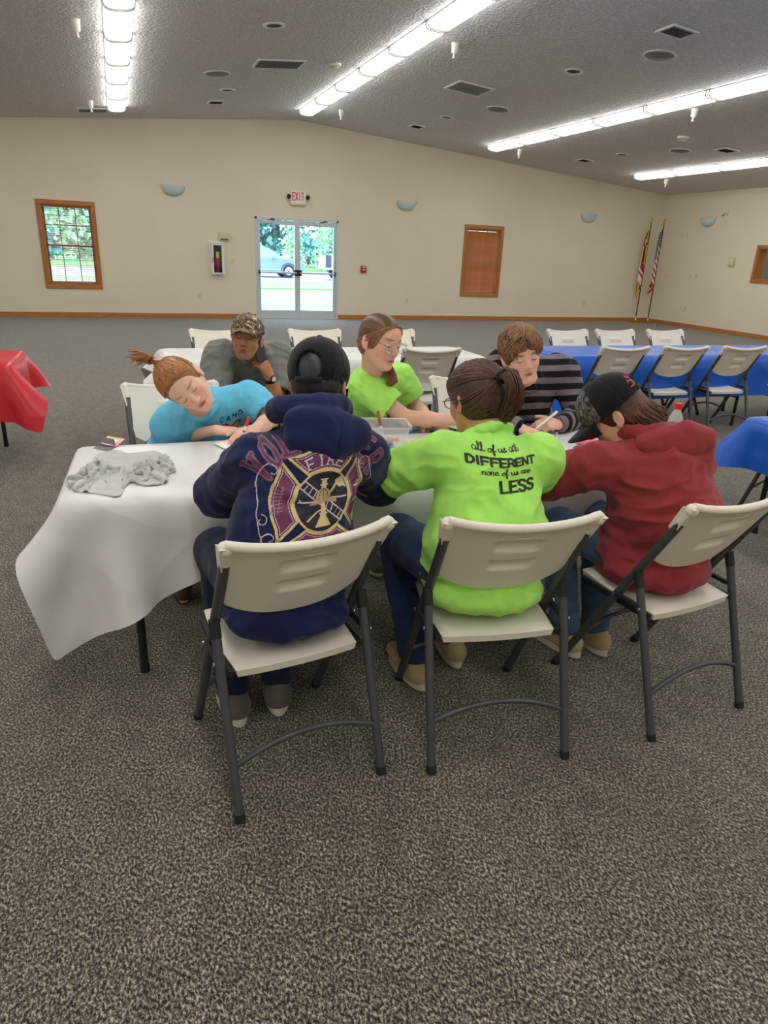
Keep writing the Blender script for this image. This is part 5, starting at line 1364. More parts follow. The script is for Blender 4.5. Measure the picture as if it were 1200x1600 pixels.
def front_line(width=.072, top=.088):
    def f(t):
        # hairline from ear over the forehead to ear, wrapped to the nape for |t| near 1
        a = t*2.15
        if abs(a) < 1.25: return (.070*math.sin(a*1.2), .080*math.cos(a*.85)-.004, .030+.052*math.cos(a*1.15))
        b = (abs(a)-1.25)/.9; return (math.copysign(.072*(1-.55*b), a), .022-.085*b, .000-.055*b)
    return f
# ---- caps
def cap(mat, T, R, s, root, bill_mat=None, opening=False, infl=.016, rim_z=.030, tilt=.12, bill=True, front_mat=None, vox=.005):
    S = SDF(); S.ell(T(0, -.008, .036), np.array([.076+infl, .096+infl, .082+infl])*s, R, .01)
    up = R@unit(A(0, tilt, 1)); S.half(T(0, 0, rim_z), -up, .004)
    S.ell(T(0, -.008, .030), np.array([.076+infl-.006, .096+infl-.006, .082+infl-.008])*s, R, .004, 's')
    if opening: S.ell(T(0, -.112, .040), np.array([.036, .05, .040])*s, R, .004, 's')
    V, F = S.mesh(vox)
    nrm = vnormals(V, F); q = (V-T(0, 0, 0))@R/s
    # six panels: shallow seams
    an = np.arctan2(q[:, 0], q[:, 1]+.008); seam = np.abs(((an/(math.pi/3)+.5) % 1)-.5)*(math.pi/3)*np.hypot(q[:, 0], q[:, 1]+.008)
    V = V-nrm*(np.exp(-(seam/.003)**2)*.0015)[:, None]
    c = link('cap', npmesh('cap', V, F), mat, root)
    MB().lathe([(.009*s, 0), (.008*s, .004), (.002, .006)], 12, c=T(0, -.008, .036+.081+infl), R=R).build('button', mat, c, smooth=True)
    if opening:
        P = []
        for t in np.linspace(-1, 1, 15):
            a = t*.42; P.append(T((.078+infl)*math.sin(a)*1.0, -.008-(.097+infl)*math.cos(a), rim_z+.012+tilt*.09))
        vs = []; fs = []; upv = R@A(0, .1, 1)
        for p in P: vs += [p-upv*.009*s, p+upv*.009*s]
        for i in range(len(P)-1): fs.append((2*i, 2*i+2, 2*i+3, 2*i+1))
        st = MB(); st.add(vs, fs); so = st.build('strap', bill_mat or mat, c, smooth=True); so.modifiers.new('t', 'SOLIDIFY').thickness = .003
    if bill:
        vs = []; fs = []; nu, nv = 18, 8
        for j in range(nv+1):
            v = j/nv
            for i in range(nu+1):
                a = -1+2*i/nu; an = a*.95
                x = (.078+infl)*math.sin(an)*(1-.06*v); y0 = -.008+(.098+infl)*math.cos(an)
                L_ = .072*math.cos(a*math.pi/2)**.55; y = y0+L_*v
                z = rim_z+.006-tilt*.08-.030*(abs(a)**2)*v-.016*v+.004
                vs.append(T(x, y, z))
        for j in range(nv):
            for i in range(nu): fs.append((j*(nu+1)+i, j*(nu+1)+i+1, (j+1)*(nu+1)+i+1, (j+1)*(nu+1)+i))
        b = MB(); b.add(vs, fs); bo = b.build('bill', bill_mat or mat, c, smooth=True); bo.modifiers.new('t', 'SOLIDIFY').thickness = .004
    return c, V, F
def joints(**k):
    return {a: np.array(b, float) for a, b in k.items()}
def person(lb, base):
    return thing('person', lb, 'person', (0, 0, 0), 0)
SK_FAIR, SK_PALE, SK_TAN, SK_MID = srgb(226, 178, 152), srgb(232, 186, 164), srgb(192, 130, 98), srgb(214, 152, 118)
HAIR_GINGER, HAIR_LIGHT, HAIR_BROWN, HAIR_DARK, HAIR_GREY = srgb(168, 112, 62), srgb(142, 100, 62), srgb(84, 54, 38), srgb(96, 64, 44), srgb(54, 50, 50)
# ------------------------------------------------ navy hoodie, back to us
r1 = person('person in a navy volunteer fire hoodie and black cap, seen from behind', None)
J1 = joints(pelvis=(.41, 1.945, .56), waist=(.43, 1.905, .74), chest=(.49, 1.955, .945), neck=(.525, 2.02, 1.055), head=at_y(499, 598, 2.11), hf=(.50, .82, -.26), hu=(.08, .24, .97),
    sl=(.34, 2.0, .965), sr=(.70, 2.02, .955), el=(.255, 2.17, .81), er=(.80, 2.15, .815), wl=(.47, 2.40, .795), wr=(.68, 2.42, .795),
    hl=(.31, 1.935, .555), hr=(.51, 1.96, .555), kl=(.25, 2.30, .555), kr=(.55, 2.34, .555), al=(.26, 2.10, .10), ar=(.42, 2.12, .10), tl=(.25, 2.26, .03), tr=(.44, 2.28, .03))
R, T, tp = build_body(J1, 1.06, r1, SK_MID, HAIR_GREY[:3], .006, {'l': dict(d=A(.6, .8, 0), n=A(0, 0, 1)), 'r': dict(d=A(-.3, .9, 0), n=A(0, 0, 1))})
def seat_bulge(S, J, side, fr, w=.185, back=.10, z=.512):
    S.ell(A(J['pelvis'][0], J['pelvis'][1], 0)-unit(A(fr[0], fr[1], 0))*back+A(0, 0, z), (w, .115, .058), np.stack([side, np.cross(A(0, 0, 1), side), A(0, 0, 1)], 1), .05)
def hood1(S, J, side, up, fr):
    N = J['neck']; bk = unit(-A(fr[0], fr[1], 0)); Z = A(0, 0, 1)
    # rolled hood edge round the neck
    for k in range(10):
        a0, a1 = -.35+(math.pi+.7)*k/10, -.35+(math.pi+.7)*(k+1)/10
        p = lambda a: N+side*(-math.cos(a)*.098)+bk*(math.sin(a)*.088-.030)+Z*(.050+.030*math.sin(a))
        S.cone(p(a0), p(a1), .036, .036, .012)
    # hood bag hanging down the back
    c = N+bk*.100+Z*.010
    dn = unit(-up*.9+bk*.30); ot = np.cross(side, dn); ot = ot*np.sign(ot@bk); Rl = np.stack([side, ot, dn], 1)
    c = c+side*.01+Z*.018; S.ell(c+dn*.012, (.128, .052, .072), Rl, .012)
    S.cone(c-side*.07+dn*.03, c+side*.020+dn*.064+ot*.012, .050, .034, .02, flat=(ot, .9)); S.cone(c+side*.10+dn*.02, c+side*.020+dn*.064+ot*.012, .046, .034, .02, flat=(ot, .9))
    S.cone(c+side*.03+dn*.05+ot*.02, c+side*.020+dn*.068+ot*.016, .040, .030, .02)
    # creases of the bag and the hollow round the neck
    S.cone(c+side*.035-dn*.02+ot*.056, c+side*.022+dn*.10+ot*.05, .004, .006, .010, 's')
    S.ell(N+fr*.03+Z*.085, (.076, .088, .055), np.stack([side, fr, Z], 1), .012, 's')
ho1, HV1, HF1, sd1, up1, fr1 = shirt('hoodie', 'navy_fleece', J1, r1, .006, w=.178, d=.74, hip=.19, chestw=.172, sleeve='long', long_r=(.078, .072, .054), seed=1, amp=.011, hood=hood1, extra=lambda S, J, sd, up, fr: seat_bulge(S, J, sd, fr), yoke=.07, belly=.03, armfold=.010, hem=.0)
trousers('dark_denim', J1, r1, seed=2, hip=.15)
for q in 'lr': shoe('grey_shoe', 'shoe_sole', J1['a'+q], J1['t'+q], r1, 1.08)
hair_shell(T, R, 1.06, J1['head'], HAIR_GREY, r1, .004, [((0, .115, -.045), (.12, .11, .115)), ((0, -.05, -.12), (.1, .1, .062))])
cap('black_cap', T, R, 1.06, r1, opening=True, rim_z=-.018, tilt=.03)

# ------------------------------------------------ lime shirt with the back print
r2 = person('person in a lime green shirt with black lettering on the back and brown ponytail', None)
J2 = joints(pelvis=(1.095, 1.915, .565), waist=(1.085, 1.86, .73), chest=(1.09, 1.895, .905), neck=(1.11, 1.955, 1.01), head=at_y(744, 624, 2.04), hf=(-.20, .93, -.30), hu=(-.05, .3, .95),
    sl=(.935, 1.955, .955), sr=(1.285, 1.905, .94), el=(.76, 2.14, .82), er=(1.40, 2.09, .80), wl=(.93, 2.36, .79), wr=(1.22, 2.36, .785),
    hl=(.99, 1.92, .56), hr=(1.20, 1.89, .56), kl=(.93, 2.26, .55), kr=(1.22, 2.26, .55), al=(.955, 2.10, .10), ar=(1.17, 2.2, .10), tl=(.94, 2.26, .03), tr=(1.19, 2.34, .03))
R, T, tp = build_body(J2, 1.06, r2, SK_MID, HAIR_BROWN[:3], .006, {'l': dict(d=A(.7, .7, 0), n=A(0, 0, 1)), 'r': dict(d=A(-.3, .9, 0), n=A(0, 0, 1))}, arm=1.2)
def hips2(S, J, side, up, fr):
    seat_bulge(S, J, side, fr, .205, .105, .515)
    S.ell(J['waist']+A(0, 0, -.06), (.20, .135, .12), np.stack([side, fr, up], 1), .06)
sh2, HV2, HF2, sd2, up2, fr2 = shirt('tshirt', 'lime_cotton', J2, r2, .006, w=.178, d=.76, hip=.19, chestw=.168, sleeve='short', slen=.72, srad=(.078, .078), seed=3, amp=.009, extra=hips2, yoke=.068, belly=.03, neck_r=.064, hem=.0, armfold=.009, fold=8, fdir=(1, 1, 1.4))
trousers('denim', J2, r2, th=.10, kn=.08, seed=4, hip=.15)
for q in 'lr': shoe('khaki_shoe', 'shoe_sole', J2['a'+q], J2['t'+q], r2)
hair_shell(T, R, 1.06, J2['head'], HAIR_BROWN, r2, .008, [((0, .120, -.040), (.12, .105, .112)), ((0, -.02, -.13), (.12, .12, .062))])
tie = (-.0, -.118, .050)
comb_back(T, 1.06, HAIR_BROWN, r2, tie, 420, .011, np.random.default_rng(4), front_line(), .0023)
# strands that rise from the nape
comb_back(T, 1.06, HAIR_BROWN, r2, tie, 160, .010, np.random.default_rng(14), lambda t: (.062*t, -.062-.02*(1-t*t), -.050), .0023, 'nape_hair')
p0 = T(*tie); bk = -(R@A(0, 1, 0))
tail([p0, p0+bk*.035+A(.005, -.01, .006), p0+bk*.05+A(.012, -.015, -.045), p0+bk*.04+A(.012, -.01, -.10), p0+bk*.03+A(.0, 0, -.15)], [.012, .024, .030, .026, .010], HAIR_BROWN, r2, 300, np.random.default_rng(5), .0024)
MB().tube([p0+R@A(.016*math.cos(t), -.012, .016*math.sin(t)) for t in np.linspace(0, 2*math.pi, 17)], .0055, 6).build('hair_tie', 'black_cap', r2, smooth=True)
g = MB(); g.tube([T(-.083, -.005, .004), T(-.078, .05, .006), T(-.062, .095, .006)], .0018, 5)
g.tube([T(-.034+.020*math.cos(t), .096, .0+.016*math.sin(t)) for t in np.linspace(0, 6.283, 17)], .0016, 5); g.tube([T(.034+.020*math.cos(t), .096, .0+.016*math.sin(t)) for t in np.linspace(0, 6.283, 17)], .0016, 5); g.tube([T(-.010, .101, .004), T(.010, .101, .004)], .0016, 5)
g.build('glasses', 'dark_metal', r2, smooth=True)

# ------------------------------------------------ red hoodie, bent over the table
r3 = person('person in a faded red hoodie and black cap bent over the table', None)
J3 = joints(pelvis=(1.815, 1.89, .565), waist=(1.80, 1.83, .72), chest=(1.745, 1.855, .89), neck=(1.705, 1.925, .985), head=(1.637, 2.005, 1.062), hf=(-.60, .46, -.66), hu=(-.42, .30, .80),
    sl=(1.545, 1.93, .90), sr=(1.875, 1.84, .90), el=(1.435, 2.05, .815), er=(1.96, 2.06, .815), wl=(1.60, 2.30, .79), wr=(1.76, 2.34, .79),
    hl=(1.71, 1.88, .56), hr=(1.92, 1.91, .56), kl=(1.62, 2.22, .54), kr=(1.86, 2.26, .54), al=(1.66, 2.12, .10), ar=(1.80, 2.10, .10), tl=(1.62, 2.26, .03), tr=(1.80, 2.25, .03))
R, T, tp = build_body(J3, 1.06, r3, SK_FAIR, HAIR_BROWN[:3], .005, {'l': dict(d=A(.5, .8, 0), n=A(0, 0, 1)), 'r': dict(d=A(-.5, .8, 0), n=A(0, 0, 1))})
def hood3(S, J, side, up, fr):
    N = J['neck']; bk = unit(-A(fr[0], fr[1], 0)); Z = A(0, 0, 1)
    for k in range(8):
        a0, a1 = math.pi*k/8-.2, math.pi*(k+1)/8-.2
        p = lambda a: N+side*(-math.cos(a)*.10+.03)+bk*(math.sin(a)*.08-.03)+Z*(.020+.02*math.sin(a))
        S.cone(p(a0), p(a1), .030, .030, .010)
    c = N+bk*.085+side*.105+Z*.015
    dn = unit(-up*.95+bk*.2); ot = np.cross(side, dn); ot = ot*np.sign(ot@bk); Rl = np.stack([side, ot, dn], 1)
    S.ell(c+dn*.012-side*.01, (.125, .050, .062), Rl, .02); S.cone(c-side*.13+dn*.01, c+side*.02-dn*.045+ot*.01, .026, .024, .02); S.cone(c+side*.02-dn*.045+ot*.01, c+side*.10-dn*.02, .024, .026, .02)
    S.ell(c+dn*.070+side*.025+ot*.004, (.085, .040, .026), Rl, .012); S.cone(c+side*.10+dn*.01, c+side*.085+dn*.07, .030, .028, .015)
    S.cone(c-side*.11+dn*.052+ot*.052, c+side*.11+dn*.046+ot*.050, .004, .004, .010, 's'); S.cone(c-side*.08-dn*.012+ot*.058, c+side*.08-dn*.004+ot*.058, .005, .005, .012, 's'); S.cone(c+side*.03-dn*.05+ot*.05, c+side*.035+dn*.05+ot*.058, .002, .003, .008, 's')
    S.ell(N+fr*.03+Z*.055, (.072, .085, .045), np.stack([side, fr, Z], 1), .012, 's')
ho3, HV3, HF3, sd3, up3, fr3 = shirt('hoodie', 'red_fleece', J3, r3, .006, w=.178, d=.78, hip=.205, chestw=.165, sleeve='long', long_r=(.076, .074, .056), seed=6, amp=.013, hood=hood3, extra=lambda S, J, sd, up, fr: seat_bulge(S, J, sd, fr, .19, .10, .512), yoke=.068, belly=.03, armfold=.011, hem=.01)
trousers('faded_denim', J3, r3, seed=7, hip=.14)
for q in 'lr': shoe('khaki_shoe', 'shoe_sole', J3['a'+q], J3['t'+q], r3)
hair_shell(T, R, 1.06, J3['head'], HAIR_BROWN, r3, .006, [((0, .115, -.045), (.12, .10, .115))])
c3, CV3, CF3 = cap('black_cap', T, R, 1.06, r3, opening=True, rim_z=.014, tilt=.10, infl=.017)
rg = np.random.default_rng(8); paths = []; cols = []
for i in range(260):
    a = rg.uniform(-1.55, 1.55); x = .078*math.sin(a); y = -.014-.094*math.cos(a)
    dn = rg.uniform(.085, .135); fl = rg.uniform(.0, .03)
    P = [T(x*1.02, y*1.02, .02), T(x*1.05, y*1.06, -.015), T(x*1.03+rg.normal(0, .004), y*1.08-fl*.4, -.05), T(x*.98+rg.normal(0, .006), y*1.10-fl, .02-dn)]
    if abs(a) > 1.2: P = [T(x*1.02, y-.004, .02), T(x*1.0, y-.012, -.02), T(x*.96, y-.02, -.055)]
    paths.append(np.array(catmull(P, 4))); cols.append(hcol(HAIR_DARK, rg, .3))
strand_mesh(paths, np.full(260, .0026), cols, 'hair_strands', r3)
# woodland camouflage front panel of the cap
sel = ((CV3-J3['head'])@R/1.06)[:, 1] > .028
fsel = sel[CF3].all(1); nn = vnormals(CV3, CF3); us, inv = np.unique(CF3[fsel], return_inverse=True)
link('front_panel', npmesh('front_panel', CV3[us]+nn[us]*.0014, inv.reshape(-1, 4)), 'camo_grey', c3)

# ------------------------------------------------ light blue shirt, drawing
r4 = person('girl in a light blue camp shirt with ginger bun, drawing with a red marker', None)
H4 = at_y(287, 601, 3.06)
J4 = joints(pelvis=(.23, 3.60, .56), waist=(.25, 3.52, .70), chest=(.315, 3.36, .815), neck=(.315, 3.235, .875), head=H4, hf=camdir(.44, -.60, .67), hu=camdir(-.60, .40, .69),
    sl=at_y(392, 622, 3.30), sr=at_y(262, 668, 3.26), el=at_y(424, 655, 3.15), er=(.19, 3.40, .67), wl=at_y(397, 672, 3.03), wr=(.36, 3.11, .785),
    hl=(.33, 3.58, .55), hr=(.13, 3.58, .55), kl=(.36, 3.18, .54), kr=(.14, 3.18, .54), al=(.36, 3.12, .10), ar=(.16, 3.12, .10), tl=(.36, 2.96, .03), tr=(.16, 2.96, .03))
MK4a, MK4b = at_y(373, 697, 2.97), at_y(389.5, 651, 3.0)
R, T, tp = build_body(J4, 1.10, r4, SK_PALE, srgb(170, 116, 74)[:3], .0045,
    {'l': dict(d=unit(at_y(376, 682, 2.97)-J4['wl']), n=unit(A(.15, -.35, .9)), curls=[(.55, .75, .4), (.7, .85, .5), (.9, .9, .6), (1.0, 1.0, .6)], thumb=(.72, .45, -.35)), 'r': dict(d=A(.9, -.25, -.05), n=A(0, -.1, 1), curl=(.25, .3, .2))}, headkw=dict(nose=.9), colkw=dict(flush=.55, lash=srgb(120, 72, 56)[:3], lip=srgb(196, 84, 84)[:3]), arm=.9)
sh4, HV4, HF4, sd4, up4, fr4 = shirt('tshirt', 'sky_cotton', J4, r4, .006, w=.145, d=.74, hip=.155, chestw=.15, sleeve='short', slen=.84, srad=(.075, .076), seed=9, amp=.008, yoke=.070, neck_r=.060, hem=.02, armfold=.007, slen_r=.95, extra=lambda S, J, sd, up, fr: (S.cone(A(.31, 3.335, .80), A(.27, 3.35, .62), .135, .14, .05, flat=(A(0, 1, 0), .72)), S.cone(A(.20, 3.33, .79), A(.17, 3.36, .66), .08, .08, .05), S.cone(A(.44, 3.315, .84), A(.41, 3.32, .66), .085, .085, .05)), fold=9, fdir=(1.4, 1, 1))
trousers('denim', J4, r4, th=.08, kn=.062, seed=4, hip=.14)
for q in 'lr': shoe('brown_shoe', 'dark_sole', J4['a'+q], J4['t'+q], r4, .95)
hair_shell(T, R, 1.10, J4['head'], HAIR_GINGER, r4, .003, [((0, .135, -.030), (.13, .105, .118)), ((0, -.0, -.12), (.12, .13, .058))])
tie = (.012, -.085, .118)
comb_back(T, 1.10, HAIR_GINGER, r4, tie, 520, .006, np.random.default_rng(6), front_line(), .0019)
comb_back(T, 1.10, HAIR_GINGER, r4, tie, 160, .006, np.random.default_rng(16), lambda t: (.066*t, -.060-.02*(1-t*t), -.045), .0019, 'nape_hair')
p0 = T(*tie); u_ = R@unit(A(.1, -.45, .9)); rg = np.random.default_rng(7); paths = []; cols = []
for i in range(90):
    th = rg.uniform(0, 6.283); e1, e2 = R@A(1, 0, 0), R@A(0, .9, .45); c0 = p0+u_*.018+rg.normal(0, .004, 3); rr = rg.uniform(.010, .019); ph = rg.uniform(0, 6.283)
    ax = unit(rg.normal(0, 1, 3)); b1 = unit(np.cross(ax, u_)); b2 = np.cross(ax, b1)
    paths.append(np.array([c0+rr*(b1*math.cos(ph+t)+b2*math.sin(ph+t)) for t in np.linspace(0, 4.4, 12)])); cols.append(hcol(HAIR_GINGER, rg, .35))
lf = camdir(-1, .12, .1)
for i in range(60):
    o = rg.normal(0, .009, 3); d_ = unit(lf+rg.normal(0, .22, 3)); paths.append(np.array(catmull([p0+o, p0+o+d_*.022+u_*.02, p0+o+d_*.05+u_*.018, p0+o+d_*rg.uniform(.06, .085)+u_*.01], 4))); cols.append(hcol(HAIR_GINGER, rg, .35))
strand_mesh(paths, np.full(len(paths), .0022), cols, 'bun', r4)
MB().tube([p0+R@A(.014*math.cos(t), 0, .0)+u_*.008+(R@A(0, .9, .45))*.014*math.sin(t) for t in np.linspace(0, 2*math.pi, 17)], .004, 6).build('hair_tie', 'brown_shoe', r4, smooth=True)

# ------------------------------------------------ grey shirt, on the phone
r5 = person('man in a grey T-shirt and camouflage cap talking on a phone', None)
H5 = at_y(386, 529, 3.97)
J5 = joints(pelvis=(.80, 4.42, .57), waist=(.775, 4.36, .74), chest=(.735, 4.17, .90), neck=(.705, 4.06, .985), head=H5, hf=camdir(.02, -.20, .98), hu=camdir(.10, .96, .2),
    sr=at_y(342, 556, 4.12), sl=at_y(436, 556, 4.16), er=(.45, 3.98, .68), el=at_y(434, 630, 3.98), wr=at_y(414, 632, 3.86), wl=at_y(421, 588, 3.93),
    hl=(.92, 4.40, .56), hr=(.68, 4.40, .56), kl=(1.02, 3.93, .56), kr=(.62, 3.92, .56), al=(1.02, 3.98, .10), ar=(.66, 3.98, .10), tl=(1.03, 3.82, .03), tr=(.65, 3.82, .03))
R, T, tp = build_body(J5, 1.06, r5, SK_TAN, srgb(48, 36, 30)[:3], .005,
    {'l': dict(d=unit(at_y(402, 549, 3.90)-J5['wl']), n=camdir(.75, -.05, .65), curls=[(.45, .3, .2), (.95, .75, .4), (1.05, .85, .5), (1.1, .9, .5)], thumb=(.75, .35, -.5)), 'r': dict(d=unit(at_y(437, 650, 3.83)-J5['wr']), n=A(.1, -.5, .8), curl=(.35, .4, .3), spread=.5)}, headkw=dict(nose=1.05), colkw=dict(flush=.25, beard=.5, lash=srgb(40, 26, 22)[:3]), arm=1.08)
shirt('tshirt', 'grey_cotton', J5, r5, .0065, w=.17, d=.74, hip=.18, chestw=.185, sleeve='short', slen=.80, srad=(.088, .090), seed=12, amp=.010, yoke=.082, neck_r=.066, hem=.03, belly=.05, armfold=.008)
trousers('denim', J5, r5, seed=5)
for q in 'lr': shoe('brown_shoe', 'dark_sole', J5['a'+q], J5['t'+q], r5, 1.05)
hair_shell(T, R, 1.06, J5['head'], srgb(60, 48, 40), r5, .003, [((0, .115, -.05), (.13, .105, .12)), ((0, -.02, -.12), (.12, .13, .058))])
cap('camo_brown', T, R, 1.06, r5, rim_z=.030, tilt=-.02, infl=.014)
# watch with a black strap on the lifted wrist
ax = unit(J5['wl']-J5['el']); wc = J5['wl']-ax*.022; e1 = unit(np.cross(ax, camdir(.55, 0, .8))); e2 = np.cross(e1, ax)
wr = MB(); n_ = 20; vs = []; fs = []
for k in range(n_):
    a = 2*math.pi*k/n_
    for h_ in (-.011, .011): vs.append(wc+ax*h_+.0335*(e1*math.cos(a)+e2*math.sin(a)))
for k in range(n_): fs.append((2*k, 2*((k+1) % n_), 2*((k+1) % n_)+1, 2*k+1))
wr.add(vs, fs); wo = wr.build('watch_strap', 'black_plastic', r5, smooth=True); wo.modifiers.new('t', 'SOLIDIFY').thickness = .003
fc = wc+camdir(.55, 0, .8)*.034; Rw = frame(ax, camdir(.55, 0, .8))
MB().lathe([(.019, 0), (.020, .004), (.018, .009)], 20, c=fc, R=Rw).build('watch_case', 'black_plastic', wo, smooth=True); MB().lathe([(.0155, .0085), (.015, .0098), (.002, .0098)], 20, c=fc, R=Rw).build('watch_dial', 'white_plastic', wo, smooth=True)

# ------------------------------------------------ lime shirt and glasses, reaching over
r6 = person('girl in a lime green shirt and clear glasses reaching across the table', None)
H6 = at_y(594, 533, 3.10)
J6 = joints(pelvis=(1.14, 3.56, .57), waist=(1.13, 3.49, .72), chest=(1.135, 3.36, .855), neck=(1.14, 3.215, .985), head=H6, hf=camdir(.70, -.40, .58), hu=camdir(.20, .90, .36),
    sr=at_y(569, 602, 3.19), sl=at_y(624, 593, 3.35), er=at_y(634, 653, 3.07), el=(1.44, 3.34, .80), wr=at_y(712, 657, 2.95), wl=(1.42, 3.12, .78),
    hl=(1.25, 3.58, .56), hr=(1.04, 3.53, .56), kl=(1.30, 3.22, .55), kr=(1.10, 3.18, .55), al=(1.30, 3.2, .10), ar=(1.12, 3.15, .10), tl=(1.31, 3.04, .03), tr=(1.13, 3.0, .03))
R, T, tp = build_body(J6, 1.08, r6, SK_FAIR, srgb(132, 92, 62)[:3], .0045, {'r': dict(d=unit(at_y(760, 656, 2.86)-J6['wr']), n=A(0, -.2, 1)), 'l': dict(d=A(.2, -.9, 0), n=A(0, 0, 1))}, headkw=dict(nose=.92), colkw=dict(flush=.4, lip=srgb(196, 104, 100)[:3], lash=srgb(96, 66, 52)[:3]), arm=.98)
sh6, HV6, HF6, sd6, up6, fr6 = shirt('tshirt', 'lime_cotton', J6, r6, .006, w=.14, d=.76, hip=.15, chestw=.142, sleeve='short', slen=.66, srad=(.078, .078), seed=15, amp=.008, yoke=.068, neck_r=.060, hem=.02, armfold=.003, fold=10)
trousers('denim', J6, r6, th=.08, kn=.062, seed=8, hip=.14)
for q in 'lr': shoe('grey_shoe', 'shoe_sole', J6['a'+q], J6['t'+q], r6, .95)
hair_shell(T, R, 1.08, J6['head'], srgb(112, 76, 46), r6, .004, [((0, .135, -.026), (.13, .105, .118)), ((0, -.0, -.125), (.12, .13, .058))])
tie = (-.03, -.092, -.045)
part = lambda t: (.010+.006*math.sin(9*t), .085*math.cos(t*1.35)-.004, .110*math.cos(t*.9)) if True else None
comb_back(T, 1.08, HAIR_LIGHT, r6, tie, 620, .008, np.random.default_rng(9), front_line(), .0020, var=.5)
comb_back(T, 1.08, HAIR_LIGHT, r6, (.03, -.095, -.02), 260, .0085, np.random.default_rng(19), front_line(), .0020, 'crown_hair', var=.5)
p0 = T(*tie)
tail([p0, T(-.070, -.045, -.085), at_y(607, 577, 3.15), at_y(614, 594, 3.10), at_y(606, 600, 3.10)], [.016, .022, .024, .020, .008], HAIR_LIGHT, r6, 220, np.random.default_rng(10), .0023)
gl = MB()
for t in (-1, 1):
    gl.tube([T(t*.036+.027*math.cos(a)*(1+.08*math.cos(2*a)), .1065-.006*abs(math.cos(a)), -.004+.0225*math.sin(a)) for a in np.linspace(0, 6.283, 21)], .0017, 6)
    gl.tube([T(t*.064, .098, .004), T(t*.079, .05, .008), T(t*.084, -.005, .006), T(t*.083, -.02, -.010)], .0016, 5)
gl.tube([T(-.010, .108, .002), T(0, .111, .005), T(.010, .108, .002)], .0016, 5)
go = gl.build('glasses', 'chrome', r6, smooth=True)
for t in (-1, 1):
    MB().add([T(t*.036+.026*math.cos(a), .1055-.006*abs(math.cos(a)), -.004+.0215*math.sin(a)) for a in np.linspace(0, 6.283, 20, endpoint=False)], [tuple(range(20))]).build('lens', 'window_glass', go)

# ------------------------------------------------ striped shirt, writing
r7 = person('person in a black and grey striped shirt writing with a marker', None)
H7 = at_y(814, 553, 2.93)
J7 = joints(pelvis=(2.10, 3.47, .57), waist=(2.06, 3.34, .72), chest=(1.96, 3.13, .895), neck=at_y(823, 594, 3.05), head=H7, hf=camdir(.15, -.50, .85), hu=camdir(-.18, .84, .52),
    sl=at_y(878, 580, 3.09), sr=at_y(782, 574, 3.11), el=at_y(905, 650, 3.0), er=(1.70, 3.04, .81), wl=at_y(872, 663, 2.86), wr=(1.80, 2.86, .785),
    hl=(2.21, 3.46, .56), hr=(1.99, 3.46, .56), kl=(2.20, 3.06, .55), kr=(1.98, 3.06, .55), al=(2.2, 3.04, .10), ar=(2.0, 3.04, .10), tl=(2.2, 2.88, .03), tr=(2.0, 2.88, .03))
R, T, tp = build_body(J7, 1.10, r7, SK_PALE, srgb(74, 52, 38)[:3], .0045, {'l': dict(d=unit(at_y(846, 661, 2.83)-J7['wl']), n=unit(A(.25, -.55, .8)), curls=[(.6, .8, .4), (.75, .9, .5), (.85, .95, .6), (.95, 1.0, .6)], thumb=(.8, .45, -.25)), 'r': dict(d=A(.2, -.9, 0), n=A(0, 0, 1))}, headkw=dict(nose=1.0), colkw=dict(flush=.6, lip=srgb(196, 100, 96)[:3]))
shirt('longsleeve', 'striped_knit', J7, r7, .006, w=.16, d=.74, hip=.17, chestw=.17, sleeve='long', long_r=(.078, .070, .046), seed=18, amp=.009, yoke=.080, neck_r=.058, collar=.02, hem=.02, band=True, armfold=.009, belly=.04)
trousers('dark_denim', J7, r7, seed=9)
for q in 'lr': shoe('grey_shoe', 'shoe_sole', J7['a'+q], J7['t'+q], r7)
hair_shell(T, R, 1.10, J7['head'], srgb(120, 84, 54), r7, .009, [((0, .135, -.045), (.085, .105, .110)), ((0, -.0, -.115), (.14, .15, .052))], groove=.003)
rg = np.random.default_rng(12); paths = []; cols = []
for i in range(620):
    x0 = -.022+rg.normal(0, .008); y0 = rg.uniform(-.075, .055); start = unit(A(x0*3, (y0+.014)*3, .23))
    side_ = rg.choice([-1, 1]); az = rg.uniform(.05, 3.05); 
    # end points hang around the head: fringe in front, over the ears at the side, nape behind
    dirn = A(side_*math.sin(az), math.cos(az), 0)
    endz = np.interp(az, [0, .5, .9, 1.4, 2.2, 3.1], [.058, .040, -.005, -.048, -.060, -.070])+rg.normal(0, .010)
    if side_ > 0: endz -= .035*(az < 1.2)
    end = unit(A(dirn[0]*.9, dirn[1]*.95, (endz-.034)*9*.11))
    om = math.acos(np.clip(start@end, -1, 1)); P = []
    for u in np.linspace(0, 1, 10):
        v = (math.sin((1-u)*om)*start+math.sin(u*om)*end)/math.sin(om); P.append(on_shell(on_skull(T, v, .010), .001+abs(rg.normal(0, .002))+.008*math.sin(u*2.6)*(.6+.4*math.sin(7*az))))
    last = P[-1]; P.append(A(last[0]*1.0, last[1]*1.0, last[2]-.02))
    paths.append(np.array([T(*p) for p in P])); cols.append(hcol(srgb(138, 98, 64), rg, .38))
strand_mesh(paths, np.full(len(paths), .0027), cols, 'hair_strands', r7)
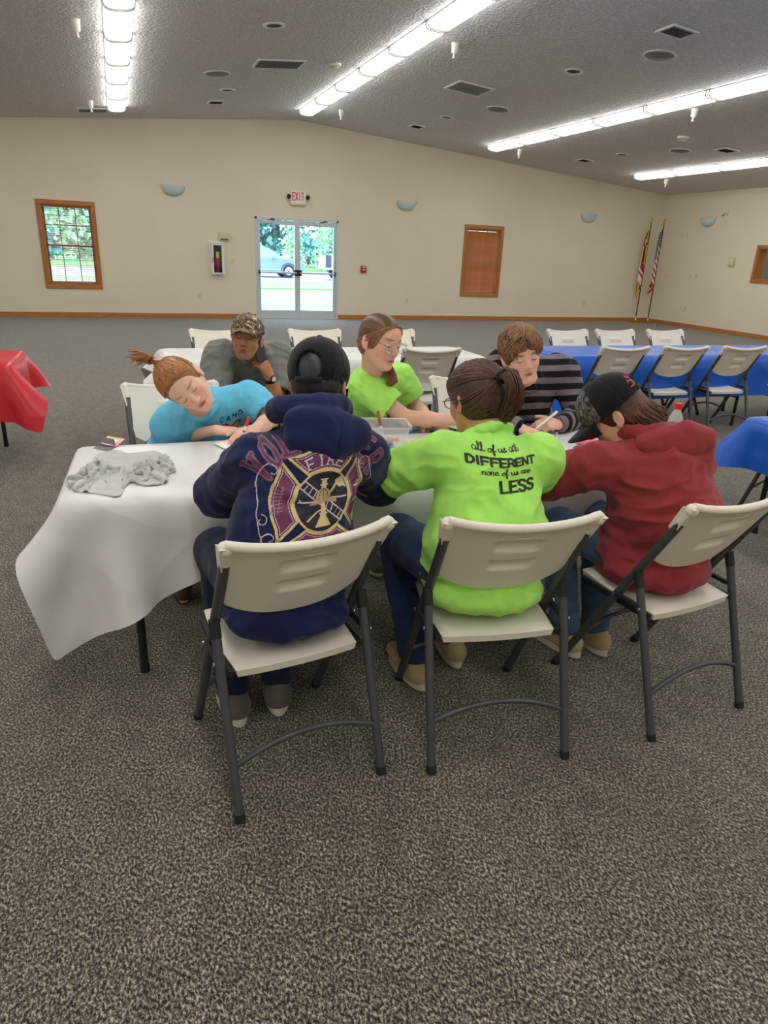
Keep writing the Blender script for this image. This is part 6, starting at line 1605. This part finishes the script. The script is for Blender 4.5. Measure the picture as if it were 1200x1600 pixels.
# ================================================================== prints on clothes
GOLD, MAROON, MAUVE, PALE, NAVY = srgb(206, 182, 128), srgb(104, 40, 78), srgb(150, 110, 134), srgb(196, 178, 190), srgb(16, 18, 36)
def arc(r, a0, a1, n=14, c=(0, 0)): return [(c[0]+r*math.cos(math.radians(a)), c[1]+r*math.sin(math.radians(a))) for a in np.linspace(a0, a1, n)]
def rot2(P, deg): 
    c, s = math.cos(math.radians(deg)), math.sin(math.radians(deg)); return [(c*x-s*y, s*x+c*y) for x, y in P]
def emblem():
    cv = Canvas(.46, .52, .0015)
    def panel(deg):
        inn = arc(.094, 57, 123); out = [(-.088, .108), (-.112, .128), (-.080, .132), (-.042, .146), (0, .152), (.042, .146), (.080, .132), (.112, .128), (.088, .108)]
        P = rot2([inn[0]]+inn+out, deg); P = rot2(inn+out, deg)
        m = cv.inpoly(P); d = cv.dline(P+[P[0]])
        cv.put(m, MAROON); cv.put(d < .0040, GOLD); cv.put(m & (d > .0075) & (d < .0095), PALE); cv.put(m & (d > .0040) & (d < .0065), NAVY)
    for dg in (0, 90, 180, 270): panel(dg)
    rr = np.hypot(cv.X, cv.Y); cv.put(rr < .088, NAVY); cv.put(np.abs(rr-.0885) < .003, GOLD)
    # crossed ladder, axe, pike and hose behind the horn and helmet
    def ladder(a, b, w_, n):
        a, b = A(*a), A(*b); d = unit(b-a); p = A(-d[1], d[0])*w_/2
        cv.line([a+p, b+p], .0035, PALE); cv.line([a-p, b-p], .0035, PALE)
        for t in np.linspace(.06, .94, n): cv.line([a+(b-a)*t+p, a+(b-a)*t-p], .0028, PALE)
    ladder((-.066, .050), (.066, -.056), .024, 9)
    cv.line([(-.078, 0), (.080, .0)], .004, PALE); cv.line([(-.076, .008), (-.070, .0)], .003, PALE)
    cv.line([(-.05, -.052), (-.02, -.030), (.0, -.022)], .005, GOLD)
    cv.line([(.018, .012), (.052, .046)], .007, GOLD); cv.poly([(.040, .050), (.060, .062), (.074, .030), (.056, .028), (.048, .036)], GOLD); cv.poly([(.060, .058), (.066, .055), (.078, .026), (.072, .027)], PALE)
    cv.poly([(-.0085, .062), (.0085, .062), (.0075, -.03), (.010, -.045), (.026, -.072), (-.026, -.072), (-.010, -.045), (-.0075, -.03)], GOLD)
    for yy in (.062, .045, -.036): cv.line([(-.0105, yy), (.0105, yy)], .005, PALE)
    cv.put(((cv.X/.026)**2+((cv.Y-.010)/.024)**2 < 1) & (cv.Y > .0), srgb(176, 150, 106)); 
    for x in (-.014, 0, .014): cv.line([(x*1.4, 0), (x*.8, .025), (0, .034)], .002, NAVY)
    cv.poly([(-.046, -.006), (-.02, .003), (.024, .003), (.048, -.004), (.046, -.014), (.01, -.006), (-.046, -.010)], srgb(168, 140, 96))
    # side panels: hydrant and a folded hose
    cv.poly([(.118, -.026), (.144, -.026), (.141, .022), (.137, .032), (.131, .036), (.125, .032), (.121, .022)], MAUVE)
    for yy in (-.026, .020): cv.line([(.115, yy), (.147, yy)], .005, GOLD)
    for x in (.126, .131, .136): cv.line([(x, -.02), (x, .016)], .0022, MAROON)
    for k in range(7): cv.line([(-.148, -.030+.010*k), (-.118, -.026+.010*k)], .0028, MAUVE)
    for x in (-.143, -.126): cv.line([(x-.004, -.036), (x+.004, .042)], .0026, MAUVE)
    for i, ch in enumerate('FIRE'):
        an = math.radians(90-(i-1.5)*15.5); c = A(.120*math.cos(an), .120*math.sin(an)); up_ = A(math.cos(an), math.sin(an)); ex = A(up_[1], -up_[0]); wd = .020 if ch != 'I' else .014
        for st in letter_strokes(ch, c-ex*wd/2-up_*.015, ex*wd, up_*.030, True): cv.line(st, .0085, NAVY)
        for st in letter_strokes(ch, c-ex*wd/2-up_*.015, ex*wd, up_*.030, True): cv.line(st, .0050, PALE)
    # arched word above
    for i, ch in enumerate('VOLUNTEER'):
        an = math.radians(90-(i-4)*16.5)
        c = A(.196*math.cos(an), .006+.184*math.sin(an)); up_ = unit(A(math.cos(an)*.6, math.sin(an))); ex = A(up_[1], -up_[0]); wd = .030
        h = .050+.024*abs(i-4)/4
        for wd2, cc in ((.0165, MAUVE), (.0140, NAVY), (.0115, MAUVE), (.0085, MAROON)):
            for st in letter_strokes(ch, c-ex*wd/2-up_*h*.4, ex*wd, up_*h, True): cv.line(st, wd2, cc)
    # scrollwork
    for s in (-1, 1):
        for (cx, cy, r0, t0, t1, dr) in ((.150, .085, .022, 0, 5.2, .016), (.172, -.055, .018, 1.5, 7.2, .013), (.150, -.105, .024, -1, 4.6, .018)):
            cv.line([(s*(cx+(r0-dr*(t-t0)/(t1-t0))*math.cos(t)), cy+(r0-dr*(t-t0)/(t1-t0))*math.sin(t)) for t in np.linspace(t0, t1, 26)], .0026, PALE)
        cv.line([(s*.172, .085), (s*.184, .04), (s*.180, 0), (s*.186, -.04), (s*.176, -.09), (s*.16, -.13)], .0026, PALE)
    return cv
def axes_on(side, up, o): return o
o1 = at_y(507, 783, 1.80)
emblem().build('back_print', surf_mapper(HV1, HF1, o1, sd1, up1*.93, .0022), 'print', ho1)
# hand lettered lines and block capitals on the lime shirt
SCRIPT = {'a': [(.75, .85), (.45, 1), (.1, .8), (0, .4), (.2, .02), (.5, .1), (.75, .6), (.78, .95), (.72, .3), (.85, .0), (1.15, .25)],
 'l': [(-.1, .2), (.3, .9), (.5, 1.7), (.35, 2.0), (.2, 1.6), (.2, .4), (.4, 0), (.75, .25)],
 'o': [(.45, 1), (.1, .8), (0, .4), (.25, 0), (.6, .1), (.75, .55), (.5, .98), (.45, .85), (.7, .75), (1.0, .9)],
 'f': [(-.1, .3), (.3, .9), (.55, 1.7), (.42, 2.0), (.25, 1.5), (.22, .2), (.2, -.7), (.35, -.95), (.5, -.5), (.35, .0), (.8, .3)],
 'u': [(0, .95), (.02, .3), (.25, 0), (.55, .2), (.72, .95), (.72, .25), (.9, 0), (1.1, .25)],
 's': [(-.1, .1), (.3, .7), (.45, 1.1), (.5, .6), (.55, .2), (.3, -.05), (.05, .15), (.5, .0), (.95, .3)],
 'r': [(-.05, .2), (.15, .9), (.25, 1.1), (.35, .95), (.62, .92), (.55, .3), (.7, 0), (.95, .25)],
 'e': [(0, .35), (.45, .55), (.6, .85), (.4, 1), (.1, .75), (.1, .25), (.4, 0), (.85, .3)],
 'n': [(0, .95), (.08, 0), (.1, .6), (.35, .98), (.6, .8), (.6, .2), (.78, 0), (1.0, .25)]}
def script_line(cv, txt, x, y, h, wd, col, tilt=0.):
    adv = {'a': 1.0, 'l': .62, 'o': .88, 'f': .72, 'u': 1.02, 's': .85, 'r': .85, 'e': .75, 'n': .92}
    tot = sum(.75 if c == ' ' else adv[c] for c in txt)*h*.92; px = x-tot/2
    for c in txt:
        if c == ' ': px += .75*h*.92; continue
        cv.line([tuple(p) for p in catmull([(px+p[0]*h*.92, y+p[1]*h+tilt*(px-x)) for p in SCRIPT[c]], 5)], wd, col); px += adv[c]*h*.92
def block_line(cv, txt, x, y, w_, h, wd, col, gap=.32):
    adv = [(.35 if c == 'I' else 1)*w_ for c in txt]; tot = sum(adv)+gap*w_*(len(txt)-1)+0; px = x-tot/2
    for c, a in zip(txt, adv):
        ww = w_ if c != 'I' else w_*.35
        for st in letter_strokes(c, (px, y), (ww, 0), (0, h)): cv.line(st, wd, col)
        px += a+gap*w_
INK = srgb(30, 34, 30)
cv = Canvas(.30, .22, .00125)
script_line(cv, 'all of us are', -.012, .066, .0125, .0026, INK); block_line(cv, 'DIFFERENT', .0, .018, .0165, .027, .0066, INK)
script_line(cv, 'none of us are', .008, -.016, .0125, .0026, INK); block_line(cv, 'LESS', .034, -.080, .020, .040, .0085, INK)
o2 = at_y(795, 741, 1.76)
cv.build('back_print', surf_mapper(HV2, HF2, o2, sd2*1.28, up2*.74, .0022), 'print', sh2)
# camp badge on the light blue shirt, small badge on the lime one
cv = Canvas(.16, .15, .0016)
for i, ch in enumerate('CAMP'):
    for st in letter_strokes(ch, (-.055+i*.029, .030+.004*i), (.017, 0), (0, .020)): cv.line(st, .0036, srgb(24, 52, 82))
heart = [(0, -.055), (-.035, -.022), (-.052, .0), (-.046, .018), (-.024, .022), (0, .006), (.024, .022), (.046, .018), (.052, 0), (.035, -.022)]
mh = cv.inpoly(heart); dh = cv.dline(heart+[heart[0]]); cv.put(mh, srgb(214, 168, 110)); cv.put(mh & (dh < .010), srgb(150, 28, 40)); cv.poly([(-.03, -.004), (-.008, -.012), (.012, .004), (.03, .006), (.02, -.014), (-.004, -.03)], srgb(226, 186, 130)); cv.line([(-.03, -.006), (0, -.02), (.02, .0)], .004, srgb(120, 30, 34))
o4 = at_y(362, 668, 3.22)
cv.build('chest_print', surf_mapper(HV4, HF4, o4, -sd4, up4, .0025), 'print', sh4)
cv = Canvas(.10, .09, .0016); cv.put(np.hypot(cv.X, cv.Y) < .012, srgb(216, 68, 40)); cv.poly([(.008, -.006), (.018, -.01), (.012, -.036), (.002, -.03)], srgb(196, 110, 60)); cv.line([(-.02, .022), (.03, .026)], .003, srgb(120, 170, 90))
o6 = at_y(620, 619, 3.24)
cv.build('chest_print', surf_mapper(HV6, HF6, o6, -sd6, up6, .0025), 'print', sh6)
# embroidered red arch over the cap opening
cv = Canvas(.16, .12, .0015)
for k in range(8):
    an = math.radians(168-k*22); c = A(.052*math.cos(an), .052*math.sin(an)-.01); up_ = A(math.cos(an), math.sin(an)); ex = A(up_[1], -up_[0])
    for st in letter_strokes('ITEINETI'[k], c-ex*.005-up_*.006, ex*.010, up_*.014): cv.line(st, .0038, srgb(196, 60, 58))
Rc = frame(J3['hf'], J3['hu']); 
cv.build('embroidery', surf_mapper(CV3, CF3, J3['head']+Rc@(A(0, -.12, .056)*1.06), Rc@A(1, 0, 0), Rc@unit(A(0, .35, .93)), .002), 'print', c3)

# ================================================================== things on the table
TZ = .7485
for nm, c in (('m_white', (238, 236, 230)), ('m_red', (222, 42, 34)), ('m_pink', (226, 122, 134)), ('m_green', (38, 140, 84)), ('m_lime', (140, 190, 52)), ('m_peach', (240, 148, 108)), ('m_brown', (158, 92, 72)), ('m_black', (40, 34, 38)), ('m_teal', (36, 140, 160))): plain(nm, srgb(*c), rough=.35, noise=.03, nscale=40)
def marker(p0, p1, capm, lb, body='m_white', r=.0068, cap_at=1, captop=.33):
    """tip at p0, other end at p1; the cap sits at the end p1 (cap_at=1) or over the tip"""
    p0, p1 = np.array(p0, float), np.array(p1, float); d = p1-p0; L_ = np.linalg.norm(d); d /= L_
    R_ = frame(np.cross(d, [0.3, .5, .8]), d); o = thing('marker', lb, 'marker', tuple(p0), 0, 'felt markers')
    rel = lambda prof, nm, m: MB().lathe([(a, b) for a, b in prof], 14, R=R_).build(nm, m, o, smooth=True)
    if cap_at == 1:
        rel([(.0012, 0), (.002, .008), (.0042, .014), (.0052, .022), (r, .026), (r, L_*(1-captop))], 'barrel', body); rel([(r*1.08, L_*(1-captop)), (r*1.1, L_*.97), (r*.8, L_)], 'cap', capm)
        rel([(r*1.01, L_*.45), (r*1.015, L_*.452), (r*1.015, L_*.52), (r*1.01, L_*.522)], 'print_band', capm)
    else:
        rel([(r*.8, 0), (r*1.1, .004), (r*1.08, L_*captop)], 'cap', capm); rel([(r, L_*captop), (r, L_*.97), (r*.7, L_)], 'barrel', body)
    return o
marker(MK4a, MK4b, 'm_red', 'white marker with red cap in the hand of the girl in light blue')
marker(at_y(836, 671, 2.80), at_y(870.5, 643, 2.86), 'm_white', 'white marker in the hand of the striped shirt writer', captop=.12)
a = at_z(870, 686, TZ+.007); marker(at_z(869.5, 691, TZ+.007), at_z(869.5, 671, TZ+.007)+A(0, 0, 0), 'm_green', 'short white marker with green cap lying beside the writing hand', captop=.22)
marker(at_z(846, 709.5, TZ+.007), at_z(897, 708.5, TZ+.007), 'm_pink', 'white marker with pink cap lying mid table near the lime shirt', cap_at=0, captop=.36)
marker(at_z(651, 703, TZ+.012), at_z(633, 692, TZ+.02), 'm_lime', 'white marker with lime cap beside the plastic bin', captop=.4)
marker(at_z(638, 707, TZ+.007), at_z(631, 702, TZ+.010), 'm_black', 'dark capped marker end poking out beside the bin', captop=.6)
# clear bin with markers
m, nt, b = newmat('clear_plastic'); L = nt.links
t = nd(nt, 'ShaderNodeBsdfTransparent'); t.inputs[0].default_value = (.95, .96, .95, 1); mx = nd(nt, 'ShaderNodeMixShader'); mx.inputs[0].default_value = .38
b.inputs['Base Color'].default_value = srgb(236, 238, 236); b.inputs['Roughness'].default_value = .25
L.new(t.outputs[0], mx.inputs[1]); L.new(b.outputs[0], mx.inputs[2]); L.new(mx.outputs[0], nt.nodes['Material Output'].inputs[0])
bc = at_z(598, 704, TZ); bx, by = bc[0], bc[1]; BR = rotz(math.radians(-12)); BW, BD, BH = .24, .17, .115
bin_ = thing('plastic_bin', 'clear plastic bin of markers between navy hoodie and lime shirt', 'bin', (bx, by+.04, TZ), math.radians(-12))
vs = []; fs = []
def ringr(w_, d_, z, r=.02):
    P = []
    for cx, cy, a0 in ((w_/2-r, d_/2-r, 0), (-w_/2+r, d_/2-r, 90), (-w_/2+r, -d_/2+r, 180), (w_/2-r, -d_/2+r, 270)):
        for a in (0, 30, 60, 90): P.append((cx+r*math.cos(math.radians(a0+a)), cy+r*math.sin(math.radians(a0+a)), z))
    return P
rings = [ringr(BW-.03, BD-.03, .001), ringr(BW-.02, BD-.02, .008), ringr(BW, BD, BH), ringr(BW+.02, BD+.02, BH+.002), ringr(BW+.02, BD+.02, BH-.008)]
for r_ in rings: vs += r_
n_ = 16; fs = [tuple(range(n_-1, -1, -1))]+[(i*n_+k, i*n_+(k+1) % n_, (i+1)*n_+(k+1) % n_, (i+1)*n_+k) for i in range(len(rings)-1) for k in range(n_)]
MB().add(vs, fs).build('tub', 'clear_plastic', bin_, smooth=True)
MB().box((BW/2+.012, -.01, BH-.022), (.008, .05, .038), bev=.003).build('latch', 'm_teal', bin_)
MB().box((.0, -BD/2+.004, .028), (.075, .002, .03)).build('sticker', 'sticker_blue', bin_) if plain('sticker_blue', srgb(86, 112, 176), rough=.5, noise=.05, nscale=30) else None
def inbin(x, y, z): return tuple(A(bx, by+.04, TZ)+BR@A(x, y, z))
marker(inbin(-.06, -.055, .052), inbin(.075, -.050, .054), 'm_peach', 'white marker with peach cap lying in the plastic bin', captop=.5, r=.009)
marker(inbin(.02, -.01, .012), inbin(-.012, .02, .165), 'm_brown', 'white marker with brown cap standing up in the plastic bin', captop=.42, r=.0065)
for k, (mc, nm) in enumerate((('m_pink', 'pink'), ('m_green', 'green'), ('m_red', 'red'), ('m_teal', 'teal'), ('m_brown', 'brown'))):
    marker(inbin(-.085+.012*k, -.03+.02*k, .012+.012*(k % 3)), inbin(.06, -.045+.022*k, .014+.010*(k % 3)), mc, 'white marker with %s cap lying low inside the plastic bin' % nm)
# paper
plain('paper', srgb(240, 238, 230), rough=.8, noise=.02, nscale=30); plain('paper_cream', srgb(236, 230, 204), rough=.8, noise=.02, nscale=30); plain('ink_red', srgb(170, 24, 40), rough=.6, noise=.05, nscale=60)
def sheet(px, name, lb, mat, z=TZ+.002, curl=.004, n=6):
    P = [at_z(x, y, z) for x, y in px]; o = P[0]; vs = []; fs = []
    for i in range(n+1):
        for j in range(n+1):
            u, v = i/n, j/n; p = P[0]*(1-u)*(1-v)+P[1]*u*(1-v)+P[2]*u*v+P[3]*(1-u)*v; p = p+A(0, 0, curl*(abs(2*u-1)**3+.5*abs(2*v-1)**3)); vs.append(p)
    for i in range(n):
        for j in range(n): fs.append((i*(n+1)+j, (i+1)*(n+1)+j, (i+1)*(n+1)+j+1, i*(n+1)+j+1))
    ob = MB().add(vs, fs).build(name, mat, None, smooth=True, label=lb, cat='paper'); ob.modifiers.new('t', 'SOLIDIFY').thickness = .0012
    return ob
sh_ = sheet([(334, 695), (372, 682), (400, 690), (372, 712)], 'paper_sheet', 'white paper the girl in light blue is drawing on', 'paper', curl=.006)
sheet([(331, 727), (352, 716), (390, 722), (370, 736)], 'paper_sheet', 'white paper corner under the arm of the navy hoodie', 'paper')
sheet([(815, 664), (842, 660), (872, 682), (836, 684)], 'paper_sheet', 'cream paper under the writing hand of the striped shirt', 'paper_cream')
sheet([(808, 664), (822, 660), (832, 664), (816, 669)], 'paper_sheet', 'blue edged card beside the cream paper', 'sticker_blue', TZ+.004)
# open card and a printed packet by the sweatshirt
plain('grey_card', srgb(132, 124, 128), rough=.6, noise=.15, nscale=90); plain('card_print', srgb(240, 232, 232), rough=.5, noise=.03, nscale=30)
c = thing('printed_card', 'white card with yellow and red edge behind the grey sweatshirt', 'card', tuple(at_z(172, 692, TZ)))
P = [at_z(158, 693, TZ+.012), at_z(181, 698, TZ+.004), at_z(195.5, 686, TZ+.012), at_z(168, 681.5, TZ+.02)]; o_ = np.array(c.location)
def quad(nm, a, b_, mt, par, lift=0):
    (u0, v0), (u1, v1) = a, b_; f = lambda u, v: P[0]*(1-u)*(1-v)+P[1]*u*(1-v)+P[2]*u*v+P[3]*(1-u)*v-o_+A(0, 0, lift)
    ob = MB().add([f(u0, v0), f(u1, v0), f(u1, v1), f(u0, v1)], [(0, 1, 2, 3)]).build(nm, mt, par); ob.modifiers.new('t', 'SOLIDIFY').thickness = .001; return ob
quad('card', (0, 0), (1, 1), 'card_print', c); quad('yellow_edge', (0, .86), (.9, 1), 'yellow_tag', c, .0012); quad('red_edge', (.78, 0), (1, .95), 'm_pink', c, .0014)
for k in range(3): quad('red_lettering', (.12+.2*k, .12), (.24+.2*k, .26), 'm_red', c, .0013)
a, b_, d_, e_ = at_z(145, 700, TZ+.001), at_z(171, 706, TZ+.001), at_z(181, 698, TZ+.001), at_z(153, 695, TZ+.001)
cd = thing('folded_card', 'dark grey folded card standing open on the table corner', 'card', tuple(a)); o_ = a
k1 = MB().add([a-o_, b_-o_, d_-o_, e_-o_], [(0, 1, 2, 3)]).build('lower_leaf', 'grey_card', cd); k1.modifiers.new('t', 'SOLIDIFY').thickness = .0016
k2 = MB().add([e_-o_, d_-o_, d_-o_+A(-.004, .006, .032), e_-o_+A(-.004, .012, .036)], [(0, 1, 2, 3)]).build('upper_leaf', 'grey_card', cd); k2.modifiers.new('t', 'SOLIDIFY').thickness = .0012
# grey sweatshirt thrown on the table: crumpled folds
sc_ = at_z(190, 735, TZ)
OUT = np.array([at_z(p[0], p[1], TZ)[:2] for p in catmull([(103, 755), (120, 742), (146, 731), (147, 716), (160, 708), (186, 704), (204, 711), (240, 705), (262, 716), (275, 735), (263, 743), (259, 756), (224, 760), (207, 753), (195, 760), (189, 777), (150, 772), (117, 768)], 6, True)])
def crumple(nx=74, ny=56, sx=.74, sy=.54, iters=170):
    """a jersey bunched up inside an outline: the slack buckles into folds"""
    ctr = OUT.mean(0); ang = np.arctan2(OUT[:, 1]-ctr[1], OUT[:, 0]-ctr[0]); rad = np.hypot(OUT[:, 0]-ctr[0], OUT[:, 1]-ctr[1]); o_ = np.argsort(ang); ang, rad = ang[o_], rad[o_]
    u, v = np.meshgrid(np.linspace(-1, 1, nx), np.linspace(-1, 1, ny), indexing='ij')
    rest = np.stack([u*sx/2, v*sy/2, 0*u], -1)
    m = np.maximum(np.abs(u), np.abs(v)); th = np.arctan2(v*.8, u); R_ = np.interp(th, ang, rad, period=2*math.pi)
    tgt = np.stack([ctr[0]+m*R_*np.cos(th), ctr[1]+m*R_*np.sin(th)], -1)
    P = np.concatenate([tgt, np.zeros(u.shape+(1,))], -1); pn = np.c_[rest.reshape(-1, 3)]
    P[..., 2] = .03+.03*vnoise(pn*A(11, 14, 1)+2.3).reshape(u.shape)+.012*vnoise(pn*A(26, 24, 1)+7).reshape(u.shape)
    cons = []
    def addc(di, dj, k):
        i0, i1 = slice(0, nx-di), slice(di, nx); j0 = slice(0, ny-dj) if dj >= 0 else slice(-dj, ny); j1 = slice(dj, ny) if dj >= 0 else slice(0, ny+dj)
        cons.append((i0, j0, i1, j1, np.linalg.norm(rest[i0, j0]-rest[i1, j1], axis=-1), k))
    for a in ((1, 0, 1), (0, 1, 1), (1, 1, .6), (1, -1, .6), (2, 0, .3), (0, 2, .3), (3, 0, .18), (0, 3, .18), (5, 0, .06), (0, 5, .06)): addc(*a)
    cnt = np.zeros((nx, ny))
    for i0, j0, i1, j1, r, k in cons: cnt[i0, j0] += 1; cnt[i1, j1] += 1
    edge = (m > .97)
    V_ = np.zeros_like(P)
    for it in range(iters):
        V_ *= .9; V_[..., 2] -= .00045; Pn = P+V_
        for sub_ in range(4):
            dl = np.zeros_like(Pn)
            for i0, j0, i1, j1, r, k in cons:
                d = Pn[i1, j1]-Pn[i0, j0]; l = np.linalg.norm(d, axis=-1)+1e-9; c = d*((l-r)/l*.5*k)[..., None]; dl[i0, j0] += c; dl[i1, j1] -= c
            Pn = Pn+dl/cnt[..., None]*1.8
            Pn[..., :2] += (tgt-Pn[..., :2])*np.where(edge, .35, .01)[..., None]
            Pn[..., 2] = np.where(edge, np.minimum(Pn[..., 2], .012), np.clip(Pn[..., 2], .004, .085)); Pn[..., 2] = np.maximum(Pn[..., 2], .003)
        V_ = Pn-P; P = Pn
    P[..., 2] += TZ
    idx = np.arange(nx*ny).reshape(nx, ny)
    return P.reshape(-1, 3), np.stack([idx[:-1, :-1], idx[1:, :-1], idx[1:, 1:], idx[:-1, 1:]], -1).reshape(-1, 4)
V, F = crumple()
link('sweatshirt', npmesh('sweatshirt', V, F), 'grey_fleece', None, 'crumpled light grey sweatshirt lying on the left end of the table', 'sweatshirt')
_sw = bpy.data.objects['sweatshirt']; _sb = _sw.modifiers.new('sub', 'SUBSURF'); _sb.levels = 1; _sb.render_levels = 1; _sw.modifiers.new('t', 'SOLIDIFY').thickness = .003
# bottles and pink case
def bottle(p, lb, capm, h=.215, r=.033, label=None):
    o = thing('water_bottle', lb, 'bottle', tuple(p), 0, 'bottles on the table')
    MB().lathe([(r*.9, .001), (r, .008), (r, h*.30), (r*.93, h*.33), (r, h*.36), (r, h*.62), (r*.85, h*.74), (r*.42, h*.87), (r*.40, h*.90)], 24).build('shell', 'clear_plastic', o, smooth=True)
    MB().lathe([(r*.50, h*.885), (r*.50, h*.99), (r*.42, h)], 20).build('cap', capm, o, smooth=True)
    if label: MB().lathe([(r*1.01, h*.36), (r*1.012, h*.365), (r*1.012, h*.60), (r*1.01, h*.605)], 24, caps=False).build('label', label, o, smooth=True)
    return o
bottle(A(2.345, 2.435, TZ), 'clear water bottle with red cap behind the red hood', 'm_red', .235, .034)
plain('bottle_label', srgb(206, 204, 200), rough=.5, noise=.35, nscale=110)
bottle(at_z(914, 690, TZ)+A(.05, .035, 0), 'clear bottle with printed white label beside the black cap', 'm_white', .19, .032, 'bottle_label')
o = thing('pink_case', 'glossy pink case lying beside the labelled bottle', 'case', tuple(at_z(918, 693, TZ)), .3)
MB().box((0, 0, .010), (.12, .05, .018), bev=.007).build('shell', 'm_pink', o, smooth=True); MB().lathe([(.003, .019), (.003, .0205)], 10, c=(-.05, .0, 0)).build('button', 'm_black', o)
# phone at the ear
ph = at_y(405, 545, 3.93); u_ = camdir(-.22, .95, .2); f_ = camdir(.75, .1, .65); Rp = frame(f_, u_)
o = thing('phone', 'black phone held to the ear of the man in grey', 'phone', tuple(ph))
MB().box((0, 0, 0), (.075, .009, .150), R=Rp, bev=.004).build('body', 'black_plastic', o); MB().box(tuple(Rp@A(0, -.005, 0)), (.068, .001, .142), R=Rp).build('screen', 'car_glass', o)
# ring on the lifted hand
